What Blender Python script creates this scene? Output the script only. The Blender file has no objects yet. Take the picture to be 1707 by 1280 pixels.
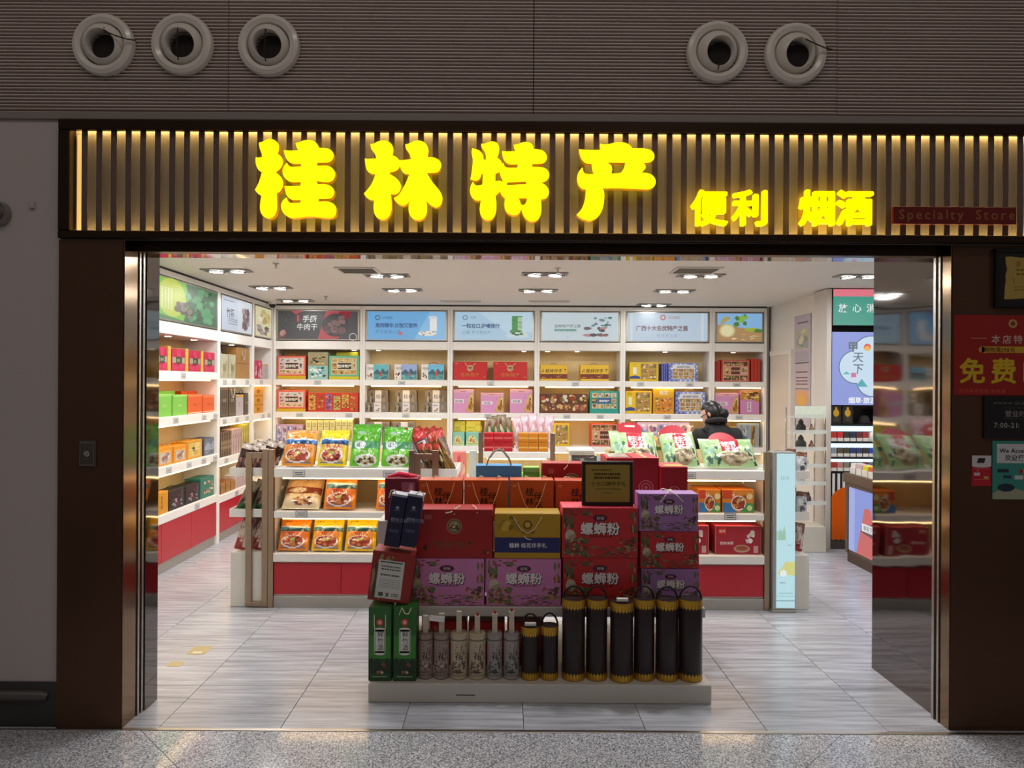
import bpy, bmesh, math, random
from mathutils import Vector, Matrix
R = math.radians
scene = bpy.context.scene
C = scene.collection

# ------------------------------------------------------------------ camera, world, exposure
F, CX, CY, H, ROLL = 1184.0, 843.0, 638.0, 1.70, 0.0058   # focal length in px of a 1707x1280 frame
cam_d = bpy.data.cameras.new('camera'); cam = bpy.data.objects.new('camera', cam_d); C.objects.link(cam)
cam_d.sensor_fit = 'HORIZONTAL'; cam_d.sensor_width = 36.0; cam_d.lens = 36.0 * F / 1707
cam_d.shift_x = (853.5 - CX) / 1707; cam_d.shift_y = -(640 - CY) / 1707
cam_d.clip_start = 0.05
cam.matrix_world = Matrix.Translation((0, 0, H)) @ Matrix.Rotation(R(90), 4, 'X') @ Matrix.Rotation(ROLL, 4, 'Z')
scene.camera = cam
w = bpy.data.worlds.new('world'); scene.world = w; w.use_nodes = True
bg = w.node_tree.nodes['Background']
bg.inputs[0].default_value = (0.95, 0.86, 0.82, 1); bg.inputs[1].default_value = 0.115
vs = scene.view_settings
vs.view_transform = 'Standard'; vs.look = 'None'; vs.exposure = 0.0; vs.gamma = 1.0; vs.use_curve_mapping = False
LAMP_W = 10.5          # each ceiling twin downlight
LED = 11.0              # shelf LED strips
BOXGLOW = 0.72          # backlit advert panels
SIGN_LED = 26.0
def lamp(name, loc, power, size, color=(1, .99, .975), rot=(0, 0, 0), shape='DISK', sy=None, spread=None):
    d = bpy.data.lights.new(name, 'AREA'); d.energy = power; d.shape = shape; d.size = size; d.color = color
    if sy: d.size_y = sy
    if spread: d.spread = spread
    o = bpy.data.objects.new(name, d); C.objects.link(o); o.location = loc; o.rotation_euler = rot
    return o
# downlights of the dark concourse, high above and behind the camera
for i, (mx, my) in enumerate([(-2.6, 0.4), (-0.9, 0.2), (0.9, 0.2), (2.6, 0.4), (-1.8, -2.5), (1.8, -2.5)]):
    lamp('concourse_downlight', (mx, my, 6.2), 12.0, 0.22, (1, .9, .82))

# ------------------------------------------------------------------ helpers
def lin(h):
    if not isinstance(h, str): return tuple(h)
    h = h.lstrip('#')
    if len(h) == 3: h = ''.join(c * 2 for c in h)
    v = [int(h[i:i + 2], 16) / 255 for i in (0, 2, 4)]
    return tuple(c / 12.92 if c <= .04045 else ((c + .055) / 1.055) ** 2.4 for c in v)

def PX(x, y, Y):
    dx, dy = x - CX, y - CY
    return Vector(((dx + ROLL * dy) / F * Y, Y, H - (dy - ROLL * dx) / F * Y))
def pX(x, Y, y=CY): return PX(x, y, Y).x
def pZ(y, Y, x=CX): return PX(x, y, Y).z
def floorY(x, y, z=0): return (H - z) * F / ((y - CY) - ROLL * (x - CX))

MATS = {}
def mat(key, color=None, rough=.5, metal=0., emis=0., noise=0., nscale=20., bump=0., bscale=60., stretch=None,
        trans=0., alpha=1., coat=0., spec=.5, ior=1.45):
    if key in MATS: return MATS[key]
    m = bpy.data.materials.new(key); m.use_nodes = True; nt = m.node_tree; N, L = nt.nodes, nt.links
    b = N['Principled BSDF']; c = lin(color) + (1,)
    b.inputs['Base Color'].default_value = c; b.inputs['Roughness'].default_value = rough; b.inputs['Metallic'].default_value = metal
    b.inputs['Specular IOR Level'].default_value = spec; b.inputs['IOR'].default_value = ior
    if trans: b.inputs['Transmission Weight'].default_value = trans
    if alpha < 1: b.inputs['Alpha'].default_value = alpha
    if coat: b.inputs['Coat Weight'].default_value = coat; b.inputs['Coat Roughness'].default_value = .1
    if emis: b.inputs['Emission Color'].default_value = c; b.inputs['Emission Strength'].default_value = emis
    if noise or bump:
        tc = N.new('ShaderNodeTexCoord'); mp = N.new('ShaderNodeMapping'); L.new(tc.outputs['Object'], mp.inputs[0])
        if stretch: mp.inputs['Scale'].default_value = stretch
    if noise:
        n = N.new('ShaderNodeTexNoise'); n.inputs['Scale'].default_value = nscale; n.inputs['Detail'].default_value = 5
        L.new(mp.outputs[0], n.inputs['Vector'])
        mx = N.new('ShaderNodeMix'); mx.data_type = 'RGBA'
        mx.inputs[6].default_value = tuple(v * (1 - noise) for v in c[:3]) + (1,)
        mx.inputs[7].default_value = tuple(min(1, v * (1 + noise)) for v in c[:3]) + (1,)
        L.new(n.outputs['Fac'], mx.inputs[0]); L.new(mx.outputs[2], b.inputs['Base Color'])
    if bump:
        n = N.new('ShaderNodeTexNoise'); n.inputs['Scale'].default_value = bscale; n.inputs['Detail'].default_value = 2
        L.new(mp.outputs[0], n.inputs['Vector'])
        bp = N.new('ShaderNodeBump'); bp.inputs['Strength'].default_value = bump; bp.inputs['Distance'].default_value = .02
        L.new(n.outputs['Fac'], bp.inputs['Height']); L.new(bp.outputs[0], b.inputs['Normal'])
    MATS[key] = m
    return m

def attr_mat(key, rough=.45, emis=0., coat=0., metal=0.):
    """Printed surface: the ink colour is stored with the print, fine paper grain on top."""
    if key in MATS: return MATS[key]
    m = bpy.data.materials.new(key); m.use_nodes = True; nt = m.node_tree; N, L = nt.nodes, nt.links
    b = N['Principled BSDF']; a = N.new('ShaderNodeAttribute'); a.attribute_name = 'ink'
    b.inputs['Roughness'].default_value = rough; b.inputs['Metallic'].default_value = metal
    if coat: b.inputs['Coat Weight'].default_value = coat; b.inputs['Coat Roughness'].default_value = .12
    if emis:
        L.new(a.outputs['Color'], b.inputs['Emission Color']); b.inputs['Emission Strength'].default_value = emis
        b.inputs['Base Color'].default_value = (.05, .05, .05, 1)
    else:
        n = N.new('ShaderNodeTexNoise'); n.inputs['Scale'].default_value = 90
        tc = N.new('ShaderNodeTexCoord'); L.new(tc.outputs['Object'], n.inputs['Vector'])
        mx = N.new('ShaderNodeMix'); mx.data_type = 'RGBA'; mx.blend_type = 'MULTIPLY'; mx.inputs[0].default_value = .18
        L.new(a.outputs['Color'], mx.inputs[6]); L.new(n.outputs['Fac'], mx.inputs[7]); L.new(mx.outputs[2], b.inputs['Base Color'])
    MATS[key] = m
    return m

def card(c): return mat('card_' + str(c), c, .5, noise=.06, nscale=40)

class MB:
    """Collects shapes into one mesh."""
    def __init__(s): s.v, s.f, s.mi = [], [], []
    def box(s, x0, y0, z0, x1, y1, z1, m=0):
        n = len(s.v)
        s.v += [(x0, y0, z0), (x1, y0, z0), (x1, y1, z0), (x0, y1, z0), (x0, y0, z1), (x1, y0, z1), (x1, y1, z1), (x0, y1, z1)]
        for q in ((0, 3, 2, 1), (4, 5, 6, 7), (0, 1, 5, 4), (1, 2, 6, 5), (2, 3, 7, 6), (3, 0, 4, 7)):
            s.f.append(tuple(n + i for i in q)); s.mi.append(m)
        return s
    def rbox(s, x0, y0, z0, x1, y1, z1, b=.004, m=0):
        """box with chamfered edges"""
        n = len(s.v); xs, ys, zs = (x0, x1), (y0, y1), (z0, z1); idx = {}
        for i in (0, 1):
            for j in (0, 1):
                for k in (0, 1):
                    sx, sy, sz = (1, -1)[i], (1, -1)[j], (1, -1)[k]
                    for a in range(3):
                        p = [xs[i] + sx * b, ys[j] + sy * b, zs[k] + sz * b]; p[a] = (xs[i], ys[j], zs[k])[a]
                        idx[i, j, k, a] = len(s.v); s.v.append(tuple(p))
        def q(*ids): s.f.append(tuple(ids)); s.mi.append(m)
        I = idx
        for a in range(3):
            o = [d for d in range(3) if d != a]
            for e in (0, 1):
                ring = []
                for (p, r) in ((0, 0), (1, 0), (1, 1), (0, 1)):
                    t = [0, 0, 0]; t[a] = e; t[o[0]] = p; t[o[1]] = r; ring.append(I[t[0], t[1], t[2], a])
                if (e == 1) == (a != 1): q(*ring)
                else: q(*ring[::-1])
        for a in range(3):
            o = [d for d in range(3) if d != a]
            for p in (0, 1):
                for r in (0, 1):
                    t0 = [0, 0, 0]; t0[o[0]] = p; t0[o[1]] = r; t1 = list(t0); t1[a] = 1
                    q(I[(*t0, o[0])], I[(*t0, o[1])], I[(*t1, o[1])], I[(*t1, o[0])])
        for i in (0, 1):
            for j in (0, 1):
                for k in (0, 1): q(I[i, j, k, 0], I[i, j, k, 1], I[i, j, k, 2])
        s.fix = True
        return s
    def lathe(s, prof, n=20, c=(0, 0, 0), axis='Z', m=0, caps=True):
        b = len(s.v)
        for (r, z) in prof:
            for i in range(n):
                a = 2 * math.pi * i / n; x, y = r * math.cos(a), r * math.sin(a)
                p = (x, y, z) if axis == 'Z' else ((x, -z, y) if axis == 'Y' else (z, x, y))
                s.v.append((p[0] + c[0], p[1] + c[1], p[2] + c[2]))
        for k in range(len(prof) - 1):
            for i in range(n):
                j = (i + 1) % n; s.f.append((b + k * n + i, b + k * n + j, b + (k + 1) * n + j, b + (k + 1) * n + i)); s.mi.append(m)
        if caps:
            s.f.append(tuple(b + i for i in range(n))[::-1]); s.mi.append(m)
            e = b + (len(prof) - 1) * n; s.f.append(tuple(e + i for i in range(n))); s.mi.append(m)
        s.fix = True
        return s
    def tube(s, pts, r, n=6, m=0, closed=False):
        pts = [Vector(p) for p in pts]; b = len(s.v); K = len(pts); up = Vector((0.13, 0.31, 0.94))
        for i, p in enumerate(pts):
            t = (pts[(i + 1) % K] - pts[i - 1]) if closed else (pts[min(i + 1, K - 1)] - pts[max(i - 1, 0)])
            t.normalize(); u = t.cross(up)
            if u.length < 1e-3: u = t.cross(Vector((1, 0, 0)))
            u.normalize(); v = t.cross(u)
            rr = r[i] if isinstance(r, (list, tuple)) else r
            for j in range(n):
                a = 2 * math.pi * j / n; q = p + u * (rr * math.cos(a)) + v * (rr * math.sin(a)); s.v.append(tuple(q))
        for i in range(K if closed else K - 1):
            for j in range(n):
                k = (j + 1) % n; i2 = (i + 1) % K
                s.f.append((b + i * n + j, b + i * n + k, b + i2 * n + k, b + i2 * n + j)); s.mi.append(m)
        if not closed:
            s.f.append(tuple(b + j for j in range(n))); s.f.append(tuple(b + (K - 1) * n + j for j in range(n))[::-1]); s.mi += [m, m]
        s.fix = True
        return s
    def prism(s, pts, y0, y1, m=0):
        """outline in x,z extruded from y0 to y1"""
        n, k = len(s.v), len(pts)
        s.v += [(p[0], y0, p[1]) for p in pts] + [(p[0], y1, p[1]) for p in pts]
        s.f.append(tuple(range(n, n + k))); s.f.append(tuple(range(n + 2 * k - 1, n + k - 1, -1))); s.mi += [m, m]
        for i in range(k):
            j = (i + 1) % k; s.f.append((n + i, n + k + i, n + k + j, n + j)); s.mi.append(m)
        s.fix = True
        return s
    fix = False
    def mesh(s, name, mats, smooth=False):
        me = bpy.data.meshes.new(name); me.from_pydata(s.v, [], s.f)
        for m in (mats if isinstance(mats, (list, tuple)) else [mats]): me.materials.append(m)
        for p, i in zip(me.polygons, s.mi): p.material_index = i
        if s.fix:
            bm = bmesh.new(); bm.from_mesh(me); bmesh.ops.recalc_face_normals(bm, faces=bm.faces); bm.to_mesh(me); bm.free()
        if smooth:
            for p in me.polygons: p.use_smooth = True
            try: me.set_sharp_from_angle(angle=R(38))
            except Exception: pass
        return me

def ob(name, me, parent=None, loc=(0, 0, 0), rot=(0, 0, 0), label=None, cat=None, group=None, kind=None):
    o = bpy.data.objects.new(name, me); C.objects.link(o)
    if parent is not None: o.parent = parent
    o.location = loc; o.rotation_euler = rot
    if label: o['label'] = label
    if cat: o['category'] = cat
    if group: o['group'] = group
    if kind: o['kind'] = kind
    return o
def part(name, mb, m, parent, smooth=False, loc=(0, 0, 0), rot=(0, 0, 0), label=None):
    return ob(name, mb.mesh(name, m, smooth), parent, loc, rot, label)
def empty(name, loc, label, cat, rot=(0, 0, 0), group=None, kind=None):
    o = ob(name, None, None, loc, rot, label, cat, group, kind); o.empty_display_size = .1
    return o
def struct(name, mb, m, label=None, parent=None, smooth=False):
    o = ob(name, mb.mesh(name, m, smooth), parent)
    if parent is None: o['kind'] = 'structure'
    if label: o['label'] = label
    return o
def BX(*a): return MB().box(*a)
def RB(x0, y0, z0, x1, y1, z1, b=.004): return MB().rbox(x0, y0, z0, x1, y1, z1, b)

# ------------------------------------------------------------------ lettering and printed art
GL = {}
def glyph(ch, bold=0):
    k = (ch, bold)
    if k in GL: return GL[k]
    cu = bpy.data.curves.new('g', 'FONT'); cu.body = ch; cu.size = 1.0; cu.resolution_u = 2; cu.offset = (0, .012, 0)[bold]
    o = bpy.data.objects.new('g', cu); me = o.to_mesh()
    vs_ = [(v.co.x, v.co.y) for v in me.vertices]; fs = [tuple(p.vertices) for p in me.polygons]
    o.to_mesh_clear(); bpy.data.objects.remove(o); bpy.data.curves.remove(cu)
    if ord(ch) > 0x2000: adv = 1.0
    elif vs_: adv = max(v[0] for v in vs_) + .07
    else: adv = .35
    GL[k] = (vs_, fs, adv)
    return GL[k]

class Art:
    """Flat print on a face of w x h metres, drawn in fractions of the face."""
    def __init__(s, w, h, bg=None):
        s.w, s.h, s.ops, s.L = w, h, [], 0
        if bg: s.rect(0, 0, 1, 1, bg); s.L = 1
    def raw(s, vs, fs, c, L=None): s.ops.append((vs, fs, lin(c), s.L if L is None else L))
    def poly(s, pts, c, L=None): s.raw([(p[0] * s.w, p[1] * s.h) for p in pts], [tuple(range(len(pts)))], c, L); return s
    def rect(s, a, b, c_, d, c, L=None): return s.poly([(a, b), (c_, b), (c_, d), (a, d)], c, L)
    def ell(s, x, y, rx, ry, c, n=14, L=None):
        return s.poly([(x + rx * math.cos(2 * math.pi * i / n), y + ry * math.sin(2 * math.pi * i / n)) for i in range(n)], c, L)
    def disc(s, x, y, r, c, n=14, L=None): return s.ell(x, y, r * s.h / s.w, r, c, n, L)
    def ring(s, x, y, r, t, c, n=20, L=None):
        vs, fs = [], []
        for i in range(n):
            a = 2 * math.pi * i / n
            for q in (r, r - t): vs.append((x * s.w + q * s.h * math.cos(a), y * s.h + q * s.h * math.sin(a)))
        for i in range(n):
            j = (i + 1) % n; fs.append((2 * i, 2 * i + 1, 2 * j + 1, 2 * j)[::-1])
        s.raw(vs, fs, c, L); return s
    def frame(s, a, b, c_, d, t, c, L=None):
        tx = t * s.h / s.w
        for q in ((a, b, c_, b + t), (a, d - t, c_, d), (a, b + t, a + tx, d - t), (c_ - tx, b + t, c_, d - t)): s.rect(*q, c, L)
        return s
    def text(s, t, x, y, size, c, bold=1, vert=False, sx=1., track=0., center=False, shear=0., L=None):
        sz = size * s.h; ox, oy = x * s.w, y * s.h
        if center and not vert:
            tot = sum((glyph(ch, bold)[2] + track) * sz * sx for ch in t) - track * sz * sx; ox -= tot / 2
        for ch in t:
            v, f, adv = glyph(ch, bold)
            for i in range((9 if bold == 2 else 1) if v else 0):      # heavy weight: the glyph repeated around a small circle
                q = 0 if i == 0 else .026; dx, dy = q * math.cos(i * .7854), q * math.sin(i * .7854)
                s.raw([(ox + (p[0] + dx + shear * p[1]) * sz * sx, oy + (p[1] + dy) * sz) for p in v], f, c, (s.L if L is None else L) + .1 * i)
            if vert: oy -= sz * (1.05 + track)
            else: ox += (adv + track) * sz * sx
        return s
    def lines(s, x0, x1, ys, t, c, seed=1, L=None):
        """rows of tiny illegible print"""
        r = random.Random(seed)
        for y in ys:
            x = x0
            while x < x1:
                l = r.uniform(.02, .07); s.rect(x, y, min(x1, x + l), y + t, c, L); x += l + .012
        return s
    def blobs(s, x0, y0, x1, y1, cols, n, seed=1, size=(.1, .25), L=None):
        r = random.Random(seed); w_, h_ = x1 - x0, y1 - y0; L = s.L if L is None else L
        for i in range(n):
            q = r.uniform(*size); a = r.uniform(0, 6.28)
            cx, cy = r.uniform(x0 + w_ * q * .7, x1 - w_ * q * .7), r.uniform(y0 + h_ * q * .7, y1 - h_ * q * .7)
            k = r.randint(5, 7); pts = []
            for j in range(k):
                t = 2 * math.pi * j / k; e = r.uniform(.55, 1)
                pts.append((min(x1, max(x0, cx + w_ * q * e * math.cos(t + a))), min(y1, max(y0, cy + h_ * q * e * math.sin(t + a)))))
            s.poly(pts, r.choice(cols), L + i * min(.3, 2.6 / n))
        return s
    def photo(s, x0, y0, x1, y1, bg, cols, seed=1, n=7, L=None):
        L = s.L if L is None else L
        s.rect(x0, y0, x1, y1, bg, L); return s.blobs(x0, y0, x1, y1, cols, n, seed, (.16, .36), L + 1)
    def mesh(s, name, m, step=.0004):
        vs, fs, cs = [], [], []
        for v, f, c, L in s.ops:
            n = len(vs); vs += [(p[0] - s.w / 2, -L * step, p[1]) for p in v]
            fs += [tuple(n + i for i in q) for q in f]; cs += [c] * len(v)
        me = bpy.data.meshes.new(name); me.from_pydata(vs, [], fs)
        at = me.color_attributes.new('ink', 'FLOAT_COLOR', 'POINT')
        at.data.foreach_set('color', [x for c in cs for x in (c[0], c[1], c[2], 1)])
        me.materials.append(m); return me
    def raster(s, nx, ny, base=(.5, .5, .5)):
        import numpy as np
        img = np.zeros((ny, nx, 3)); img[:] = base
        gx, gy = np.meshgrid((np.arange(nx) + .5) / nx * s.w, (np.arange(ny) + .5) / ny * s.h)
        for v, f, c, L in sorted(s.ops, key=lambda o: o[3]):
            for q in f:
                for i in range(1, len(q) - 1):
                    a, b, d = v[q[0]], v[q[i]], v[q[i + 1]]
                    xs = (a[0], b[0], d[0]); ys = (a[1], b[1], d[1])
                    i0, i1 = max(0, int(min(xs) / s.w * nx - 1)), min(nx, int(max(xs) / s.w * nx + 2))
                    j0, j1 = max(0, int(min(ys) / s.h * ny - 1)), min(ny, int(max(ys) / s.h * ny + 2))
                    if i1 <= i0 or j1 <= j0: continue
                    X, Y = gx[j0:j1, i0:i1], gy[j0:j1, i0:i1]
                    def e(p, r): return (r[0] - p[0]) * (Y - p[1]) - (r[1] - p[1]) * (X - p[0])
                    e1, e2, e3 = e(a, b), e(b, d), e(d, a)
                    k = ((e1 >= 0) & (e2 >= 0) & (e3 >= 0)) | ((e1 <= 0) & (e2 <= 0) & (e3 <= 0))
                    img[j0:j1, i0:i1][k] = c
        return img
PRINT = attr_mat('printed_card', .42)
MATTE = attr_mat('printed_matte', .7)
FOIL = attr_mat('printed_foil', .28, coat=.3)
GLOW = attr_mat('backlit_print', .4, emis=BOXGLOW)
FOOD = ['#8a3a1c', '#c8742c', '#e0b060', '#5c2a16', '#d9c9a0', '#a84a30', '#6c7a30', '#b98a4a']
FOODP = ['#7a4a30', '#caa06a', '#e8d2a2', '#4c3426', '#a8743e', '#8f8a4a', '#d8b88a', '#b86a4a']
def hx(c, k):
    v = [int(c.lstrip('#')[i:i + 2], 16) for i in (0, 2, 4)]
    return '#' + ''.join('%02x' % max(0, min(255, int(q * k))) for q in v)
# ------------------------------------------------------------------ the setting
Y0 = 3.47                       # front plane of the portal
XL, XR = -1.872, 2.20           # door opening
ZO = 2.386                      # soffit
CEIL = 2.70
YB = 9.15                       # front of the back shelving
bronze = mat('bronze_sheet', '#5c4030', .3, metal=.55, noise=.12, nscale=3, stretch=(1, 1, .3), bump=.02, bscale=4)
bronze_dark = mat('bronze_frame', '#3a2a1e', .32, metal=.8, noise=.1, nscale=5)
mirror = mat('mirror_sheet', '#767270', .05, metal=1., bump=.12, bscale=1.6, stretch=(.5, .5, 2.2))
polish = mat('polished_bronze', '#86705a', .16, metal=1., bump=.06, bscale=2.5, stretch=(.5, .5, 2))
steel = mat('brushed_steel', '#b9b4ac', .3, metal=1.)
wallp = mat('grey_wall_panel', '#bdb3b1', .55, noise=.03, nscale=2)
white = mat('white_laminate', '#e9e6e0', .4, noise=.02, nscale=6)
offw = mat('cream_paint', '#dcd6cc', .55, noise=.03, nscale=3)
ceilm = mat('ceiling_paint', '#dedad2', .7)
redlam = mat('red_laminate', '#b3202f', .3, noise=.04, nscale=4)
woodb = mat('pale_wood_panel', '#e8cc94', .5, noise=.1, nscale=5, stretch=(12, 12, .8))
plinthm = mat('plinth_steel', '#a7a39c', .4, metal=.4)
dark = mat('black_trim', '#15110f', .5)
chrome = mat('chrome', '#d6d4d0', .12, metal=1.)
bronze_bar = mat('warm_steel', '#9a8672', .3, metal=.9, noise=.08, nscale=8)

# shop floor: 0.6 m wide porcelain tiles with streaks across
def floor_tile_mat():
    m = bpy.data.materials.new('streaked_porcelain'); m.use_nodes = True; nt = m.node_tree; N, L = nt.nodes, nt.links
    b = N['Principled BSDF']; tc = N.new('ShaderNodeTexCoord'); mp = N.new('ShaderNodeMapping'); oi = N.new('ShaderNodeObjectInfo')
    ad = N.new('ShaderNodeVectorMath'); ad.operation = 'ADD'; sc = N.new('ShaderNodeVectorMath'); sc.operation = 'SCALE'
    cb = N.new('ShaderNodeCombineXYZ')
    for i in range(3): L.new(oi.outputs['Random'], cb.inputs[i])
    L.new(cb.outputs[0], sc.inputs[0]); sc.inputs[3].default_value = 37.0
    L.new(tc.outputs['Object'], ad.inputs[0]); L.new(sc.outputs[0], ad.inputs[1]); L.new(ad.outputs[0], mp.inputs[0])
    mp.inputs['Scale'].default_value = (1.3, 22, 1)
    n = N.new('ShaderNodeTexNoise'); n.inputs['Scale'].default_value = 1.6; n.inputs['Detail'].default_value = 6; n.inputs['Roughness'].default_value = .65
    L.new(mp.outputs[0], n.inputs['Vector'])
    cr = N.new('ShaderNodeValToRGB'); cr.color_ramp.elements[0].position = .3; cr.color_ramp.elements[1].position = .7
    cr.color_ramp.elements[0].color = lin('#8e9098') + (1,); cr.color_ramp.elements[1].color = lin('#cacdd6') + (1,)
    L.new(n.outputs['Fac'], cr.inputs[0]); L.new(cr.outputs[0], b.inputs['Base Color'])
    b.inputs['Roughness'].default_value = .24; return m
def granite_mat():
    m = bpy.data.materials.new('polished_granite'); m.use_nodes = True; nt = m.node_tree; N, L = nt.nodes, nt.links
    b = N['Principled BSDF']; tc = N.new('ShaderNodeTexCoord')
    n = N.new('ShaderNodeTexVoronoi'); n.inputs['Scale'].default_value = 190
    n2 = N.new('ShaderNodeTexNoise'); n2.inputs['Scale'].default_value = 120; n2.inputs['Detail'].default_value = 3
    L.new(tc.outputs['Object'], n.inputs['Vector']); L.new(tc.outputs['Object'], n2.inputs['Vector'])
    mx = N.new('ShaderNodeMix'); mx.data_type = 'RGBA'; mx.inputs[0].default_value = .5
    L.new(n.outputs['Color'], mx.inputs[6]); L.new(n2.outputs['Fac'], mx.inputs[7])
    bw = N.new('ShaderNodeRGBToBW'); L.new(mx.outputs[2], bw.inputs[0])
    cr = N.new('ShaderNodeValToRGB'); e = cr.color_ramp.elements; e[0].position = .28; e[1].position = .68
    e[0].color = lin('#565659') + (1,); e[1].color = lin('#e6e7ec') + (1,)
    k = cr.color_ramp.elements.new(.46); k.color = lin('#a4a5ac') + (1,)
    L.new(bw.outputs[0], cr.inputs[0]); L.new(cr.outputs[0], b.inputs['Base Color'])
    b.inputs['Roughness'].default_value = .1; return m
tilem, granm = floor_tile_mat(), granite_mat()
grout = mat('grout', '#5c5854', .8)
THR = Y0 - .005
fl = struct('floor', BX(-4.0, THR, -.10, 6.2, 10.0, -.006), grout, 'pale grey streaked porcelain tile floor of the shop')
tw, tl = .597, 1.194
x_first = pX(261.5, THR, 1212)
tmesh = {}
def tile(parent, x0, y0, x1, y1, m, name='tile'):
    k = (round(x1 - x0, 3), round(y1 - y0, 3), m.name)
    if k not in tmesh: tmesh[k] = RB(-(x1 - x0) / 2, -(y1 - y0) / 2, -.012, (x1 - x0) / 2, (y1 - y0) / 2, 0, .0012).mesh(name, m)
    return ob(name, tmesh[k], parent, ((x0 + x1) / 2, (y0 + y1) / 2, 0))
g = .0015
yj = [THR + .012, 3.97] + [3.97 + tl * i for i in range(1, 6)]
for i in range(-4, 13):
    for a, b_ in zip(yj[:-1], yj[1:]):
        xa = x_first + tw * i
        if xa < -3.6 or xa > 5.6: continue
        tile(fl, xa + g, a + g, xa + tw - g, b_ - g, tilem)
strip = struct('trim_1', RB(XL - .3, THR - .012, -.01, XR + 2.2, THR + .012, .003, .001), steel, 'thin steel threshold strip between granite and porcelain')
fl2 = struct('floor_concourse', BX(-6, -6, -.10, 7, THR - .012, -.006), grout, 'speckled grey granite floor of the concourse')
s = .99; c45 = math.sqrt(.5)
dm = {}
me_g = RB(-s / 2 + .0015, -s / 2 + .0015, -.012, s / 2 - .0015, s / 2 - .0015, 0, .001).mesh('granite_tile', granm)
for i in range(-5, 6):
    for j in range(-6, 5):
        cx, cy = -1.46 + (i - j) * s * c45, 3.15 - s * c45 + (i + j) * s * c45
        if -3.4 < cx < 3.6 and -1.5 < cy < 4.2:
            if cy + s * c45 > THR - .012:           # cut at the threshold
                dd = THR - .013 - cy; h_ = s * c45 - .002
                sq = [Vector((h_, 0)), Vector((0, h_)), Vector((-h_, 0)), Vector((0, -h_))]; out = []
                for k in range(4):
                    p, q = sq[k], sq[(k + 1) % 4]
                    if p.y <= dd: out.append(p)
                    if (p.y <= dd) != (q.y <= dd): t = (dd - p.y) / (q.y - p.y); out.append(p + (q - p) * t)
                if len(out) < 3: continue
                n = len(out); mb = MB(); mb.v = [(p.x, p.y, 0) for p in out] + [(p.x, p.y, -.012) for p in out]
                mb.f = [tuple(range(n)), tuple(range(2 * n - 1, n - 1, -1))] + [(k, k + n, (k + 1) % n + n, (k + 1) % n) for k in range(n)]
                mb.mi = [0] * len(mb.f); mb.fix = True
                ob('granite_tile', mb.mesh('granite_tile', granm), fl2, (cx, cy, 0))
            else: ob('granite_tile', me_g, fl2, (cx, cy, 0), (0, 0, R(45)))
# beige tapes stuck to the floor
for (a, b_, c_, d, lb) in ((276, 308, 1103, 1111, 'small beige tape patch on the tile floor, the nearer of two'), (309, 348, 1077, 1091, 'larger beige tape patch with pale print on the tile floor')):
    y1, y2 = floorY(300, d), floorY(300, c_)
    x1, x2 = pX(a, y1, d), pX(b_ - 8, y1, d)
    t = ob('floor_tape', RB(0, 0, 0, x2 - x1, y2 - y1, .001, .0004).mesh('floor_tape', mat('beige_tape', '#c2ad7c', .6, noise=.1)), None, (x1, y1, .0005), label=lb, cat='tape')
    if c_ < 1100:
        part('print', BX(.03, .02, .001, .09, .05, .0014), mat('pale_ink', '#ded6b8', .6), t)

# shop shell
struct('ceiling', BX(-3.6, 3.96, CEIL, 6.0, 9.8, CEIL + .12), ceilm, 'white plaster ceiling of the shop')
struct('wall_left', BX(-3.62, 3.79, 0, -3.45, 9.8, CEIL), offw)
struct('wall_back', BX(-3.62, 9.56, 0, 3.45, 9.75, CEIL), offw)
wr = struct('wall_right', BX(3.42, 7.66, 0, 3.60, 9.75, CEIL), offw, 'cream side wall with a notice board and a plain door')
struct('wall_front_left', BX(-3.62, 3.60, 0, -1.88, 3.79, CEIL), offw)
struct('wall_front_right', BX(2.24, 3.62, 0, 6.0, 4.26, CEIL), offw)
struct('wall_far_right', BX(5.6, 4.26, 0, 5.75, 7.75, CEIL), offw)
struct('wall_tobacco', BX(3.60, 7.66, 0, 5.75, 7.80, CEIL), offw)
d1 = struct('door_1', RB(3.395, 8.50, 0, 3.419, 9.12, 2.06, .003), mat('door_panel', '#cfc6b8', .5), 'plain cream door in the side wall')
part('door_frame', MB().box(3.385, 8.44, 0, 3.419, 8.50, 2.12).box(3.385, 8.50, 2.06, 3.419, 9.12, 2.12), offw, d1)
# notice board on the side wall (faces -X)
nb = ob('notice_board', RB(-.22, -.012, 0, .22, 0, 1.28, .003).mesh('notice_board', mat('lilac_board', '#b9adb4', .5)), None, (3.418, 8.17, 1.22), (0, 0, R(-90)),
        'tall lilac notice board with framed papers on the side wall', 'notice board')
a = Art(.40, 1.26, None)
a.photo(.04, .70, .96, .88, '#b9b49a', ['#8f9a7a', '#d2cbb0', '#9aa2a6'], 3); a.rect(.04, .58, .96, .68, '#b4aab0'); a.rect(.04, .565, .96, .575, '#5c545a')
a.rect(.04, .34, .96, .55, '#c8b6b8'); a.lines(.1, .9, [.37, .40, .43, .48], .012, '#6a5a60', 3, L=2); a.rect(.04, .33, .96, .338, '#5c545a')
a.rect(.04, .20, .96, .32, '#e0a878'); a.ell(.5, .22, .3, .06, '#e8b45a', L=2); a.lines(.2, .9, [.93], .015, '#6a5a70', 5)
ob('printed_papers', a.mesh('printed_papers', PRINT), nb, (0, -.0125, .01))

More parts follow.
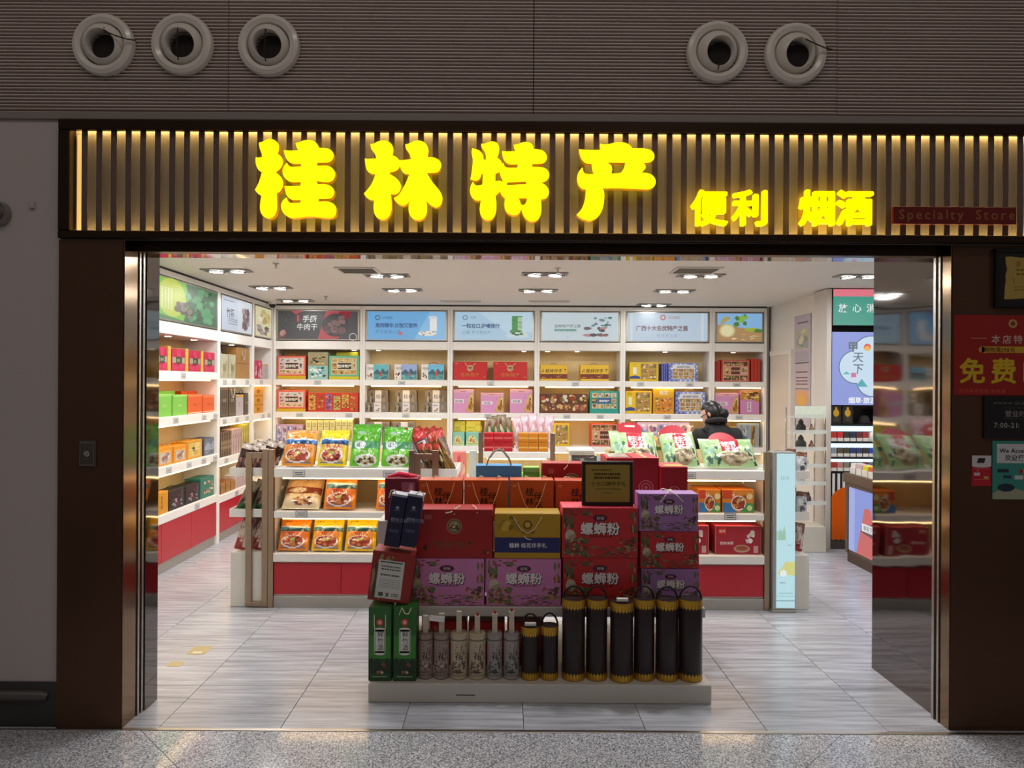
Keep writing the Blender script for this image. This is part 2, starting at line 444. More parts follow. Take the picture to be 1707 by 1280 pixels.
# portal: columns, soffit, side mirrors
colL = struct('column_left', BX(-2.187, Y0, 0, XL, Y0 + .19, ZO), bronze, 'dark bronze clad column beside the shop opening')
part('polished_return', BX(XL, Y0 + .004, 0, XL + .006, Y0 + .13, ZO), polish, colL)
part('door_rail', MB().box(XL, Y0 + .135, 0, XL + .012, Y0 + .15, ZO).box(XL + .002, Y0 + .165, 0, XL + .016, Y0 + .185, ZO), steel, colL)
part('mirror_panel', BX(XL + .004, Y0 + .19, 0, XL + .022, Y0 + .32, ZO + .05), mirror, colL)
colR = struct('column_right', BX(XR, 3.50, 0, XR + 1.6, 3.62, ZO), bronze, 'dark bronze clad wall beside the shop opening, hung with posters')
part('polished_return', BX(XR - .006, 3.504, 0, XR, 3.575, ZO), polish, colR)
part('door_rail', MB().box(XR - .012, 3.58, 0, XR, 3.595, ZO).box(XR - .014, 3.615, 0, XR + .002, 3.635, ZO), steel, colR)
part('mirror_panel', BX(XR + .01, 3.64, 0, XR + .035, 4.27, CEIL - .002), mirror, colR)
so = struct('beam_soffit', BX(-2.187, Y0 + .002, ZO, XR + 1.6, 3.96, ZO + .004), mirror, 'mirror clad soffit of the shop opening')
part('header_rail', MB().box(XL, 3.565, ZO - .038, XR, 3.625, ZO - .0005).box(XL, 3.625, ZO - .03, XR, 3.634, ZO - .024), bronze_dark, so)
struct('beam_header', BX(-3.6, 3.62, ZO + .021, 6.0, 3.955, CEIL + .12), offw)
# fire call plate on the left column
kp = ob('wall_plate', RB(-.042, -.008, -.065, .042, 0, .065, .004).mesh('wall_plate', mat('plate_steel', '#6f655c', .25, metal=.9)), None, PX(147, 756, Y0) + Vector((0, -.0005, 0)), label='small square metal plate with a round lock on the bronze column', cat='plate')
part('rim', MB().box(-.036, -.010, -.058, .036, -.008, -.052).box(-.036, -.010, .052, .036, -.008, .058).box(-.036, -.010, -.052, -.031, -.008, .052).box(.031, -.010, -.052, .036, -.008, .052), mat('plate_rim', '#968a80', .2, metal=1), kp)
part('lock', MB().lathe([(.014, 0), (.014, .006), (.009, .008), (.006, .004)], 16, (0, -.008, 0), 'Y'), steel, kp, True)

# left concourse wall
wl = struct('wall_concourse_left', BX(-4.6, Y0 + .02, .22, -2.19, Y0 + .15, 3.02), wallp, 'plain grey panel wall of the concourse')
bb = struct('baseboard_left', BX(-4.6, Y0 + .012, 0, -2.19, Y0 + .15, .22), mat('dark_skirting', '#3c3a38', .4), 'dark skirting with a rounded rail at the foot of the grey wall')
part('bumper_rail', MB().tube([(-4.6, Y0 + .01, .155), (-2.26, Y0 + .01, .155), (-2.235, Y0 + .012, .150)], [.026, .026, .018], 10), mat('bumper', '#575350', .3), bb, True)
sp = PX(-1, 357, Y0 + .02)
so_ = ob('round_fire_bell', MB().lathe([(.062, 0), (.062, .012), (.055, .03), (.052, .03), (.045, .014), (.028, .014), (.026, .03), (.012, .036), (.002, .037)], 28, (0, 0, 0), 'Y').mesh('round_fire_bell', mat('bell_grey', '#8d8582', .25, metal=.4), True), None, sp, label='round grey alarm bell on the plain concourse wall', cat='alarm')
part('hub', MB().lathe([(.018, .03), (.018, .042), (.002, .044)], 16, (0, 0, 0), 'Y'), mat('bell_hub', '#6f6866', .3, metal=.5), so_, True)
ob('small_sensor', RB(-.012, -.014, -.018, .012, 0, .018, .003).mesh('small_sensor', mat('sensor_white', '#b5aeaa', .4)), None, PX(55, 342, Y0 + .02), label='tiny white sensor box on the plain concourse wall', cat='sensor')

# louvred wall above: every slat is a piece
ztrim0, ztrim1 = pZ(203, Y0), pZ(190.5, Y0)
zl = ztrim1
wu = struct('wall_upper', BX(-5, Y0 + .085, ztrim1 - .02, 5, Y0 + .16, 4.3), mat('louvre_back', '#0c0807', .7), 'dark louvred wall of thin horizontal grey slats above the shop sign')
part('bottom_trim', RB(-5, Y0 + .005, ztrim0 + .003, 5, Y0 + .085, ztrim1 + .004, .003), mat('louvre_trim', '#8c827c', .45), wu)
slatm = mat('louvre_slat', '#d2c3bc', .5, noise=.05, nscale=3)
segs = [(-5, pX(377, Y0, 100)), (pX(377, Y0, 100), pX(890, Y0, 100)), (pX(890, Y0, 100), pX(1400, Y0, 100)), (pX(1400, Y0, 100), 5)]
pitch = 5.72 / F * Y0
nsl = 44
smesh = [RB(0, -.004, -.0028, b_ - a_ - .004, .03, .0028, .001).mesh('slat', slatm) for a_, b_ in segs]
for k, (a_, b_) in enumerate(segs):
    for i in range(nsl):
        ob('slat', smesh[k], wu, (a_ + .002, Y0 + .03 + (.002 if k == 3 else 0), zl + pitch * (i + .55)), (R(-6), 0, 0))
    part('carrier', MB().box(a_ + .05, Y0 + .06, zl, a_ + .07, Y0 + .085, zl + pitch * nsl).box(b_ - .07, Y0 + .06, zl, b_ - .05, Y0 + .085, zl + pitch * nsl), dark, wu)

# ball jet diffusers
dfm = mat('diffuser_enamel', '#ddd6cd', .22, noise=.08, nscale=14)
dark_in = mat('duct_dark', '#1c1310', .8, noise=.3, nscale=30)
names = ['beside the plain wall edge', 'between its two neighbours over the sign start', 'above the first big character']
spots = [(174, 76, -.4, 1, 'first of five, cord trailing sideways'), (305, 75, .3, 0, 'second of five, cord hanging straight'), (449, 77, .3, 0, 'third of five, red-tipped hanging cord'),
         (1195, 88, -.1, 0, 'fourth of five, short cord below'), (1325, 91, .2, 1, 'last of five, cord across its rim')]
for (x, y, yaw, side, lb) in spots:
    p = PX(x, y, Y0 + .02)
    e = empty('ball_diffuser', p, 'round enamel air nozzle on the louvres, ' + lb, 'air vent', group='air jet nozzles')
    part('outer_ring', MB().lathe([(.150, -.01), (.152, .008), (.146, .022), (.128, .030), (.108, .022), (.103, .004), (.103, -.03)], 40, (0, 0, 0), 'Y', caps=False), dfm, e, True)
    ball = MB().lathe([(.101, -.03), (.101, .0), (.095, .022), (.080, .044), (.069, .052), (.066, .048), (.064, .0), (.062, -.06)], 36, (0, 0, 0), 'Y', caps=False)
    part('ball', ball, dfm, e, True, rot=(R(13), 0, R(6)))
    part('mouth', MB().lathe([(.063, 0), (.001, .001)], 28, (0, 0, 0), 'Y'), dark_in, e, True, loc=(.010, -.008, -.016))
    red = mat('red_tip', '#a02a22', .5); cordm = mat('cord', '#2a1d16', .7)
    if side:
        s_ = 1; pts = [(.03, -.055, .05), (.05, -.062, .035), (.09, -.058, .02), (.13, -.045, .012), (.17, -.03, .012)]
    else: pts = [(0, -.055, .055), (0, -.062, .03), (-.002, -.06, -.03), (-.004, -.052, -.075), (-.004, -.04, -.092)]
    if x == 1195: pts = [(0, -.05, -.07), (-.003, -.045, -.085), (-.006, -.04, -.1)]
    cd = part('cord', MB().tube(pts, .003, 6), cordm, e, True)
    if x in (174, 449): part('tip', MB().lathe([(.002, 0), (.006, .004), (.006, .016), (.002, .02)], 10, (pts[0][0], pts[0][1], pts[0][2] - .006)), red, cd, True)

# ------------------------------------------------------------------ sign box
sg = empty('shop_sign_box', (0, Y0, 0), 'wide bronze framed sign box with vertical slats over the shop opening', 'sign')
zt, zb = pZ(205, Y0), pZ(402, Y0); zit, zib = pZ(222, Y0), pZ(389, Y0)
SL = pX(100, Y0, 300); IL = pX(119, Y0, 300); SR = XR + 1.62
part('sign_frame', MB().rbox(SL, -.02, zit, SR, .010, zt, .004).rbox(SL, -.02, zb, SR, .010, zib, .004).rbox(SL, -.02, zib, IL, .010, zit, .004), bronze_dark, sg)
part('housing', MB().box(SL, .010, zit + .036, SR, .08, zt).box(SL, .010, zb, SR, .08, zib - .033).box(SL, .010, zib - .033, IL - .011, .08, zit + .036), bronze_dark, sg)
part('backing', BX(IL - .01, .052, zib - .032, SR, .08, zit + .035), mat('sign_backing', '#9a9084', .55, noise=.14, nscale=3, stretch=(20, 1, .4)), sg)
slm = mat('sign_slat', '#6a574b', .45, noise=.15, nscale=4, stretch=(20, 20, .6))
pt = 24.45 / F * Y0; sw = 10.2 / F * Y0
sm_ = RB(0, 0, zib - .01, sw, .004, zit + .01, .001).mesh('slat', slm)
x0 = pX(133.5, Y0, 300)
k = 0
while x0 + pt * k < SR - .03:
    ob('slat', sm_, sg, (x0 + pt * k, .0105, 0)); k += 1
ledm = mat('sign_led', '#ffdc8a', .5, emis=SIGN_LED)
part('led_strip', BX(IL, .030, zit + .030, SR, .0515, zit + .035), ledm, sg); part('led_strip', BX(IL, .030, zib - .032, SR, .0515, zib - .027), ledm, sg)
part('led_edge_panel', BX(IL + .001, .044, zib + .006, IL + .038, .051, zit - .006), mat('sign_edge_led', '#ffce78', .5, emis=.75), sg)

def loop_mesh(name, loops_list, mats, depth):
    """each entry: list of closed loops (outline and holes) filled and extruded; joined into one mesh"""
    bmj = bmesh.new()
    for loops in loops_list:
        cu = bpy.data.curves.new('c', 'CURVE'); cu.dimensions = '2D'; cu.fill_mode = 'BOTH'; cu.extrude = depth / 2
        for lp in loops:
            sp_ = cu.splines.new('POLY'); sp_.points.add(len(lp) - 1); sp_.use_cyclic_u = True
            for q, p in zip(sp_.points, lp): q.co = (p[0], p[1], 0, 1)
        o = bpy.data.objects.new('c', cu); me = o.to_mesh(); bmj.from_mesh(me); o.to_mesh_clear(); bpy.data.objects.remove(o)
    me = bpy.data.meshes.new(name); bmj.to_mesh(me); bmj.free()
    me.transform(Matrix.Rotation(R(90), 4, 'X'))
    for m in mats: me.materials.append(m)
    for p in me.polygons: p.material_index = 0 if abs(p.normal.y) > .7 else len(mats) - 1
    return me
def smooth_loop(pts):
    """pts (x,y[,1=corner]) -> Chaikin-smoothed outline keeping the corners"""
    P = [(p[0], p[1], len(p) > 2) for p in pts]
    for _ in range(2):
        Q = []; n = len(P)
        for i in range(n):
            a, b_, c_ = P[i - 1], P[i], P[(i + 1) % n]
            if b_[2]: Q.append(b_)
            else:
                Q.append((b_[0] * .75 + a[0] * .25, b_[1] * .75 + a[1] * .25, False)); Q.append((b_[0] * .75 + c_[0] * .25, b_[1] * .75 + c_[1] * .25, False))
        P = Q
    return [(p[0], p[1]) for p in P]
K = 1
GUI = [[[(112,130,K),(170,115),(225,78),(280,72),(345,95),(390,145),(402,210),(383,290,K),(430,320),(462,390),(450,450),(410,510),(355,545,K),(420,600),(462,670),(462,740),(430,805),(395,838),(372,838,K),(378,950),(380,1070),(355,1145),(310,1190),(255,1203),(195,1185),(145,1125),(131,1050),(140,950),(155,878,K),(110,860),(60,798,K),(110,710),(145,600),(158,545,K),(110,520),(75,450),(66,380),(70,335,K),(115,342),(160,330,K),(155,280),(125,215)]],
 [[(632,130,K),(680,122),(740,95),(820,82),(900,105),(945,150),(962,200,K),(1060,198),(1130,220),(1176,280),(1170,345),(1125,398),(1060,408),(940,410,K),(940,450,K),(1060,446),(1130,463),(1190,520),(1202,580),(1170,655),(1110,688),(1040,685),(930,668,K),(950,712,K),(1060,708),(1140,738),(1184,790),(1188,850),(1150,908),(1090,922),(965,920,K),(965,958,K),(1080,953),(1160,973),(1214,1030),(1220,1110),(1190,1175),(1120,1197),(980,1180),(840,1165),(700,1185),(600,1197),(530,1177),(465,1127),(430,1050),(433,990),(465,935),(512,900,K),(530,960),(570,985),(708,975,K),(708,938,K),(620,942),(560,927),(510,877),(490,810),(478,740,K),(600,742),(708,735,K),(708,683,K),(600,692),(530,672),(470,612),(446,545),(458,470),(512,408,K),(530,450),(570,472),(710,462,K),(712,428,K),(620,430),(545,407),(500,350),(475,280),(466,235,K),(580,240),(672,235,K),(645,190)]]]
LIN = [[[(155,145,K),(200,145),(260,110),(330,93),(400,103),(460,148),(485,220),(470,308,K),(520,325),(562,370),(578,420),(572,475),(530,528),(435,552,K),(435,572,K),(500,608),(560,663),(598,730),(588,800),(540,857),(490,865),(450,855,K),(460,950),(466,1070),(440,1155),(390,1208),(330,1220),(270,1203),(220,1148),(203,1060),(212,945,K),(150,937),(95,897),(68,848,K),(130,780),(190,690),(228,578,K),(170,572),(113,532),(88,460),(78,350,K),(110,360),(240,350,K),(225,290),(195,255),(165,215)]],
 [[(650,150,K),(700,140),(760,105),(830,92),(905,108),(960,163),(984,240),(965,328,K),(1040,328),(1110,353),(1158,403),(1161,460),(1132,533),(1080,554),(960,555,K),(1000,630),(1060,710),(1130,790),(1172,860),(1183,930),(1163,1003),(1110,1043),(1060,1037),(1000,1000),(955,955,K),(965,1050),(962,1120),(930,1183),(880,1218),(820,1223),(760,1203),(713,1140),(698,1060),(708,955,K),(680,997),(620,1022),(555,997),(510,950),(488,912,K),(560,870),(610,790),(660,700),(708,575,K),(650,572),(603,532),(578,470),(568,420),(560,372,K),(620,375),(732,358,K),(715,290),(690,255),(655,210)]]]
TE = [[[(230,145,K),(280,145),(340,115),(400,107),(457,128),(490,190),(482,280),(458,340,K),(500,368),(534,425),(540,490),(490,548,K),(435,570,K),(435,672,K),(505,662),(545,690),(548,760),(500,820,K),(440,880,K),(450,950),(453,1080),(430,1163),(385,1217),(330,1231),(270,1212),(225,1152),(211,1060),(230,948,K),(170,952),(110,917),(73,840),(78,750),(118,680,K),(140,725),(180,738),(250,720,K),(258,575,K),(235,578,K),(225,622),(195,662),(150,674),(78,650,K),(95,580),(110,450),(115,360),(93,270),(105,210,K),(170,223),(225,253),(262,310),(265,370,K),(298,372,K),(300,300),(270,240),(235,200)]],
 [[(690,155,K),(740,150),(800,125),(870,111),(930,128),(967,170),(972,212,K),(1060,220),(1122,243),(1165,310),(1158,370),(1120,417),(1050,426),(955,428,K),(955,465,K),(1080,468),(1152,488),(1198,550),(1193,620),(1150,672),(1090,690,K),(1152,728),(1193,790),(1193,850),(1162,907),(1110,927),(1082,925,K),(1090,1050),(1082,1142),(1050,1203),(1000,1238),(940,1243),(880,1217),(830,1152),(808,1080),(800,1070,K),(780,1122),(735,1152),(680,1154),(620,1132),(575,1082),(560,1010),(572,918,K),(530,882),(503,832),(498,760),(530,700),(540,665),(510,610),(490,545),(500,470),(548,412,K),(560,460),(600,482),(745,480,K),(748,435,K),(650,439),(590,421),(543,360),(528,290),(527,245,K),(600,250),(715,245,K),(695,200)],
  [(598,692,K),(868,678,K),(870,712,K),(600,728,K)], [(765,915,K),(880,912,K),(878,960),(845,1008),(800,1005),(790,960)]]]
CHAN = [[[(418,140,K),(480,155),(560,145),(640,120),(720,117),(800,133),(852,168),(875,205,K),(1000,203),(1110,213),(1172,253),(1195,310),(1178,372),(1120,407),(1040,412,K),(1065,440),(1068,490),(1010,545,K),(1100,553),(1162,578),(1208,640),(1211,700),(1182,757),(1120,787),(1020,785),(700,770),(460,775,K),(484,820),(484,930),(467,1050),(422,1152),(350,1217),(270,1237),(190,1217),(130,1182),(90,1150,K),(160,1080),(205,970),(220,870),(220,795,K),(160,782),(110,727),(93,640),(108,560),(150,500),(175,480,K),(180,530),(210,572),(330,572,K),(310,520),(300,430,K),(220,427),(158,372),(128,290),(120,222,K),(250,232),(425,230,K)],
  [(520,410,K),(775,412,K),(770,460),(735,535),(700,560),(580,562,K),(597,510),(580,440)]]]
letm = mat('lit_yellow_face', (1.0, .82, .0), .4, emis=1.25); lets = mat('letter_side', '#d08a10', .4, emis=.35)
yl = Y0 - .035
for (chs, ox, lb) in ((GUI, 420, 'first big glowing yellow sign character, tree radical with stacked bars'), (LIN, 600, 'second big glowing yellow sign character, two trees side by side'),
                      (TE, 775, 'third big glowing yellow sign character, with two small openings'), (CHAN, 950, 'fourth big glowing yellow sign character, with a long sweeping leg')):
    org = PX(ox + 75, 300, yl); sc_ = yl / F
    LL = [[[((p[0] / 8.5333 + ox - ox - 75) * sc_, -(p[1] / 8.5333 + 225 - 300) * sc_) for p in smooth_loop(lp)] for lp in piece] for piece in chs]
    o = ob('sign_character', loop_mesh('sign_character', LL, [letm, lets], .035), None, org, (0, ROLL * 0, 0), lb, 'sign letter', 'glowing yellow sign characters')
    part('standoff', BX(-.06, .018, -.05, -.05, .0448, -.04), dark, o); part('standoff', BX(.05, .018, .04, .06, .0448, .05), dark, o)
for (ch, x, lb) in (('便', 1180, 'small glowing yellow character right after the big ones, person radical'), ('利', 1247, 'small glowing yellow character with a knife radical'),
                    ('烟', 1359, 'small glowing yellow character with a fire radical'), ('酒', 1422, 'small glowing yellow character with three water drops')):
    cu = bpy.data.curves.new('g', 'FONT'); cu.body = ch; cu.size = 62 / F * yl; cu.extrude = .012; cu.resolution_u = 4
    o_ = bpy.data.objects.new('g', cu); me0 = o_.to_mesh(); me = me0.copy(); o_.to_mesh_clear(); bpy.data.objects.remove(o_)
    bmj = bmesh.new()
    for i in range(13):
        q = 0 if i == 0 else .0044; m2 = me.copy(); m2.transform(Matrix.Translation((q * math.cos(i * .5236), q * math.sin(i * .5236), 0))); bmj.from_mesh(m2); bpy.data.meshes.remove(m2)
    bmj.to_mesh(me); bmj.free()
    xs = [v.co.x for v in me.vertices]; ys = [v.co.y for v in me.vertices]
    me.transform(Matrix.Translation((-(min(xs) + max(xs)) / 2, -(min(ys) + max(ys)) / 2, 0))); me.transform(Matrix.Rotation(R(90), 4, 'X'))
    me.materials.clear(); me.materials.append(letm)
    for p in me.polygons: p.material_index = 0
    o = ob('sign_character', me, None, PX(x + 2, 347, yl), label=lb, cat='sign letter', group='glowing yellow sign characters')
    part('standoff', BX(-.03, .012, -.02, -.02, .0448, -.01), dark, o); part('standoff', BX(.02, .012, .01, .03, .0448, .02), dark, o)
# red plate reading Specialty Store
pc = PX(1592, 359, yl); pw, ph = 205 / F * yl, 29 / F * yl
sgp = ob('specialty_plate', RB(-pw / 2, 0, -ph / 2, pw / 2, .02, ph / 2, .002).mesh('specialty_plate', mat('dark_red_plate', '#6a100c', .4)), None, pc, label='dark red strip sign reading Specialty Store', cat='sign')
a = Art(pw, ph)
a.text('Specialty', .04, .28, .78, '#96622c', 1, track=.11); ob('lettering', a.mesh('lettering', PRINT), sgp, (0, -.0006, -ph / 2))
a = Art(pw, ph); a.text('Store', .665, .28, .78, '#96622c', 1, track=.11); ob('lettering', a.mesh('lettering', PRINT), sgp, (0, -.0006, -ph / 2))
part('plate_bracket', BX(-.2, .02, -.01, -.17, .0448, .01), dark, sgp); part('plate_bracket', BX(.17, .02, -.01, .2, .0448, .01), dark, sgp)
# ------------------------------------------------------------------ ceiling fittings
cupm = mat('lamp_cup', '#55504c', .35, metal=.6); lampm = mat('lamp_face', (1, .97, .9), .4, emis=16.0)
fxm = {}
fxm['frame'] = MB().rbox(-.21, -.085, -.006, .21, -.065, .004, .002).rbox(-.21, .065, -.006, .21, .085, .004, .002).rbox(-.21, -.065, -.006, -.19, .065, .004, .002).rbox(.19, -.065, -.006, .21, .065, .004, .002).mesh('fitting_frame', mat('fitting_grey', '#8f8a84', .4))
fxm['cup'] = MB().lathe([(.074, .0), (.072, .006), (.060, .007), (.058, .002)], 24, caps=False).mesh('lamp_cup', cupm, True)
fxm['face'] = MB().lathe([(.058, 0), (.058, .004), (.001, .006)], 20).mesh('lamp_face', lampm, True)
fxm['pan'] = BX(-.19, -.065, .0, .19, .065, .003).mesh('fitting_pan', mat('fitting_dark', '#4c4844', .6))
fix = [(378, 450, 'above the green leaf poster'), (645, 458, 'next to the square grille, over the snack pouches'), (908, 456, 'over the middle of the front aisle'), (1168, 458, 'next to the square grille, over the noodle bags'), (1432, 459, 'beside the pink and green tobacco sign'),
       (452, 478, 'second along the left shelving'), (671, 482, 'above the sky blue poster, second row'), (897, 483, 'above the pale fruit poster, second row'), (1124, 484, 'above the white slogan poster, second row'),
       (493, 500, 'closest to the dark beef poster'), (1090, 507, 'closest to the white slogan poster')]
rnd = random.Random(5)
def downlight(x, y, z, lb):
    e = empty('twin_downlight', (x, y, z), lb, 'ceiling light', group='twin ceiling downlights')
    ob('fitting_frame', fxm['frame'], e); ob('fitting_pan', fxm['pan'], e, (0, 0, -.0045))
    for sx in (-1, 1):
        tx, ty = rnd.uniform(-.10, .10), rnd.uniform(-.06, .02)
        ob('lamp_cup', fxm['cup'], e, (sx * .095, 0, -.010), (R(180) + ty, tx, 0))
        ob('lamp_face', fxm['face'], e, (sx * .095, 0, -.011), (R(180) + ty, tx, 0))
    lamp('downlight_bulb', (x, y, z - .05), LAMP_W * (.3 if y > 8.2 else 1.), .16)
for (x, y, lb) in fix:
    Yf = (CEIL - H) * F / (CY - y + ROLL * (x - CX)); downlight(pX(x, Yf, y), Yf, CEIL - .006, 'recessed twin ceiling downlight ' + lb)
for r_, yy in enumerate((4.42, 5.48)):
    for i, x in enumerate((-2.1, -.72, .70, 1.9)):
        downlight(x, yy, CEIL - .006, 'recessed twin ceiling downlight, %s row behind the entrance, number %s' % (('first', 'second')[r_], ('one', 'two', 'three', 'four')[i]))
lamp('downlight_bulb', (4.3, 5.6, CEIL - .05), LAMP_W * 2, .2)
def grille(x, y, w_, d, dk, lb):
    Yf = (CEIL - H) * F / (CY - y + ROLL * (x - CX)); e = empty('ceiling_grille', (pX(x, Yf, y), Yf, CEIL - .001), lb, 'air vent')
    part('grille_frame', MB().rbox(-w_ / 2, -d / 2, -.01, w_ / 2, -d / 2 + .025, 0, .002).rbox(-w_ / 2, d / 2 - .025, -.01, w_ / 2, d / 2, 0, .002).rbox(-w_ / 2, -d / 2 + .025, -.01, -w_ / 2 + .025, d / 2 - .025, 0, .002).rbox(w_ / 2 - .025, -d / 2 + .025, -.01, w_ / 2, d / 2 - .025, 0, .002), mat('grille_white', '#cfc8be', .5), e)
    part('grille_core', BX(-w_ / 2 + .025, -d / 2 + .025, -.004, w_ / 2 - .025, d / 2 - .025, -.001), dark if dk else mat('grille_grey', '#a49c92', .6), e)
    n = max(3, int(d / .045))
    bm_ = RB(-w_ / 2 + .025, -.004, -.009, w_ / 2 - .025, .004, -.004, .001).mesh('blade', mat('blade_grey', '#8a837a' if dk else '#c6bfb4', .5))
    for i in range(n): ob('blade', bm_, e, (0, -d / 2 + .025 + (d - .05) * (i + .5) / n, 0))
grille(597, 450, .36, .34, 1, 'dark square ceiling grille over the snack pouches'); grille(1160, 450, .40, .34, 0, 'pale square ceiling grille over the noodle bags')
grille(768, 502, .5, .10, 0, 'slim ceiling vent above the green can poster'); grille(915, 502, .5, .10, 0, 'slim ceiling vent above the pale fruit poster')
for (x, y, lb) in ((460, 441, 'white ceiling sprinkler head above the green leaf poster'), (543, 495, 'white ceiling sprinkler head close to the dark beef poster'), (930, 446, 'white ceiling sprinkler head beside the middle downlight')):
    Yf = (CEIL - H) * F / (CY - y); e = ob('sprinkler', MB().lathe([(.028, 0), (.026, .008), (.010, .010), (.008, .03), (.003, .032)], 14).mesh('sprinkler', steel, True), None, (pX(x, Yf, y), Yf, CEIL - .0005), (R(180), 0, 0), lb, 'sprinkler')
    part('deflector', MB().lathe([(.016, .042), (.016, .044), (.003, .046)], 12), steel, e, True); part('yoke', MB().tube([(-.009, 0, .028), (-.011, 0, .036), (0, 0, .043), (.011, 0, .036), (.009, 0, .028)], .0018), steel, e)
cd = ob('dome_camera', MB().lathe([(.05, 0), (.05, .03), (.046, .035)], 20).mesh('dome_camera', mat('camera_white', '#d8d2c8', .4), True), None, (pX(454, 8.9, 500), 8.9, CEIL - .0005), (R(180), 0, 0), 'small white dome camera in the ceiling corner', 'camera')
part('dome', MB().lathe([(.042, .034), (.040, .05), (.030, .068), (.014, .078), (.002, .08)], 20), mat('dome_black', '#0c0b0b', .1), cd, True)

# ------------------------------------------------------------------ wall shelving
ledw = mat('shelf_led', (1.0, .70, .34), .4, emis=LED)
spotm = mat('spot_face', (1.0, .95, .85), .4, emis=14.0)
tagm = mat('price_tag', '#c4c4c4', .3); tagf = attr_mat('tag_print', .35)
tag_art = Art(.085, .048, '#d9dad8'); tag_art.frame(0, 0, 1, 1, .06, '#77777a'); tag_art.lines(.15, .85, [.25, .55], .14, '#4a4a4e', 4)
tag_me = tag_art.mesh('price_print', tagf)
tag_body = RB(-.0445, 0, -.002, .0445, .006, .05, .001).mesh('price_tag', tagm)
def price_tag(parent, loc, rz=0):
    t = ob('price_tag', tag_body, parent, loc, (0, 0, rz)); ob('price_print', tag_me, t, (0, -.0004, 0)); return t
SH = [1.73, 1.31, .885, .49]
ORD = ['first', 'second', 'third', 'fourth', 'fifth', 'sixth', 'seventh', 'eighth', 'ninth', 'tenth']
def shelf_unit(label, loc, rz, width, shelves, panel_art=None, tags=((.5,), (.5,), (.5,)), led=True, spots_=(.33, .67), depth=.36, post0=True):
    """A bay: built facing -Y, x from 0 to width, front plane y=0."""
    e = empty('shelving_unit', loc, label, 'shelf', (0, 0, rz))
    d = depth
    part('back_panel', BX(.02, d, .1, width - .02, d + .018, 2.68), woodb, e)
    for x in (.0005, width - .0335): part('upright', RB(x, 0, 0, x + .033, d, 2.68, .003), white, e)
    part('top_rail', RB(.034, .0, 2.63, width - .034, .03, 2.68, .003), white, e)
    hd = part('header', RB(.034, .002, 2.118, width - .034, d, 2.225, .003), white, e)
    for s_ in spots_:
        sp_ = part('spotlight', MB().lathe([(.038, 0), (.038, .004), (.03, .005)], 18), mat('spot_ring', '#cfcac2', .3, metal=.6), hd, True, (width * s_, d * .4, 2.1175), (R(180), 0, 0))
        sp_['label'] = 'round recessed spotlight'
        part('bulb', MB().lathe([(.029, .0045), (.029, .006), (.001, .007)], 16), spotm, e, False, (width * s_, d * .4, 2.1175), (R(180), 0, 0))
    for i, z in enumerate(shelves):
        nm = 'shelf_board' if i < len(shelves) - 1 else 'counter_board'
        sb = part(nm, RB(.034, .0, z - .075, width - .034, d - .001, z, .003), white, e)
        for t in (tags[i] if i < len(tags) else ()): price_tag(sb, (width * t, -.006, z - .064))
        if led and i < 3: part('led_bar', BX(width * .10, .012, z - .088, width * .90, .030, z - .0755), ledw, sb)
    zb_ = shelves[-1] - .076
    part('plinth', RB(.0, .025, 0, width, .045, .098, .002), plinthm, e)
    nd = 3 if width > 1.3 else 2; dw = (width - .06) / nd
    for i in range(nd):
        dr = part('cabinet_door', RB(.03 + dw * i + .002, .006, .10, .03 + dw * (i + 1) - .002, .024, zb_ - .002, .002), redlam, e)
    if panel_art:
        fw = width - .085
        lb_ = part('light_box', RB(.036, .0, 2.235, width - .036, .09, 2.625, .004), mat('box_frame', '#9c9890', .3, metal=.7), e)
        ob('backlit_poster', panel_art.mesh('backlit_poster', GLOW), lb_, (width / 2, -.0008, 2.25))
    return e
def pw_(width): return width - .125
PH = .36
def P_jerky(w_):
    a = Art(w_, PH, '#34343a'); a.poly([(.16, 1), (.32, 1), (.22, .88)], '#c8404c'); a.poly([(.50, 0), (.75, 0), (.93, 1), (.60, 1)], '#c23a48'); a.rect(.76, 0, 1, 1, '#3a3a42')
    a.L = 2; a.ell(.72, .5, .17, .42, '#2a2326', 20); a.blobs(.57, .14, .87, .86, ['#6a4a4c', '#8a6264', '#54383a', '#7a5658'], 26, 3, (.1, .22), 3)
    a.text('手撕', .30, .62, .26, '#f4f2ee', 1, shear=.1); a.text('牛肉干', .23, .34, .25, '#f4f2ee', 1, shear=.1); a.rect(.235, .62, .265, .86, '#c8404c')
    a.blobs(0, 0, .1, .35, ['#a04a50', '#c88a84', '#7a3a3e'], 6, 2, (.2, .4)); a.ring(.94, .08, .14, .025, '#d8d4cc'); a.blobs(.0, .5, .14, .95, ['#54564e', '#46483f'], 6, 4); return a
def P_blue(w_):
    a = Art(w_, PH, '#6cb4ea'); a.poly([(.6, 0), (1, 0), (1, 1), (.8, 1)], '#8cc6f2'); a.L = 2
    a.text('黑岗精华,甘甜又营养', .10, .44, .17, '#24508c', 2, track=-.04); a.text('罗汉果果心茶', .10, .22, .15, '#4a88bc', 0, track=.02)
    a.ring(.13, .78, .09, .03, '#2a4a6a'); a.text('大地集团', .18, .74, .10, '#2f5a80', 0); a.rect(.40, .16, .45, .28, '#d86a6a')
    a.rect(.80, .30, .89, .78, '#f2f4f4'); a.ell(.84, .80, .06, .05, '#d8e4ec'); a.ell(.77, .22, .12, .09, '#f0efe8'); a.blobs(.68, .14, .90, .30, ['#a8843c', '#7a5a2c', '#d8b864'], 9, 5, (.08, .16), 4); return a
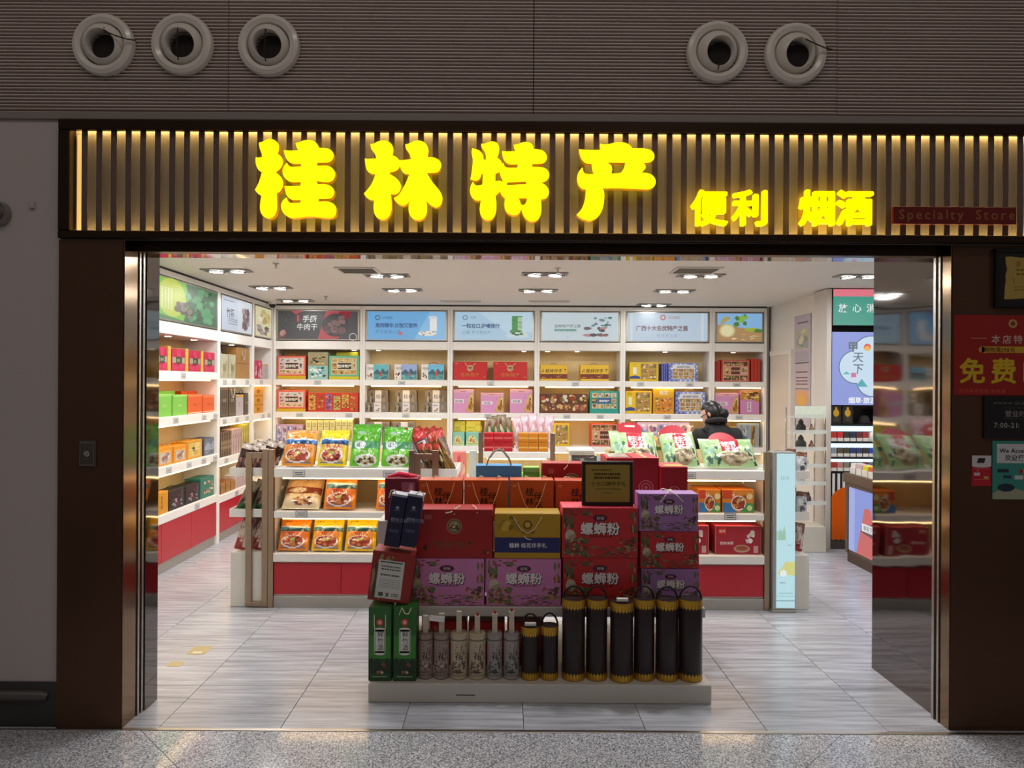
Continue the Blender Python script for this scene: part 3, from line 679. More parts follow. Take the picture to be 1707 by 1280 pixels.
def P_can(w_):
    a = Art(w_, PH, '#b6d8ee'); a.poly([(.3, 1), (1, 1), (1, .3), (.7, .2)], '#c9e4f4'); a.L = 2
    a.text('一粒在口,护嗓我行', .09, .44, .17, '#1d4f86', 2, track=-.04); a.text('25罐 罗汉果含片', .09, .22, .14, '#7aa0bc', 0); a.ring(.13, .80, .09, .03, '#5a8aa4'); a.text('大地', .19, .77, .11, '#5a8aa4', 0)
    a.rect(.735, .2, .87, .86, '#3f9a4e'); a.rect(.81, .26, .87, .82, '#e6f0dc'); a.text('罗汉', .822, .60, .10, '#2a5a34', 0, vert=True); a.ell(.80, .16, .15, .09, '#d4e4ea')
    a.blobs(.68, .10, .93, .36, ['#3c7a3e', '#7ab06a', '#2c5a34', '#d8e8c8'], 12, 6, (.1, .2), 4); return a
def P_fruit(w_):
    a = Art(w_, PH, '#d2e2e8'); a.L = 2; a.text('桂林特产罗汉果', .16, .46, .135, '#4a4a4a', 0, shear=.12); a.rect(.165, .33, .45, .40, '#3f8a74'); a.lines(.18, .44, [.355], .02, '#cfe4dc', 2, L=3)
    a.blobs(.52, .1, .90, .55, ['#7a5a58', '#b8666c', '#4a4a50', '#c88a8c', '#6a6870'], 14, 8, (.1, .2)); a.blobs(.64, .45, .93, .88, ['#5a9a8a', '#8ab8ac', '#7a88a8', '#3f7a6c'], 14, 9, (.08, .16)); a.blobs(.0, .02, .4, .16, ['#7a9a8a', '#9ab0a8'], 3, 3, (.05, .08)); return a
def P_slogan(w_):
    a = Art(w_, PH, '#c4d8ea'); a.rect(.03, .0, .06, 1, '#dbe6f0'); a.rect(.92, 0, .95, 1, '#dbe6f0'); a.L = 2
    a.text('广西十大名优特产之首', .10, .38, .20, '#6a2a34', 2, track=-.05, sx=.98); a.text('桂林罗汉果', .36, .14, .14, '#9ab4c8', 0, track=.1); a.ring(.44, .84, .10, .04, '#d0503c'); a.text('大地集团', .50, .80, .11, '#c8604c', 0); return a
def P_slice(w_):
    a = Art(w_, PH, '#8cc0ee'); a.poly([(0, 0), (1, 0), (1, .38), (.5, .5), (0, .6)], '#b88e5c'); a.L = 2; a.blobs(.35, .5, .7, 1, ['#6aa030', '#8ac048', '#4a8028'], 10, 2, (.12, .25))
    a.ell(.22, .38, .18, .24, '#d8c88a'); a.ell(.22, .38, .14, .19, '#efe6b4', L=3); a.blobs(.02, .55, .3, .9, ['#d8c890', '#b8a868'], 6, 3, (.2, .35)); a.blobs(.3, .02, .98, .3, ['#e4d4a4', '#c8b47c', '#f0e4bc', '#a8905c'], 16, 4, (.06, .13)); a.ell(.78, .42, .18, .07, '#a8b830'); a.ell(.92, .38, .1, .07, '#4a8030', L=3); return a
def P_leaf(w_):
    a = Art(w_, PH, '#7cc81e'); a.poly([(0, 0), (.09, 0), (.13, 1), (0, 1)], '#3c8a40'); a.ell(.42, .55, .16, .48, '#c8d820', 20); a.L = 2; a.poly([(.58, 1), (1, 1), (1, 0), (.55, 0), (.62, .5)], '#1d6a38')
    a.blobs(.57, .02, 1, .98, ['#2a8a48', '#3fa05a', '#14562c', '#57b070', '#0f4a26'], 46, 5, (.07, .16)); a.blobs(.44, .08, .66, .5, ['#5a4634', '#7a6248', '#3a2c22', '#8a7a66'], 14, 6, (.14, .26), 6)
    a.text('桂林特产', .075, .76, .19, '#f6f8f0', 1, vert=True); 
    for i in range(4): a.lines(.30 + i * .035, .318 + i * .035, [.25 + .045 * k_ for k_ in range(12)], .025, '#eef6c8', i)
    a.poly([(0, 0), (.6, 0), (.3, .1), (0, .16)], '#2c8a30', L=3); return a
def P_bamboo(w_):
    a = Art(w_, PH, '#d4def0'); a.rect(.5, 0, 1, 1, '#e2eaf2'); a.L = 2; a.text('竹荪', .14, .42, .30, '#20242a', 1); a.lines(.2, .5, [.2, .28, .34], .025, '#5a6a7a', 3)
    a.blobs(.60, .06, .92, .86, ['#6a4a4e', '#8a6a6c', '#b07a80', '#4a3438', '#a8a0a4'], 22, 4, (.14, .26)); a.rect(.06, .88, .4, .905, '#7a86a0'); return a
def P_cream(w_):
    a = Art(w_, PH, '#e6dcae'); a.L = 2; a.blobs(.1, .4, .95, .98, ['#d8c070', '#c8b47c', '#efe8c8', '#b8a060'], 18, 4, (.14, .28)); a.blobs(.02, .02, .95, .42, ['#8a7a70', '#c8c0b8', '#a894a0', '#5a5048'], 12, 8, (.14, .26)); return a
xb = [455, 604, 750, 895, 1038, 1187, 1278]
XB = [pX(x, YB) for x in xb]
BN = ['dark beef jerky poster', 'sky blue tea poster', 'green can poster', 'pale fruit poster', 'white slogan poster', 'sliced fruit poster']
PA = [P_jerky, P_blue, P_can, P_fruit, P_slogan, P_slice]
TG = [((.5,), (.3, .85), (.3,)), ((.45,), (.5,), (.5,)), ((.47,), (.44,), (.5,)), ((.45,), (.35, .74), (.5,)), ((.2, .75), (.5,), (.5,)), ((.45,), (.5,), (.5,))]
SPT = [(.88,), (.16,), (.85,), (.13, .48), (.5,), (.45,)]
for i in range(6):
    wd = XB[i + 1] - XB[i]
    shelf_unit('white back wall shelving bay with red doors under the ' + BN[i], (XB[i], YB, 0), 0, wd, SH, PA[i](pw_(wd)), TG[i], True, SPT[i], post0=(i == 0))
XLS = -3.0
LB = [(5.60, 7.43, [1.79, 1.38, .945, .52], P_leaf, 'large green leaf poster', ((.55,), (.47, .80, .95), (.40, .62, .80, .95), (.72,)), (.55, .85)),
      (7.43, 8.44, SH, P_bamboo, 'white mushroom poster', ((.15, .4, .8), (.15, .5, .8), (.2, .6), (.5,)), (.3, .7)), (8.44, 9.13, SH, P_cream, 'cream dried fruit poster', ((.4,), (.5, .8), (.4,)), (.5,))]
for (ya, yb_, shs, pf, nm, tg, spt) in LB:
    shelf_unit('white side wall shelving bay with red doors under the ' + nm, (XLS, ya, 0), R(90), yb_ - ya, shs, pf(pw_(yb_ - ya)), tg, True, spt)
# dark shadow-gap trim above the shelving
struct('trim_2', BX(-3.0, YB + .005, 2.681, XB[-1], YB + .06, CEIL), dark); struct('trim_3', BX(-3.06, 5.6, 2.681, -3.005, YB, CEIL), dark)
struct('trim_4', BX(XB[-1], YB, 0, XB[-1] + .025, 9.5, CEIL - .005), mat('end_trim', '#8a847c', .4))
struct('wall_back_infill', BX(-3.44, 9.14, 0, -3.0, 9.55, CEIL - .001), offw)
# ------------------------------------------------------------------ goods: builders
MC = {}
def carton_mesh(w_, d, h, c, b=.003):
    k = ('c', round(w_, 4), round(d, 4), round(h, 4), str(c))
    if k not in MC: MC[k] = RB(-w_ / 2, -d / 2, 0, w_ / 2, d / 2, h, b).mesh('carton', card(c))
    return MC[k]
def art_mesh(key, fn, w_, h, m=None):
    k = ('a', key, round(w_, 3), round(h, 3))
    if k not in MC: MC[k] = fn(w_, h).mesh('printed_front', m or PRINT)
    return MC[k]
def arc_pts(w_, h, n=9, y=0., z=0., lean=0.):
    return [(w_ / 2 * math.cos(math.pi * (1 - i / (n - 1))), y + lean * math.sin(math.pi * i / (n - 1)), z + h * math.sin(math.pi * i / (n - 1))) for i in range(n)]
def carton(name, label, cat, x, yfront, z, w_, h, d, body, art=None, rz=0, group=None, handle=None, rot=None, lid=None, top=None):
    """box whose front face centre-bottom sits at (x, yfront, z) before turning by rz about the vertical"""
    c_, s_ = math.cos(rz), math.sin(rz)
    o = ob(name, carton_mesh(w_, d, h, body), None, (x - s_ * (d / 2), yfront + c_ * (d / 2), z), rot or (0, 0, rz), label, cat, group)
    if art: ob('printed_front', art_mesh(art.__name__, art, w_ - .006, h - .006), o, (0, -d / 2 - .0006, .003))
    if lid:      # overlapping lid
        part('lid', RB(-w_ / 2 - .002, -d / 2 - .0035, h * lid[0], w_ / 2 + .002, d / 2 + .002, h + .002, .002), card(lid[1]), o)
    if handle:
        col, hw, hh = handle[:3]; hy = handle[3] if len(handle) > 3 else 0
        part('rope_handle', MB().tube(arc_pts(hw, hh, 9, hy, h - .003, handle[4] if len(handle) > 4 else 0), .0035, 6), mat('rope_' + col, col, .7), o, True)
    if top: top(o, w_, d, h)
    return o
def slack_handle(col, hw, drop, y):
    """rope handle hanging down the front face"""
    def f(o, w_, d, h):
        pts = [(hw / 2 * t, -d / 2 - .006 - .006 * (1 - abs(t)), h * .94 - drop * (1 - t * t)) for t in (-1, -.8, -.5, -.2, 0, .2, .5, .8, 1)]
        part('rope_handle', MB().tube(pts, .0028, 6), mat('rope_' + col, col, .7), o, True)
    return f
# --- flat prints for the goods
def grid(a, x0, y0, x1, y1, nx, ny, gap, bg, cols, seed, n=5, L=2):
    for i in range(nx):
        for j in range(ny):
            a0 = x0 + (x1 - x0) * i / nx + gap; a1 = x0 + (x1 - x0) * (i + 1) / nx - gap
            b0 = y0 + (y1 - y0) * j / ny + gap * a.w / a.h; b1 = y0 + (y1 - y0) * (j + 1) / ny - gap * a.w / a.h
            a.photo(a0, b0, a1, b1, bg, cols, seed + i * 7 + j * 3, n, L)
def A_redset(w_, h):
    a = Art(w_, h, '#d8402e'); a.rect(0, 0, 1, .14, '#d8b21c'); a.frame(.03, .17, .97, .97, .025, '#f0a08a', 2); a.rect(.07, .22, .93, .92, '#e8c8b8', 2)
    grid(a, .08, .74, .92, .91, 4, 1, .012, '#c8d4dc', FOODP, 3, 4, 3); grid(a, .08, .24, .92, .40, 4, 1, .012, '#d8c090', FOOD, 9, 4, 3); grid(a, .08, .42, .26, .72, 1, 2, .012, '#a8b8c8', FOOD, 5, 4, 3); grid(a, .76, .42, .92, .72, 1, 1, .012, '#c8ccd4', FOODP, 6, 4, 3)
    a.rect(.29, .44, .74, .70, '#3c2c26', 3); a.text('桂林特产', .515, .51, .15, '#f2e8d4', 2, center=True, L=5); return a
def A_tealtall(w_, h):
    a = Art(w_, h, '#9cc8be'); a.rect(0, .5, 1, 1, '#a0946a'); a.blobs(.05, .55, .95, .95, ['#4a4028', '#2c2a1c', '#c8b884', '#6a5c38'], 22, 3, (.08, .16)); a.blobs(.05, .05, .95, .48, ['#4a8aa8', '#e8f0ec', '#2c5a60', '#6ab0a8', '#d8e4d8'], 20, 5, (.09, .17)); return a
def A_greenset(w_, h):
    a = Art(w_, h, '#6cb890'); a.rect(0, 0, 1, .12, '#d8c81c'); a.rect(.08, .20, .92, .92, '#d8c8a0', 2); grid(a, .09, .72, .91, .91, 4, 1, .012, '#c8b078', FOODP, 4, 4, 3); grid(a, .09, .21, .91, .40, 4, 1, .012, '#b89858', FOOD, 8, 4, 3); grid(a, .09, .42, .26, .70, 1, 1, .012, '#a86a3c', FOOD, 2, 4, 3); grid(a, .76, .42, .91, .70, 1, 1, .012, '#c8b890', FOODP, 7, 4, 3)
    a.rect(.29, .44, .74, .70, '#34342a', 3); a.text('桂林特产', .515, .51, .15, '#f2eed8', 2, center=True, L=5); return a
def scen(a, x0, sky, seed, fig):
    a.rect(0, 0, x0, 1, '#efe9e2'); a.text('桂林', .06, .66, .2, '#6a4a40', 0); a.blobs(.03, .08, x0 - .03, .48, ['#8a5a4c', '#b8a094', '#4c3c38'], 6, seed, (.16, .3)); a.rect(x0, 0, 1, 1, sky)
    a.poly([(x0, .45), (.5, .7), (.62, .5), (.74, .75), (.86, .52), (1, .66), (1, .35), (x0, .35)], '#3f6a78', 2); a.rect(x0, 0, 1, .36, '#58a0a4', 2); a.blobs(x0, .02, 1, .34, ['#2c5a5c', '#8cc8c8', '#3c7a84'], 7, seed + 2, (.1, .2), 3)
    a.poly([(.62, .22), (.72, .22), (.70, .55), (.66, .62)], fig, 6); return a
def A_trip1(w_, h): return scen(Art(w_, h, '#fff'), .33, '#6cc0cc', 1, '#d84a3c')
def A_trip2(w_, h): return scen(Art(w_, h, '#fff'), .30, '#9cb4e4', 5, '#c05a78')
def A_trip3(w_, h): return scen(Art(w_, h, '#fff'), .30, '#74c4e8', 9, '#e04a34')
def A_redlogo(w_, h):
    a = Art(w_, h, '#c81e1e'); a.disc(.5, .66, .17, '#c8b284', 18); a.disc(.5, .66, .12, '#8a2a1e', 14, 2); a.blobs(.44, .56, .56, .76, ['#d8c898', '#5c7a4c'], 5, 2, (.2, .3), 3); a.text('桂林特产', .5, .2, .24, '#b8742c', 1, center=True, track=.12); a.rect(.05, .88, .13, .95, '#d86a58'); a.blobs(.82, .04, .97, .24, ['#d8924c', '#b83c2c'], 4, 3, (.2, .35)); a.blobs(.03, .1, .15, .3, ['#7a1c18', '#a8502c'], 3, 4, (.2, .35)); return a
def A_yellowbox(w_, h):
    a = Art(w_, h, '#ecc030'); a.rect(0, .12, 1, .42, '#7a3424', 2); a.blobs(.02, .13, .98, .41, ['#b8703c', '#3c1a18', '#d8a85c', '#8a3a2c'], 16, 4, (.07, .13), 3); a.text('桂林伴手', .5, .52, .28, '#4c2010', 1, center=True, shear=.12); a.blobs(.04, .5, .16, .8, ['#8a5a14', '#b88a24'], 3, 2, (.2, .3)); a.blobs(.84, .5, .97, .85, ['#8a5a14', '#b88a24'], 3, 7, (.2, .3)); return a
def A_yellowfood(w_, h):
    a = Art(w_, h, '#e0b818'); a.rect(0, 0, .36, 1, '#e8c41c'); a.rect(.12, .38, .24, .74, '#e8ecf0', 2); a.poly([(0, .12), (.36, .12), (.36, .24), (.2, .3), (0, .24)], '#3c4a8a', 2); grid(a, .38, .08, .94, .96, 2, 3, .006, '#a8884c', FOODP, 4, 7); a.text('桂林', .10, .85, .09, '#c83c1c', 1); return a
def A_bluefood(w_, h):
    a = Art(w_, h, '#8a94cc'); r = random.Random(3)
    for i in range(13):
        for j in range(9):
            if (i + j) % 2: a.rect(i / 13, j / 9, (i + .8) / 13, (j + .75) / 9, '#4c5aa4' if r.random() < .7 else '#e4e6f0', 2)
    a.rect(.13, .12, .88, .92, '#dfe2ea', 3); a.text('桂林特产桂花', .5, .74, .12, '#2c2c3c', 1, center=True, L=4); grid(a, .14, .14, .87, .70, 4, 3, .006, '#b0945c', FOODP, 4, 6, 4); return a
def A_redgrid(w_, h):
    a = Art(w_, h, '#c83c28'); a.rect(.05, .03, .95, .97, '#e0a088', 2); grid(a, .06, .70, .94, .96, 3, 1, .014, '#4c3a2c', FOOD, 2, 6, 3); grid(a, .06, .04, .94, .30, 3, 1, .014, '#5c4030', FOODP, 5, 6, 3); grid(a, .06, .33, .30, .67, 1, 1, .01, '#c8a070', FOOD, 7, 6, 3); a.rect(.34, .34, .66, .67, '#5c2a20', 3); a.text('大吉大利', .5, .46, .11, '#e8d0a8', 1, center=True, L=5); grid(a, .70, .33, .94, .67, 1, 1, .01, '#c8b8a0', FOODP, 8, 6, 3); return a
def A_redset2(w_, h):
    a = Art(w_, h, '#c8341c')
    for i in range(6): grid(a, .01 + i * .165, .08 + .12 * (i % 3 == 1), .155 + i * .165, .95 - .1 * (i % 2), 1, 4, .006, ['#d8b050', '#c85a28', '#8a6ab0', '#b8c060'][i % 4], FOOD, i * 3, 4)
    return a
def A_grey(w_, h):
    a = Art(w_, h, '#8a7c6a'); a.blobs(0, 0, .30, 1, ['#54483c', '#a89a80', '#3c342c'], 12, 3, (.16, .3)); a.rect(.36, 0, .68, 1, '#e8e2dc', 2); a.text('桂林', .40, .62, .22, '#3c342c', 0, L=3); a.blobs(.40, .06, .64, .44, ['#5c4a40', '#a08a70', '#8a5a3c'], 7, 4, (.16, .3), 3); a.blobs(.7, 0, 1, 1, ['#76685a', '#9a8c78'], 6, 6, (.2, .4)); return a
def A_pink(w_, h):
    a = Art(w_, h, '#d898c4'); a.poly([(.58, .04), (1, .04), (1, .72), (.86, .9)], '#c8a45c', 2); a.blobs(.62, .06, 1, .84, ['#8a5a24', '#d8b46c', '#5c3c1c', '#e4c88c', '#b87a2c'], 22, 4, (.14, .26), 3); a.poly([(.50, .04), (.60, .04), (.86, .9), (.76, .9)], '#d898c4', 7); a.rect(.05, .42, .52, .58, '#eae4ea', 3); a.text('桂花糕', .28, .45, .11, '#5c3c54', 1, center=True, L=5); a.rect(0, .86, 1, 1, '#e0a8b0', 8); a.text('桂林特产', .5, .90, .06, '#8a4a64', 1, center=True, L=9); return a
def A_pink2(w_, h):
    a = Art(w_, h, '#d08cbc'); a.poly([(0, 1), (1, 1), (1, .5), (.5, .66), (0, .6)], '#c08a34', 2); a.blobs(0, .6, 1, 1, ['#7a4a1c', '#e0b45c', '#a8642c', '#5c3414', '#f0d494'], 24, 4, (.1, .2), 3); a.rect(.36, .1, .58, .52, '#e6d8e2', 3); a.text('桂花糕', .40, .40, .11, '#5c3c54', 1, vert=True, L=4); return a
def A_brownset(w_, h):
    a = Art(w_, h, '#6a3c24'); grid(a, .0, .48, 1, .98, 5, 1, .006, '#5c3422', FOOD + ['#d8cfc0'], 3, 9); grid(a, .0, .10, 1, .48, 6, 1, .006, '#74442a', FOODP + ['#d8b070'], 6, 9); return a
def A_tealset(w_, h):
    a = Art(w_, h, '#2f9a8c'); grid(a, .06, .70, .94, .95, 4, 1, .014, '#c8c4b0', FOODP, 2, 4); grid(a, .06, .20, .94, .44, 4, 1, .014, '#d0c0a0', FOOD, 6, 4); grid(a, .06, .45, .26, .69, 1, 1, .012, '#5c5040', FOODP, 5, 5); grid(a, .74, .45, .94, .69, 1, 1, .012, '#b8a888', FOODP, 4, 5); a.rect(.28, .45, .72, .69, '#34588c', 2); a.text('桂林特产', .5, .52, .12, '#e8f0f0', 2, center=True, L=4); return a
def A_orangebig(w_, h):
    a = Art(w_, h, '#e0a01c'); a.rect(.0, .66, 1, 1, '#e8b020', 2); a.text('桂花', .28, .76, .18, '#f2ead0', 2, L=4); grid(a, .06, .06, .94, .64, 3, 3, .01, '#d8802c', FOOD + ['#e8d070'], 4, 5); return a
def A_yellowplain(w_, h):
    a = Art(w_, h, '#e0d860'); a.ell(.5, .13, .16, .12, '#7a6a8a', 12, 2); a.ring(.82, .7, .18, .04, '#c8c040', L=2); a.lines(.1, .5, [.55, .7], .06, '#b8a840', 3); return a
def A_mint(w_, h):
    a = Art(w_, h, '#8cc8b8'); a.rect(0, 0, 1, .35, '#b8d8a0', 2); a.ell(.42, .45, .3, .34, '#d8dc98', 14, 3); a.blobs(.2, .2, .64, .74, ['#d8a848', '#8a9a50', '#c86a4c'], 6, 3, (.16, .28), 4); a.lines(.1, .9, [.12], .05, '#c8a840', 3, L=3); return a
def A_purple(w_, h):
    a = Art(w_, h, '#a898c0')
    for i in range(5): grid(a, i * .2, .05, i * .2 + .19, .95, 1, 2, .012, ['#c8b0d0', '#d8c8c0', '#8a94b8'][i % 3], ['#6a5a8a', '#d8c8d8', '#b06a84', '#e8e0e8', '#7a8ab0'], i * 3, 6)
    return a
def A_bluegrey(w_, h):
    a = Art(w_, h, '#9aa4ac'); a.disc(.25, .68, .09, '#3c4a6a', 12, 2); a.ell(.28, .38, .14, .12, '#5c6a88', L=2); a.rect(.62, .08, .82, .92, '#b08a3c', 2); a.blobs(.62, .08, .82, .92, ['#d8b46c', '#6a5030'], 9, 3, (.2, .35), 3); a.blobs(0, 0, .6, 1, ['#b8c0c4', '#848e98'], 10, 5, (.1, .2), 2); return a
def A_slim(w_, h):
    a = Art(w_, h, '#e4d890'); a.rect(.12, .12, .88, .6, '#c8bc70', 2); a.blobs(.15, .1, .85, .55, ['#8a7a3c', '#b8a85c'], 4, 3, (.25, .4), 3); a.lines(.2, .8, [.75, .85], .04, '#8a7c3c', 3); return a
def A_redband(w_, h):
    a = Art(w_, h, '#b81c40'); a.blobs(0, 0, 1, 1, ['#c8305c', '#a81434'], 8, 2, (.2, .35), 1); a.rect(.04, .36, .96, .62, '#a09a84', 5); a.rect(.30, .33, .74, .65, '#3c3c30', 6); a.text('桂花', .36, .42, .15, '#b8b090', 1, L=7); return a
def A_green(w_, h):
    a = Art(w_, h, '#7cc44c'); a.rect(.0, .9, 1, 1, '#94d068', 2); a.text('桂花糕', .5, .42, .14, '#b8e08c', 1, center=True); a.rect(0, 0, .03, 1, '#5ca434', 2); return a
def A_orange(w_, h):
    a = Art(w_, h, '#e05c28'); a.rect(.0, .9, 1, 1, '#f0804c', 2); a.text('桂花糕', .5, .42, .15, '#a83c14', 1, center=True); a.rect(0, .02, 1, .07, '#f0c8a8', 2); return a
def A_window(w_, h):
    a = Art(w_, h, '#e8941c'); a.rect(.14, .10, .86, .70, '#c8c0b0', 2); a.blobs(.16, .12, .84, .68, ['#8a8074', '#e8e0d4', '#b09a8c', '#9a6a5c'], 10, 3, (.15, .28), 3); a.rect(.1, .74, .9, .78, '#f4c870', 2); return a
def A_amber(w_, h):
    a = Art(w_, h, '#d89a2c'); a.rect(.1, .1, .9, .9, '#dcb864', 2); a.rect(.1, .5, .9, .53, '#f4ecc8', 3); a.blobs(.12, .12, .88, .88, ['#c8a448', '#e4c87c'], 7, 3, (.16, .3), 2); return a
def A_navy(w_, h):
    a = Art(w_, h, '#6a7484'); a.rect(.0, 0, .06, 1, '#1c2028', 2); a.poly([(.1, .5), (.4, .8), (.7, .55), (1, .9), (1, .3), (.1, .3)], '#98a4b4', 2); a.blobs(.1, .1, .98, .5, ['#4c5468', '#b0a0a8', '#7a6a78'], 10, 4, (.12, .22), 3); return a
def A_black(w_, h):
    a = Art(w_, h, '#232026'); a.blobs(.1, .1, .9, .75, ['#6a3440', '#3c5a6c', '#a8848c', '#54444c', '#8aa0a8'], 12, 3, (.08, .16), 2); a.rect(.8, .4, .84, .95, '#6c7c74', 3); return a
def A_teal(w_, h):
    a = Art(w_, h, '#2c7a68'); a.blobs(.1, .1, .95, .9, ['#c85a4c', '#d8a884', '#1c5a4c', '#4c9a88', '#e0c8a8'], 16, 4, (.08, .16), 2); return a
def A_gold(w_, h):
    a = Art(w_, h, '#d8941c'); a.text('桂花糕', .3, .66, .20, '#5c3008', 1, vert=True); return a
def A_sage(w_, h):
    a = Art(w_, h, '#b4b094'); a.blobs(0, 0, 1, 1, ['#a49e80', '#c4c0a6'], 8, 4, (.15, .3), 1); a.rect(.3, .3, .7, .6, '#8a845c', 4); return a
def A_kraft(w_, h):
    a = Art(w_, h, '#a87c44'); a.rect(0, .48, 1, .5, '#6c4a24', 2); a.text('桂林', .35, .66, .12, '#7a5428', 1); return a
def A_darkgift(w_, h):
    a = Art(w_, h, '#4c4038'); a.frame(.06, .06, .94, .94, .02, '#7a6a58', 2); a.text('桂林', .3, .5, .14, '#a89878', 1); return a
def A_whitegift(w_, h):
    a = Art(w_, h, '#b8b0b4'); a.rect(0, .9, 1, 1, '#d8a020', 2); a.text('桂林', .35, .55, .12, '#7a5c60', 1, vert=True); return a
def A_orangestack(w_, h):
    a = Art(w_, h, '#e09a20'); a.text('桂林', .5, .25, .5, '#7a3c10', 2, center=True); a.rect(0, .9, 1, 1, '#c8641c', 2); return a
def A_pinkred(w_, h):
    a = Art(w_, h, '#c8305c'); a.blobs(0, 0, 1, 1, ['#e89ab0', '#a01c40', '#d8c8cc'], 12, 3, (.12, .22), 1); return a
def A_whiteblack(w_, h):
    a = Art(w_, h, '#e8e6e4'); a.blobs(.1, .4, .9, .9, ['#3c3c40', '#8a8a90'], 6, 3, (.14, .25), 1); a.blobs(.2, .05, .8, .35, ['#b86a5c', '#5c5c60'], 4, 5, (.2, .3), 1); return a
def A_brownslim(w_, h):
    a = Art(w_, h, '#5c4234'); a.rect(.2, .15, .8, .85, '#7a604c', 2); a.text('桂林', .3, .5, .2, '#c8b090', 0, vert=True, L=3); return a
def A_pinkgrey(w_, h):
    a = Art(w_, h, '#c8a8a4'); a.blobs(0, 0, 1, .9, ['#8a6a6c', '#e0ccc8', '#a88a8c'], 12, 3, (.14, .26), 1); return a
def A_yg(w_, h):
    a = Art(w_, h, '#c8b848'); a.blobs(0, 0, 1, 1, ['#a08c28', '#e0d884', '#b86a3c'], 12, 3, (.14, .26), 1); return a

# ------------------------------------------------------------------ goods on the back wall shelves
def back_item(name, label, cat, x0, x1, ytop, sh, body, art, d=.14, ybot=None, yf=.03, handle=None, top=None, rise=0., lid=None):
    Y = YB + yf; z = SH[sh] + .0005 + rise
    xa, xc_ = pX(x0, Y), pX(x1, Y); mid = (xa + xc_) / 2
    for bi in range(6):
        if XB[bi] < mid < XB[bi + 1]: xa = max(xa, XB[bi] + .039); xc_ = min(xc_, XB[bi + 1] - .039)
    wd = xc_ - xa; xc = (xa + xc_) / 2
    h = pZ(ytop, Y, (x0 + x1) / 2) - z
    return carton(name, label, cat, xc, Y, z, wd - .003, max(h, .05), d, body, art, 0, None, handle, None, lid, top)
B = back_item
gold = '#c8a04c'
hs = lambda w_: ('#e8dcc8', w_, .03)
B('gift_box', 'red framed specialty gift box with yellow base, upper shelf under the beef jerky poster', 'gift box', 458, 510, 593, 0, '#c23a28', A_redset, .12, handle=(gold, .12, .03))
B('gift_box', 'tall sage and teal gift box between red and green ones under the beef poster', 'gift box', 513, 547, 587, 0, '#8ab0a4', A_tealtall, .10)
B('gift_box', 'green framed gift box with yellow base, upper shelf under the beef jerky poster', 'gift box', 548, 599, 593, 0, '#5ca480', A_greenset, .10, handle=(gold, .12, .03))
B('gift_box', 'plain yellow-green gift box standing behind the green framed one', 'gift box', 560, 597, 587, 0, '#c8b820', None, .10, yf=.16)
for i, (x0, x1, ar, lb) in enumerate(((608, 648, A_trip1, 'teal river'), (657, 695, A_trip2, 'lilac skyline'), (702, 740, A_trip3, 'bright blue'))):
    B('souvenir_box', 'low scenic souvenir box with white end and %s picture under the sky blue poster' % lb, 'gift box', x0, x1, 607, 0, '#d8d4cc', ar, .16, handle=(('#b83c3c', .12, .025) if i == 2 else None))
for i, (x0, x1) in enumerate(((755, 812), (822, 879))):
    B('gift_box', 'bright red gift box with gold emblem, %s, below the green can poster' % ('first of two' if i == 0 else 'second of two'), 'gift box', x0, x1, 603, 0, '#b81a1a', A_redlogo, .16, top=slack_handle('#d8c8a0', .14, .05, 0))
for i, (x0, x1) in enumerate(((899, 946), (967, 1015))):
    B('gift_box', 'golden gift box with brown food band, %s of two under the pale fruit poster' % ('first', 'second')[i], 'gift box', x0, x1, 608, 0, '#c89a18', A_yellowbox, .14, handle=('#8a5a1c', .10, .02))
B('gift_box', 'yellow gift box with food photos, upper shelf under the white slogan poster', 'gift box', 1049, 1098, 604, 0, '#b8a41c', A_yellowfood, .12)
for i in range(3): B('gift_box', 'indigo box edge-on, %s of three, beside a checked blue gift box' % ORD[i], 'gift box', 1103 + i * 3.4, 1106 + i * 3.4, 606, 0, '#5c62a8', None, .24, yf=.03)
B('gift_box', 'blue checked gift box with food photos, upper shelf under the white slogan poster', 'gift box', 1114, 1164, 605, 0, '#6a74b8', A_bluefood, .12, handle=('#b8a050', .1, .02))
B('gift_box', 'red gift box with photo grid on the upper shelf under the sliced fruit poster', 'gift box', 1202, 1250, 600, 0, '#b83020', A_redgrid, .12, rise=.0)
B('gift_box', 'plain red box at the post side of the photo grid box', 'gift box', 1192, 1201, 602, 0, '#a82a1e', None, .2)
for i in range(3): B('gift_box', 'plain red box standing edge-on, %s of three, under the sliced fruit poster' % ORD[i], 'gift box', 1252 + i * 5.2, 1257 + i * 5.2, 598, 0, '#b83424', None, .22)
B('gift_box', 'red framed specialty gift box with yellow base, middle shelf under the beef jerky poster', 'gift box', 458, 510, 650, 1, '#c23a28', A_redset, .12, handle=(gold, .12, .03))
B('gift_set', 'wide red gift set with six columns of snack packs under the beef poster', 'gift box', 513, 598, 655, 1, '#b82c18', A_redset2, .14)
for i, (x0, x1) in enumerate(((606, 648), (657, 696), (707, 746))):
    B('tea_box', 'grey-brown tea box, front of stack %s under the sky blue poster' % ('one', 'two', 'three')[i], 'box', x0, x1, 670.5, 1, '#7a6c5a', A_grey, .12)
    B('tea_box', 'grey-brown tea box, back of stack %s under the sky blue poster' % ('one', 'two', 'three')[i], 'box', x0 + 1, x1 - 1, 650, 1, '#7a6c5a', A_grey, .12, yf=.16)
for i, (x0, x1, yt) in enumerate(((752, 790, 649), (801, 840, 655), (850, 888, 649))):
    B('cake_box', 'pink cake box with snack photo wedge, %s of three under the green can poster' % ORD[i], 'box', x0, x1, yt, 1, '#c884b4', A_pink, .12)
B('gift_set', 'long dark brown gift set covered in food photos under the pale fruit poster', 'gift box', 897, 980, 656, 1, '#5c301c', A_brownset, .14)
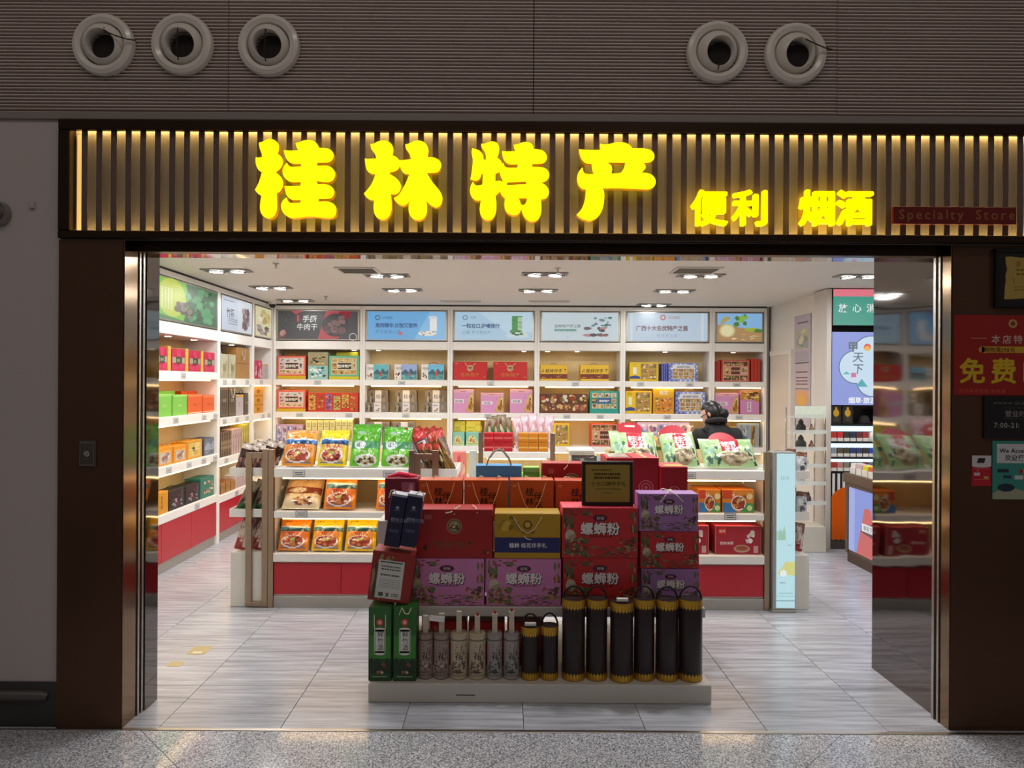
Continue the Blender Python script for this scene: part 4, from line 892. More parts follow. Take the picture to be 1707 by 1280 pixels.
B('gift_box', 'teal gift box with rows of small food photos under the pale fruit poster', 'gift box', 983, 1032, 652, 1, '#2a8a7c', A_tealset, .12, handle=(gold, .1, .02))
B('gift_box', 'yellow gift box with food photos, middle shelf under the white slogan poster', 'gift box', 1041, 1087, 652, 1, '#c8a41c', A_yellowfood, .12, handle=(gold, .1, .02))
B('gift_box', 'tall orange-yellow gift box with food grid on the middle shelf', 'gift box', 1089, 1124, 647, 1, '#d0901c', A_orangebig, .08)
B('gift_box', 'blue checked gift box with food photos, middle shelf under the white slogan poster', 'gift box', 1126, 1176, 653, 1, '#6a74b8', A_bluefood, .12, handle=('#d8b83c', .12, .03))
B('cake_box', 'pink cake box with snack photo wedge under the sliced fruit poster', 'box', 1192, 1232, 655, 1, '#c884b4', A_pink, .12)
B('cake_box', 'orchid pink cake box with broad snack photo under the sliced fruit poster', 'box', 1234, 1266, 651, 1, '#c07cac', A_pink2, .10)
B('cake_box', 'pale lilac cake box on the lower shelf under the beef jerky poster', 'box', 457, 505, 708, 2, '#c8a0c0', A_purple, .14)
for i in range(8): B('slim_box', 'slim pale yellow box, %s in the row behind the orange snack pouches' % ORD[i], 'box', 510 + i * 9.9, 519.4 + i * 9.9, 701 - (i > 4) * 2, 2, '#d8cc80', A_slim, .12)
for i, (x0, x1) in enumerate(((607, 650), (655, 692))): B('tea_box', 'grey-brown tea box with white label, lower shelf, %s' % ('above the green pouches', 'beside the jujube bags')[i], 'box', x0, x1, 703, 2, '#7a6c5a', A_grey, .12)
for i, (x0, x1) in enumerate(((752, 776), (777, 802))):
    B('cookie_box', 'lemon yellow cookie box, %s, at the back of the lower shelf' % ('beside the post', 'beside the fruit boxes')[i], 'box', x0, x1, 702, 2, '#d0c850', A_yellowplain, .10, yf=.18)
    B('cookie_box', 'mint green cookie box in front of the lemon yellow one, %s' % ('beside the post', 'beside the candy rack')[i], 'box', x0, x1 - 1, 720.5, 2, '#7ab8a8', A_mint, .12, yf=.03)
B('gift_box', 'peach box with mixed fruit print behind the candy rack', 'gift box', 808, 832, 702, 2, '#d8a884', A_pinkgrey, .12, yf=.1); B('gift_box', 'salmon box with mixed fruit print behind the candy rack', 'gift box', 834, 862, 701, 2, '#d89078', A_redset2, .12, yf=.1)
B('gift_box', 'yellow gift box with food photos, lower shelf beside the orange candy bin', 'gift box', 912, 950, 706, 2, '#c8981c', A_yellowfood, .12); B('gift_box', 'orange-red gift box with photo grid, lower shelf above the red cartons', 'gift box', 984, 1032, 706, 2, '#d84c20', A_redgrid, .12)
B('gift_set', 'lilac gift set with small pictures behind the noodle bags', 'gift box', 1062, 1150, 704, 2, '#9a8ab4', A_purple, .12, yf=.06)
B('gift_box', 'blue-grey gift box with gold stripe under the sliced fruit poster', 'gift box', 1231, 1266, 706, 2, '#8a949c', A_bluegrey, .12); B('gift_box', 'plain golden gift box beside the blue-grey one on the lower shelf', 'gift box', 1196, 1230, 712, 2, '#d8b050', A_yellowplain, .10)

# ------------------------------------------------------------------ goods on the side wall shelves (facing the aisle)
def sideY(x, y=640, X=-3.02): return -X * F / (CX - x - ROLL * (y - CY))
def side_item(name, label, cat, x0, x1, ytop, z, body, art, d=.14, xf=-3.03, handle=None, lid=None, top=None):
    y0_, y1_ = sideY(x0, ytop, xf), sideY(x1, ytop, xf); mid = (y0_ + y1_) / 2
    for q in LB:
        if q[0] < mid < q[1]: y0_ = max(y0_, q[0] + .039); y1_ = min(y1_, q[1] - .039)
    wd = y1_ - y0_; yc = (y0_ + y1_) / 2
    h = H - ((ytop - CY) - ROLL * ((x0 + x1) / 2 - CX)) / F * yc - z
    return carton(name, label, cat, xf, yc, z + .0005, wd - .004, max(.05, h), d, body, art, R(90), None, handle, None, lid, top)
S = side_item
z1, z2, z3, z4 = LB[0][2]
for i, (x0, x1) in enumerate(((260, 279.5), (286, 309), (315, 335), (340, 360))): S('wine_box', 'crimson wine box with grey band, %s from the mirror column' % ORD[i], 'gift box', x0, x1, 578.5 + i * 3, z1, '#a8183a', A_redband, .16)
for i, (x0, x1) in enumerate(((279.9, 285.4), (309.5, 314.6), (335.4, 339.6))): S('gold_box', 'narrow gold box between crimson wine boxes, %s from the mirror column' % ORD[i], 'gift box', x0, x1, 577 + i * 4, z1, '#c8a040', None, .14)
for i, (x0, x1) in enumerate(((262, 286), (287, 312))): S('cake_box', 'light green cake box, %s, under the leaf poster' % ('cut by the mirror column', 'beside the orange pair')[i], 'box', x0, x1, 657 + i, z2, '#6cb43c', A_green, .16)
for i, (x0, x1) in enumerate(((313, 337), (338, 360.5))): S('cake_box', 'orange cake box, %s, under the leaf poster' % ('beside the green pair', 'beside the white post')[i], 'box', x0, x1, 657.5 + i, z2, '#d0501c', A_orange, .16)
S('cake_box', 'green cake box standing behind the front green pair', 'box', 262, 292, 652, z2, '#7cc44c', None, .12, xf=-3.21); S('cake_box', 'orange cake box standing behind the front orange pair', 'box', 302, 342, 652, z2, '#d8541c', None, .12, xf=-3.21)
S('hamper_box', 'orange box with clear window, cut by the mirror column', 'gift box', 262, 288, 745, z3, '#d88414', A_window, .14, handle=('#d88420', .2, .03)); S('hamper_box', 'orange box with clear window beside the amber hamper', 'gift box', 289, 311, 742, z3, '#d88414', A_window, .14, handle=('#d88420', .16, .03))
S('hamper_box', 'amber hamper box with pale ribbon line', 'gift box', 312, 337, 734, z3, '#c88c24', A_amber, .16, handle=('#5c4a28', .2, .02)); S('hamper_box', 'slate blue gift box with misty hills', 'gift box', 339, 360, 730, z3, '#3c4450', A_navy, .16)
S('gift_bag', 'golden gift bag with vertical brush writing', 'gift box', 262, 280.5, 820, z4, '#c8840f', A_gold, .12); S('gift_bag', 'black gift bag with painted flowers, beside the golden one', 'gift box', 281.5, 308, 815, z4, '#1c191e', A_black, .14, handle=('#3c3420', .2, .03)); S('gift_bag', 'black gift bag with painted flowers, beside the teal one', 'gift box', 309, 333, 807, z4, '#1c191e', A_black, .14, handle=('#3c3420', .2, .03)); S('gift_bag', 'teal gift bag with painted flowers', 'gift box', 334, 359, 795, z4, '#246a5a', A_teal, .16)
z1, z2, z3, z4 = SH
S('paper_bag', 'sage green paper bag beside the white post, top shelf', 'paper bag', 367.5, 380, 590, z1, '#a8a488', A_sage, .12, handle=('#e0d8c4', .12, .05)); S('paper_bag', 'second sage paper bag with loose white cord, top shelf', 'paper bag', 381, 393, 591, z1, '#a09a80', A_sage, .12, top=slack_handle('#e0d8c4', .1, .1, 0))
S('paper_bag', 'tall brown paper bag with loose white cord', 'paper bag', 394, 417, 580, z1, '#9c7038', A_kraft, .12, top=slack_handle('#e0d8c4', .1, .12, 0))
S('gift_box', 'tall dark grey gift box on the second shelf under the mushroom poster', 'gift box', 367.5, 380.5, 645, z2, '#5c5654', A_darkgift, .14); S('gift_box', 'tall dark brown gift box with white cord on the second shelf', 'gift box', 381.5, 393, 645, z2, '#4c4038', A_darkgift, .14, top=slack_handle('#d8d0c0', .1, .1, 0))
S('gift_box', 'pale grey gift box with gold cap on the second shelf', 'gift box', 394, 406, 658, z2, '#a8a0a4', A_whitegift, .12); S('gift_box', 'narrow black gift box with curved handle beside the pale grey one', 'gift box', 407, 414, 655, z2, '#2c2826', A_darkgift, .12, handle=('#1c1816', .1, .04))
for i in range(5): S('slim_box', 'slim dark brown box, %s from the post under the mushroom poster' % ORD[i], 'box', 367.5 + i * 3.7, 371 + i * 3.7, 722 - i, z3, '#4c382c', A_brownslim, .12)
for i in range(4): S('snack_box', 'dusty pink snack box, %s from the brown boxes' % ORD[i], 'box', 386.2 + i * 4, 390 + i * 4, 716 - i, z3, '#b89894', A_pinkgrey, .12)
for i in range(4): S('snack_box', 'mustard snack box, %s from the dusty pink ones' % ORD[i], 'box', 402.4 + i * 3.8, 406 + i * 3.8, 708 - i, z3, '#b8a838', A_yg, .12)
for i in range(3): S('loaf_pack', 'bagged brown loaf, %s on the lowest board under the mushroom poster' % ORD[i], 'food pack', 368 + i * 8.5, 375.5 + i * 8.5, 806 - i * 3, z4, '#8a5a30', A_kraft, .2)
for i in range(6): S('snack_box', 'white snack box with dark figures, %s on the lowest board' % ORD[i], 'box', 393.8 + i * 3.9, 397.4 + i * 3.9, 792 - i * 2.4, z4, '#d0c4bc', A_pinkgrey, .14)
S('gift_box', 'crimson and pink gift box under the cream fruit poster', 'gift box', 424, 437, 601, z1, '#b82850', A_pinkred, .14, handle=('#d8507c', .12, .03)); S('gift_box', 'silver-white gift box beside the crimson and pink one', 'gift box', 438.5, 447, 607, z1, '#c8c0c0', A_whitegift, .12)
for i in range(3):
    y0_, y1_ = max(8.49, sideY(423.8)), sideY(440); hh = .109
    carton('stacked_box', 'orange box with dark brush letters, %s from the bottom of its stack' % ORD[i], 'box', -3.03, (y0_ + y1_) / 2, z2 + .0005 + i * (hh + .001), y1_ - y0_ - .004, hh, .16, '#d08c18', A_orangestack, R(90))
S('snack_box', 'white upright snack box with dark picture under the cream poster', 'box', 423.8, 431, 717, z3, '#d8d4d0', A_whiteblack, .10, xf=-3.2)
for i in range(3): S('snack_box', 'low white snack box with dark print, %s in the corner row' % ORD[i], 'box', 426 + i * 7, 432.6 + i * 7, 735 - i * 1.5, z3, '#d8d4d0', A_whiteblack, .12)
# ------------------------------------------------------------------ soft packs
def pouch_mesh(key, fn, w_, h, t=.03, nx=34, ny=44, crimp=.05, seed=0, m=None):
    k = ('p', key, round(w_, 3), round(h, 3))
    if k in MC: return MC[k]
    img = fn(w_, h).raster(nx, ny); r = random.Random(seed or sum(map(ord, key)) % 97)
    ph = [r.uniform(0, 6.28) for _ in range(6)]
    def bulge(u, v):
        e = min(1, max(0, min(v - crimp * .6, 1 - crimp - v)) / .22); q = min(1, min(u, 1 - u) / .22)
        b_ = (1 - (1 - e) ** 2) * (1 - (1 - q) ** 2) ** .7
        wr_ = .0022 * (math.sin(9 * u + 7 * v + ph[0]) + math.sin(17 * v - 11 * u + ph[1]) + .7 * math.sin(31 * u + ph[2]) * math.sin(23 * v + ph[3]))
        return t * b_ + wr_ * (.4 + b_)
    vs, fs, cs = [], [], []
    for j in range(ny + 1):
        for i in range(nx + 1):
            u, v = i / nx, j / ny; pin = 1 - .03 * math.sin(math.pi * v)
            vs.append(((u - .5) * w_ * pin, -bulge(u, v), v * h))
    for j in range(ny):
        for i in range(nx):
            a_ = j * (nx + 1) + i; fs.append((a_, a_ + 1, a_ + nx + 2, a_ + nx + 1)); cs += [img[j, i]] * 4
    n0 = len(vs); bx, by = 6, 8
    for j in range(by + 1):
        for i in range(bx + 1): vs.append(((i / bx - .5) * w_, .5 * bulge(i / bx, j / by) + .0004, j / by * h))
    mean = img.mean(axis=(0, 1))
    for j in range(by):
        for i in range(bx):
            a_ = n0 + j * (bx + 1) + i; fs.append((a_ + bx + 1, a_ + bx + 2, a_ + 1, a_)); cs += [mean] * 4
    me = bpy.data.meshes.new('pouch'); me.from_pydata(vs, [], fs)
    at = me.color_attributes.new('ink', 'FLOAT_COLOR', 'CORNER')
    at.data.foreach_set('color', [float(x) for c in cs for x in (c[0], c[1], c[2], 1)])
    me.materials.append(m or FOIL)
    for p in me.polygons: p.use_smooth = True
    MC[k] = me
    return me
def pouch(name, label, cat, fn, x, y, z, w_, h, lean=25, rz=0, roll=0, t=.03, group=None, nx=34, ny=44):
    return ob(name, pouch_mesh(fn.__name__, fn, w_, h, t, nx, ny), None, (x, y, z), (R(-lean), R(roll), rz), label, cat, group)
def bowl(a, cx, cy, rx, ry, seed, cols=None):
    a.ell(cx, cy, rx, ry, '#eee8e2', 20, 5); a.ell(cx, cy + .01, rx * .88, ry * .84, '#a83c2c', 18, 6)
    a.blobs(cx - rx * .85, cy - ry * .75, cx + rx * .85, cy + ry * .8, cols or ['#c85a38', '#8a2c20', '#d8924c', '#e8c8a0', '#a84434', '#5c2018'], 26, seed, (.08, .18), 7); a.ell(cx, cy + ry * .35, rx * .25, ry * .25, '#a8b850', 10, 11)
def noodle(bgc, ban, low, seed):
    def f(w_, h):
        a = Art(w_, h, bgc); a.text('桂林米粉', .12, .88, .055, hx(bgc, .55), 1); a.text('好吃', .66, .88, .05, '#a02c1c', 1); a.rect(.12, .80, .88, .815, hx(bgc, .75), 2)
        a.rect(.04, .60, 1, .74, ban, 2); a.poly([(.04, .60), (.3, .68), (.5, .62), (.75, .7), (1, .62), (1, .60)], hx(ban, .55), 3); a.poly([(.04, .74), (1, .74), (1, .72), (.5, .705), (.04, .73)], '#e8f0f4', 3)
        a.rect(.08, .08, .90, .60, low, 2); a.text('桂林米粉', .49, .475, .12, '#f6e8d8', 2, center=True, L=4); a.text('桂林米粉', .49, .478, .12, '#c8442c', 1, center=True, L=5)
        bowl(a, .48, .27, .40, .20, seed); a.rect(.08, .06, .90, .10, '#4a6aa8', 4); return a
    f.__name__ = 'noodle' + bgc + ban; return f
N_or, N_ye, N_or2, N_ye2 = noodle('#e8961c', '#2a7ac8', '#d88a3c', 3), noodle('#ecd81c', '#2a7ac8', '#d8ac4c', 5), noodle('#f08a14', '#5c94a4', '#e07a3c', 7), noodle('#f4c40c', '#4c8c98', '#e8943c', 9)
def N_green(w_, h):
    a = Art(w_, h, '#5cb41c'); a.rect(0, .74, 1, 1, '#4aa018', 2); a.ell(.34, .80, .14, .05, '#8cae94', L=3); a.text('桂林特产', .58, .66, .05, '#2c6a14', 1, L=3); a.rect(0, .40, 1, .58, '#4c9a64', 2); a.poly([(.10, .48), (.25, .38), (.46, .42), (.52, .52), (.34, .60), (.15, .57)], '#dfeaea', 4); a.text('山珍', .2, .46, .1, '#5c7c8c', 1, L=5)
        
    a.rect(0, .0, 1, .40, '#6cc030', 2); a.text('干豆角', .5, .30, .12, '#c8e0cc', 1, center=True, L=4); a.ell(.56, .14, .38, .14, '#dfe6dc', 18, 5); a.blobs(.22, .03, .90, .26, ['#6a5a30', '#a89054', '#4c4020', '#c8b078'], 22, 4, (.1, .2), 6); return a
def N_brown(w_, h):
    a = Art(w_, h, '#d8a86c'); a.rect(0, .62, 1, 1, '#e0b478', 2); a.text('桂林米粉', .5, .84, .05, '#7a4a20', 1, L=3); a.rect(0, .40, 1, .62, '#8a3c24', 2); a.ell(.34, .52, .25, .07, '#d8c0a0', L=3); a.blobs(.15, .46, .55, .58, ['#6a4a34', '#efe0c8'], 8, 3, (.12, .2), 4); a.rect(0, 0, 1, .40, '#e4d0a8', 2); a.ell(.55, .20, .34, .15, '#d8c8b0', 18, 4); a.blobs(.24, .08, .86, .32, ['#8a4c28', '#b87a44', '#5c301c', '#d8a878'], 22, 5, (.1, .2), 5); return a
def N_rice(w_, h):
    a = Art(w_, h, '#b8dca0'); a.blobs(0, .5, 1, 1, ['#a8d090', '#c8e4b0'], 10, 2, (.12, .25), 1); a.blobs(.02, .02, .32, .6, ['#5c8a78', '#94bca0', '#3c6454', '#c0dcb8'], 14, 5, (.1, .22), 4); a.blobs(.74, .02, .98, .5, ['#6c7c74', '#a8c49c', '#d8c890', '#3c4c48'], 12, 6, (.12, .24), 4)
    a.rect(.34, .40, .70, 1, '#c8283c', 7); a.text('桂林', .36, .56, .2, '#f4eef0', 2, L=9); a.text('米粉', .40, .40, .19, '#f4eef0', 2, L=9); a.ell(.56, .22, .28, .18, '#a89878', 18, 8); a.blobs(.3, .06, .82, .38, ['#c8b894', '#8a7a5c', '#dccfb0', '#6a5c44'], 18, 7, (.1, .22), 9); return a
def N_dark(w_, h):
    a = Art(w_, h, '#3c2420'); a.rect(0, .8, 1, 1, '#c8b8ac', 2); a.blobs(0, 0, 1, .8, ['#5c2c28', '#241412', '#7a3c34', '#a88a80'], 12, 4, (.14, .28), 2); return a
def N_veg(w_, h):
    a = Art(w_, h, '#8a7060'); a.rect(0, 0, 1, .35, '#2c5c24', 2); a.rect(0, .75, 1, 1, '#d8c8a8', 2); a.blobs(.05, .3, .95, .8, ['#c8b8a4', '#5c4030', '#a08470'], 8, 4, (.14, .28), 3); return a
def N_jerky(w_, h):
    a = Art(w_, h, '#8a5c50'); a.rect(0, 0, 1, .4, '#a8342c', 2); a.blobs(.0, .05, 1, .9, ['#d8c0b4', '#5c3830', '#c07c68', '#e8dcd4'], 14, 6, (.14, .28), 3); return a
def N_jujube(w_, h):
    a = Art(w_, h, '#d8d0d0'); a.rect(0, .76, 1, 1, '#c82c2c', 2); a.rect(.0, .30, 1, .76, '#50484c', 2); a.rect(.18, .34, .82, .74, '#e8e4e8', 3); a.text('红枣', .28, .48, .14, '#8a5c6c', 1, L=4); a.blobs(0, 0, 1, .30, ['#8a2c20', '#5c3c20', '#c8a05c'], 10, 3, (.14, .28), 3); return a
def N_jujube2(w_, h):
    a = Art(w_, h, '#6a4828'); a.rect(0, .78, 1, 1, '#c84434', 2); a.blobs(0, 0, 1, .8, ['#a8341c', '#c8a85c', '#5c3418', '#e0d0a4', '#8a6a34'], 26, 3, (.12, .26), 2); return a
def N_silver(w_, h):
    a = Art(w_, h, '#c8ccd0'); a.rect(0, .78, 1, 1, '#7a4c38', 2); a.blobs(.05, .1, .95, .78, ['#5c606c', '#e0e4e8', '#a8b0c0', '#3c3c44'], 16, 5, (.12, .22), 2); return a

# ------------------------------------------------------------------ gondolas on the shop floor
YG = 5.33
GZ = (1.05, .725, .41)
def gondola(label, x0, x1, yf=YG, d=.52, tags=((.2, .75), (.3, .8)), post_l=True, post_r=True, top_depth=.5):
    e = empty('gondola', ((x0 + x1) / 2, yf, 0), label, 'display shelf'); hw = (x1 - x0) / 2
    part('base', BX(-hw, .03, .085, hw, d, .345), white, e)
    part('plinth', RB(-hw, .012, 0, hw, d - .01, .085, .002), plinthm, e)
    for i in range(2):
        a0 = -hw + .02 + (2 * hw - .04) * i / 2; part('cabinet_door', RB(a0 + .0015, .014, .10, a0 + (hw - .02) - .0015, .0299, .335, .002), redlam, e)
    part('counter_board', RB(-hw, 0, .3455, hw, d, GZ[2], .004), white, e)
    for i, (z, t, dd) in enumerate(((GZ[0], .072, top_depth), (GZ[1], .05, .44))):
        sb = part('shelf_board', RB(-hw + .021, 0, z - t, hw - .021, dd, z, .004), white, e)
        for tg in tags[i]: price_tag(sb, (-hw + 2 * hw * tg, -.006, z - t + .01))
        part('led_bar', BX(-hw + .08, .03, z - t - .012, hw - .08, .045, z - t - .0005), ledw, sb)
    part('back_panel', BX(-hw + .02, d - .018, GZ[2], hw - .02, d, 1.16), woodb, e)
    for sx, on in ((-1, post_l), (1, post_r)):
        if on: part('upright', RB(sx * hw - .02, -.004, 0, sx * hw + .02, .04, 1.19, .003), bronze_bar, e)
        part('side_panel', BX(sx * hw - .012, .041, GZ[2], sx * hw + .012, d - .02, 1.05), white, e)
    return e
XG0, XG1 = pX(451, YG, 900), pX(686, YG, 760)
gondola('white gondola with red doors holding yellow and green snack pouches', XG0, XG1, tags=((.2, .84), (.22, .86)))
XH0, XH1 = .80, pX(1279, YG, 900)
gondola('white gondola with red doors holding big mint noodle bags', XH0, XH1, tags=((.5,), (.76,)))
def endcap(label, x0, x1, mirror_=False, yf=YG, zs=(.985, .675, .41), frame=True):
    """narrow side display with three trays and a metal hoop in front"""
    e = empty('end_display', (x0, yf, 0), label, 'display shelf'); w_ = x1 - x0; y0_, y1_ = .03, .48; xl_ = .001 if mirror_ else -.01
    part('base', RB(0, y0_, 0, w_, y1_, zs[2], .004), mat('end_white', '#dedad0', .45, noise=.03), e)
    for z in zs[:2]:
        tr = part('tray', MB().box(xl_, y0_, z, w_, y1_, z + .012).box(xl_, y0_, z + .012, w_, y0_ + .012, z + .062).box(xl_, y1_ - .012, z + .012, w_, y1_, z + .062).box(-.01 if not mirror_ else w_ - .012, y0_ + .012, z + .012, .002 if not mirror_ else w_, y1_ - .012, z + .062), white, e)
    if frame:
        a0, a1 = (w_ * .42, w_) if not mirror_ else (0, w_ * .56)
        part('hoop', MB().rbox(a0, 0, .01, a0 + .045, .025, 1.165, .002).rbox(a1 - .045, 0, .01, a1, .025, 1.19, .002).rbox(a0 + .045, 0, 1.12, a1 - .045, .025, 1.165, .002).rbox(a0 + .045, 0, .01, a1 - .045, .025, .045, .002), bronze_bar, e)
    return e
EX0, EX1 = pX(384, YG + .03, 950), XG0 - .022
endcap('narrow white end display with metal hoop and dark snack bags', EX0, EX1)
endcap('narrow end display with metal hoop and jujube bags', XG1 + .022, XG1 + .34, True)
endcap('narrow end display beside the big mint noodle bags', XH1 + .10, XH1 + .33, True, frame=False)
endcap('narrow end display holding stacked grey boxes', XH0 - .34, XH0 - .022, True, frame=False)
def fan(x0, x1, z, fn, name, what, where, n, yb=YG + .10, hh=.24, rl=18, ww=.085):
    for i in range(n):
        x = x0 + (x1 - x0) * (i + .5) / n; rr = random.Random(i + int(z * 100))
        pouch(name, '%s, %s %s' % (what, ORD[i], where), 'snack bag', fn, x, yb + .03 * (i % 3) , z + .004, ww, hh * rr.uniform(.9, 1.08), 8 + 5 * (i % 2), 0, rl + rr.uniform(-6, 6), .018, nx=10, ny=20)
fan(EX0 + .02, EX1 - .03, .997, N_dark, 'snack_bag', 'dark dried meat bag leaning in the upper tray', 'from the aisle', 6)
fan(EX0 + .02, EX1 - .03, .687, N_veg, 'snack_bag', 'dried greens bag leaning in the middle tray', 'from the aisle', 6)
fan(EX0 + .02, EX1 - .03, .41, N_jerky, 'snack_bag', 'red and cream jerky bag on the white base', 'from the aisle', 6, hh=.26)
fan(XH1 + .11, XH1 + .32, .997, N_silver, 'snack_bag', 'silver snack bag in the upper tray behind the glowing pillar', 'from the pillar', 4, rl=5, hh=.2)
fan(XH1 + .11, XH1 + .32, .687, N_silver, 'snack_bag', 'silver snack bag in the middle tray behind the glowing pillar', 'from the pillar', 4, rl=5, hh=.2)
fan(XH1 + .11, XH1 + .32, .41, N_jerky, 'snack_bag', 'cream and red snack bag on the base behind the glowing pillar', 'from the pillar', 3, rl=8, hh=.24)
# jujube bags heaped in the second end display
rr = random.Random(11)
for i in range(9):
    f_ = (N_jujube, N_jujube, N_jujube2)[i % 3]
    pouch('jujube_bag', ('white labelled jujube bag with red top' if i % 3 < 2 else 'clear jujube bag with red top') + ', %s in the leaning heap' % ORD[i], 'snack bag', f_, XG1 + .05 + .029 * i, YG + .10 + .075 * (i % 4), 1.01, .11, .36 - .02 * (i % 2), 12, 0, -26 + 2 * (i % 4), .018, nx=16, ny=30)
for i in range(3): pouch('jujube_bag', 'red jujube bag fallen forward over the tray edge, %s of three' % ORD[i], 'snack bag', N_jujube2, XG1 + .15 + .06 * i, YG + .055, 1.012, .05, .25, 4, 0, -24, .012, nx=14, ny=24)

# pouches on the first gondola
def rack(items, z, y):
    for (fn, x0, x1, ytop, lean, lb, k) in items:
        xa, xc = pX(x0, y), pX(x1, y); h = (pZ(ytop, y + .1, (x0 + x1) / 2) - z) / math.cos(R(lean))
        for j in range(k):
            l2 = lb if j == 0 else lb + ', tucked behind'
            pouch('noodle_pouch', l2, 'snack pouch', fn, (xa + xc) / 2 + .008 * j * (-1) ** j, y + .035 + .075 * j, z + .011, xc - xa - .010, h * (1 + .02 * j) - .006, lean - 1 * j, 0, (.8, -1, 1)[j])
rack([(N_or, 466, 522, 722, 30, 'orange noodle pouch with blue banner, upper tier', 2), (N_ye, 526, 576, 722, 30, 'yellow noodle pouch with blue banner, upper tier', 2), (N_green, 580, 631, 712, 26, 'green dried bean pouch beside the yellow pouch, upper tier', 2), (N_green, 633, 684, 714, 26, 'green dried bean pouch beside the metal post, upper tier', 1)], GZ[0], YG + .01)
rack([(N_brown, 467, 532, 800, 42, 'tan and brown noodle pouch lying back on the middle tier', 2), (N_or2, 537, 592, 795, 22, 'orange noodle pouch standing mid row on the middle tier', 2), (N_or2, 625, 680, 795, 22, 'orange noodle pouch beside the navy boxes, middle tier', 1)], GZ[1], YG + .01)
rack([(N_or2, 461, 514, 868, 24, 'orange noodle pouch first on the lowest tier', 1), (N_ye2, 517, 570, 868, 24, 'yellow noodle pouch in the middle of the lowest tier', 1), (N_ye2, 573, 627, 868, 24, 'yellow noodle pouch beside the navy boxes, lowest tier', 1), (N_ye2, 630, 683, 869, 24, 'yellow noodle pouch hidden at the end of the lowest tier', 1)], GZ[2], YG + .01)
# big mint bags and cartons on the second gondola
for i, (x0, x1, yt, rz, lb) in enumerate(((1022, 1104, 722, 4, 'beside the grey box stack'), (1110, 1172, 722, -5, 'in the middle of the tier'), (1176, 1270, 733, 0, 'closest to the glowing pillar'))):
    y = YG + .04; xa, xc = pX(x0, y), pX(x1, y); o = pouch('noodle_bag', 'large mint green rice noodle bag with red handle tab, ' + lb, 'noodle bag', N_rice, (xa + xc) / 2, y + .03, GZ[0] + .013, xc - xa - .012, (pZ(yt, y + .2) - GZ[0]) / math.cos(R(46)), 46, R(rz * .3), rz * .4, .06, nx=52, ny=44)
    hb = (pZ(yt, y + .2) - GZ[0]) / math.cos(R(46)); ww = (xc - xa)
    if i == 0:
        part('handle_tab', MB().prism([(-.10, hb - .05), (.08, hb - .05), (.085, hb + .05), (.05, hb + .085), (-.06, hb + .085), (-.10, hb + .05)], -.012, -.006), mat('tab_red', '#b01c30', .4), o)
        part('hand_hole', MB().rbox(-.045, -.0135, hb + .035, .035, -.0122, hb + .055, .0004), mat('tab_hole', '#d8ccc0', .5), o)
    else: part('handle_tab', MB().prism([(-.02 + .115 * math.cos(t_ * .314), hb - .05 + .11 * math.sin(t_ * .314)) for t_ in range(11)], -.012, -.006), mat('tab_red', '#b01c30', .4), o)
def A_ricebox(w_, h):
    a = Art(w_, h, '#d8842c'); a.poly([(0, 0), (.45, 0), (.3, .4), (0, .45)], '#3c7ab8', 2); a.poly([(.55, 0), (1, 0), (1, .4), (.7, .45)], '#4c9a54', 2); a.rect(.0, .62, .3, 1, '#c8442c', 2); bowl(a, .5, .42, .24, .34, 3); a.text('米粉', .62, .62, .22, '#8a3414', 1); a.disc(.86, .72, .14, '#e8d8a0', 12, 3); a.disc(.86, .2, .12, '#d8e0a0', 12, 3); a.text('桂林', .1, .7, .2, '#f4e8d0', 1); return a
for i, (x0, x1) in enumerate(((1165, 1203), (1205, 1259))):
    y = YG + .05; xa, xc = pX(x0, y), pX(x1, y)
    carton('rice_carton', 'orange rice noodle carton with bowl picture, %s' % ('half hidden by the purple stack', 'fully in view')[i], 'box', (xa + xc) / 2, y, GZ[1] + .0005, xc - xa - .004, .175, .24, '#c87018', A_ricebox)
def A_crimson(w_, h):
    a = Art(w_, h, '#a82434'); a.frame(.0, 0, 1, 1, .012, '#d8a0a0', 2); a.rect(.06, .72, .24, .95, '#d8342c', 2); a.text('桂林', .08, .78, .11, '#f4dcd0', 1, L=3); a.blobs(.62, .35, .88, .86, ['#f0e8e4', '#d8c8c4'], 7, 3, (.15, .28), 3); a.ell(.58, .2, .18, .14, '#c8a088', 14, 4); a.ell(.58, .22, .14, .09, '#a85a44', 12, 5); a.text('桂林米粉', .10, .35, .12, '#f4e4dc', 1); a.rect(.84, .05, .94, .3, '#d8a8a0', 3); return a
for i, (x0, x1) in enumerate(((1110, 1184), (1193, 1271))):
    y = YG + .04; xa, xc = pX(x0, y), pX(x1, y)
    carton('crimson_carton', 'crimson rice noodle carton with white figure, %s' % ('half hidden by the purple stack', 'fully in view on the lowest tier')[i], 'box', (xa + xc) / 2, y, GZ[2] + .0005, xc - xa - .004, .22, .26, '#9a2030', A_crimson)
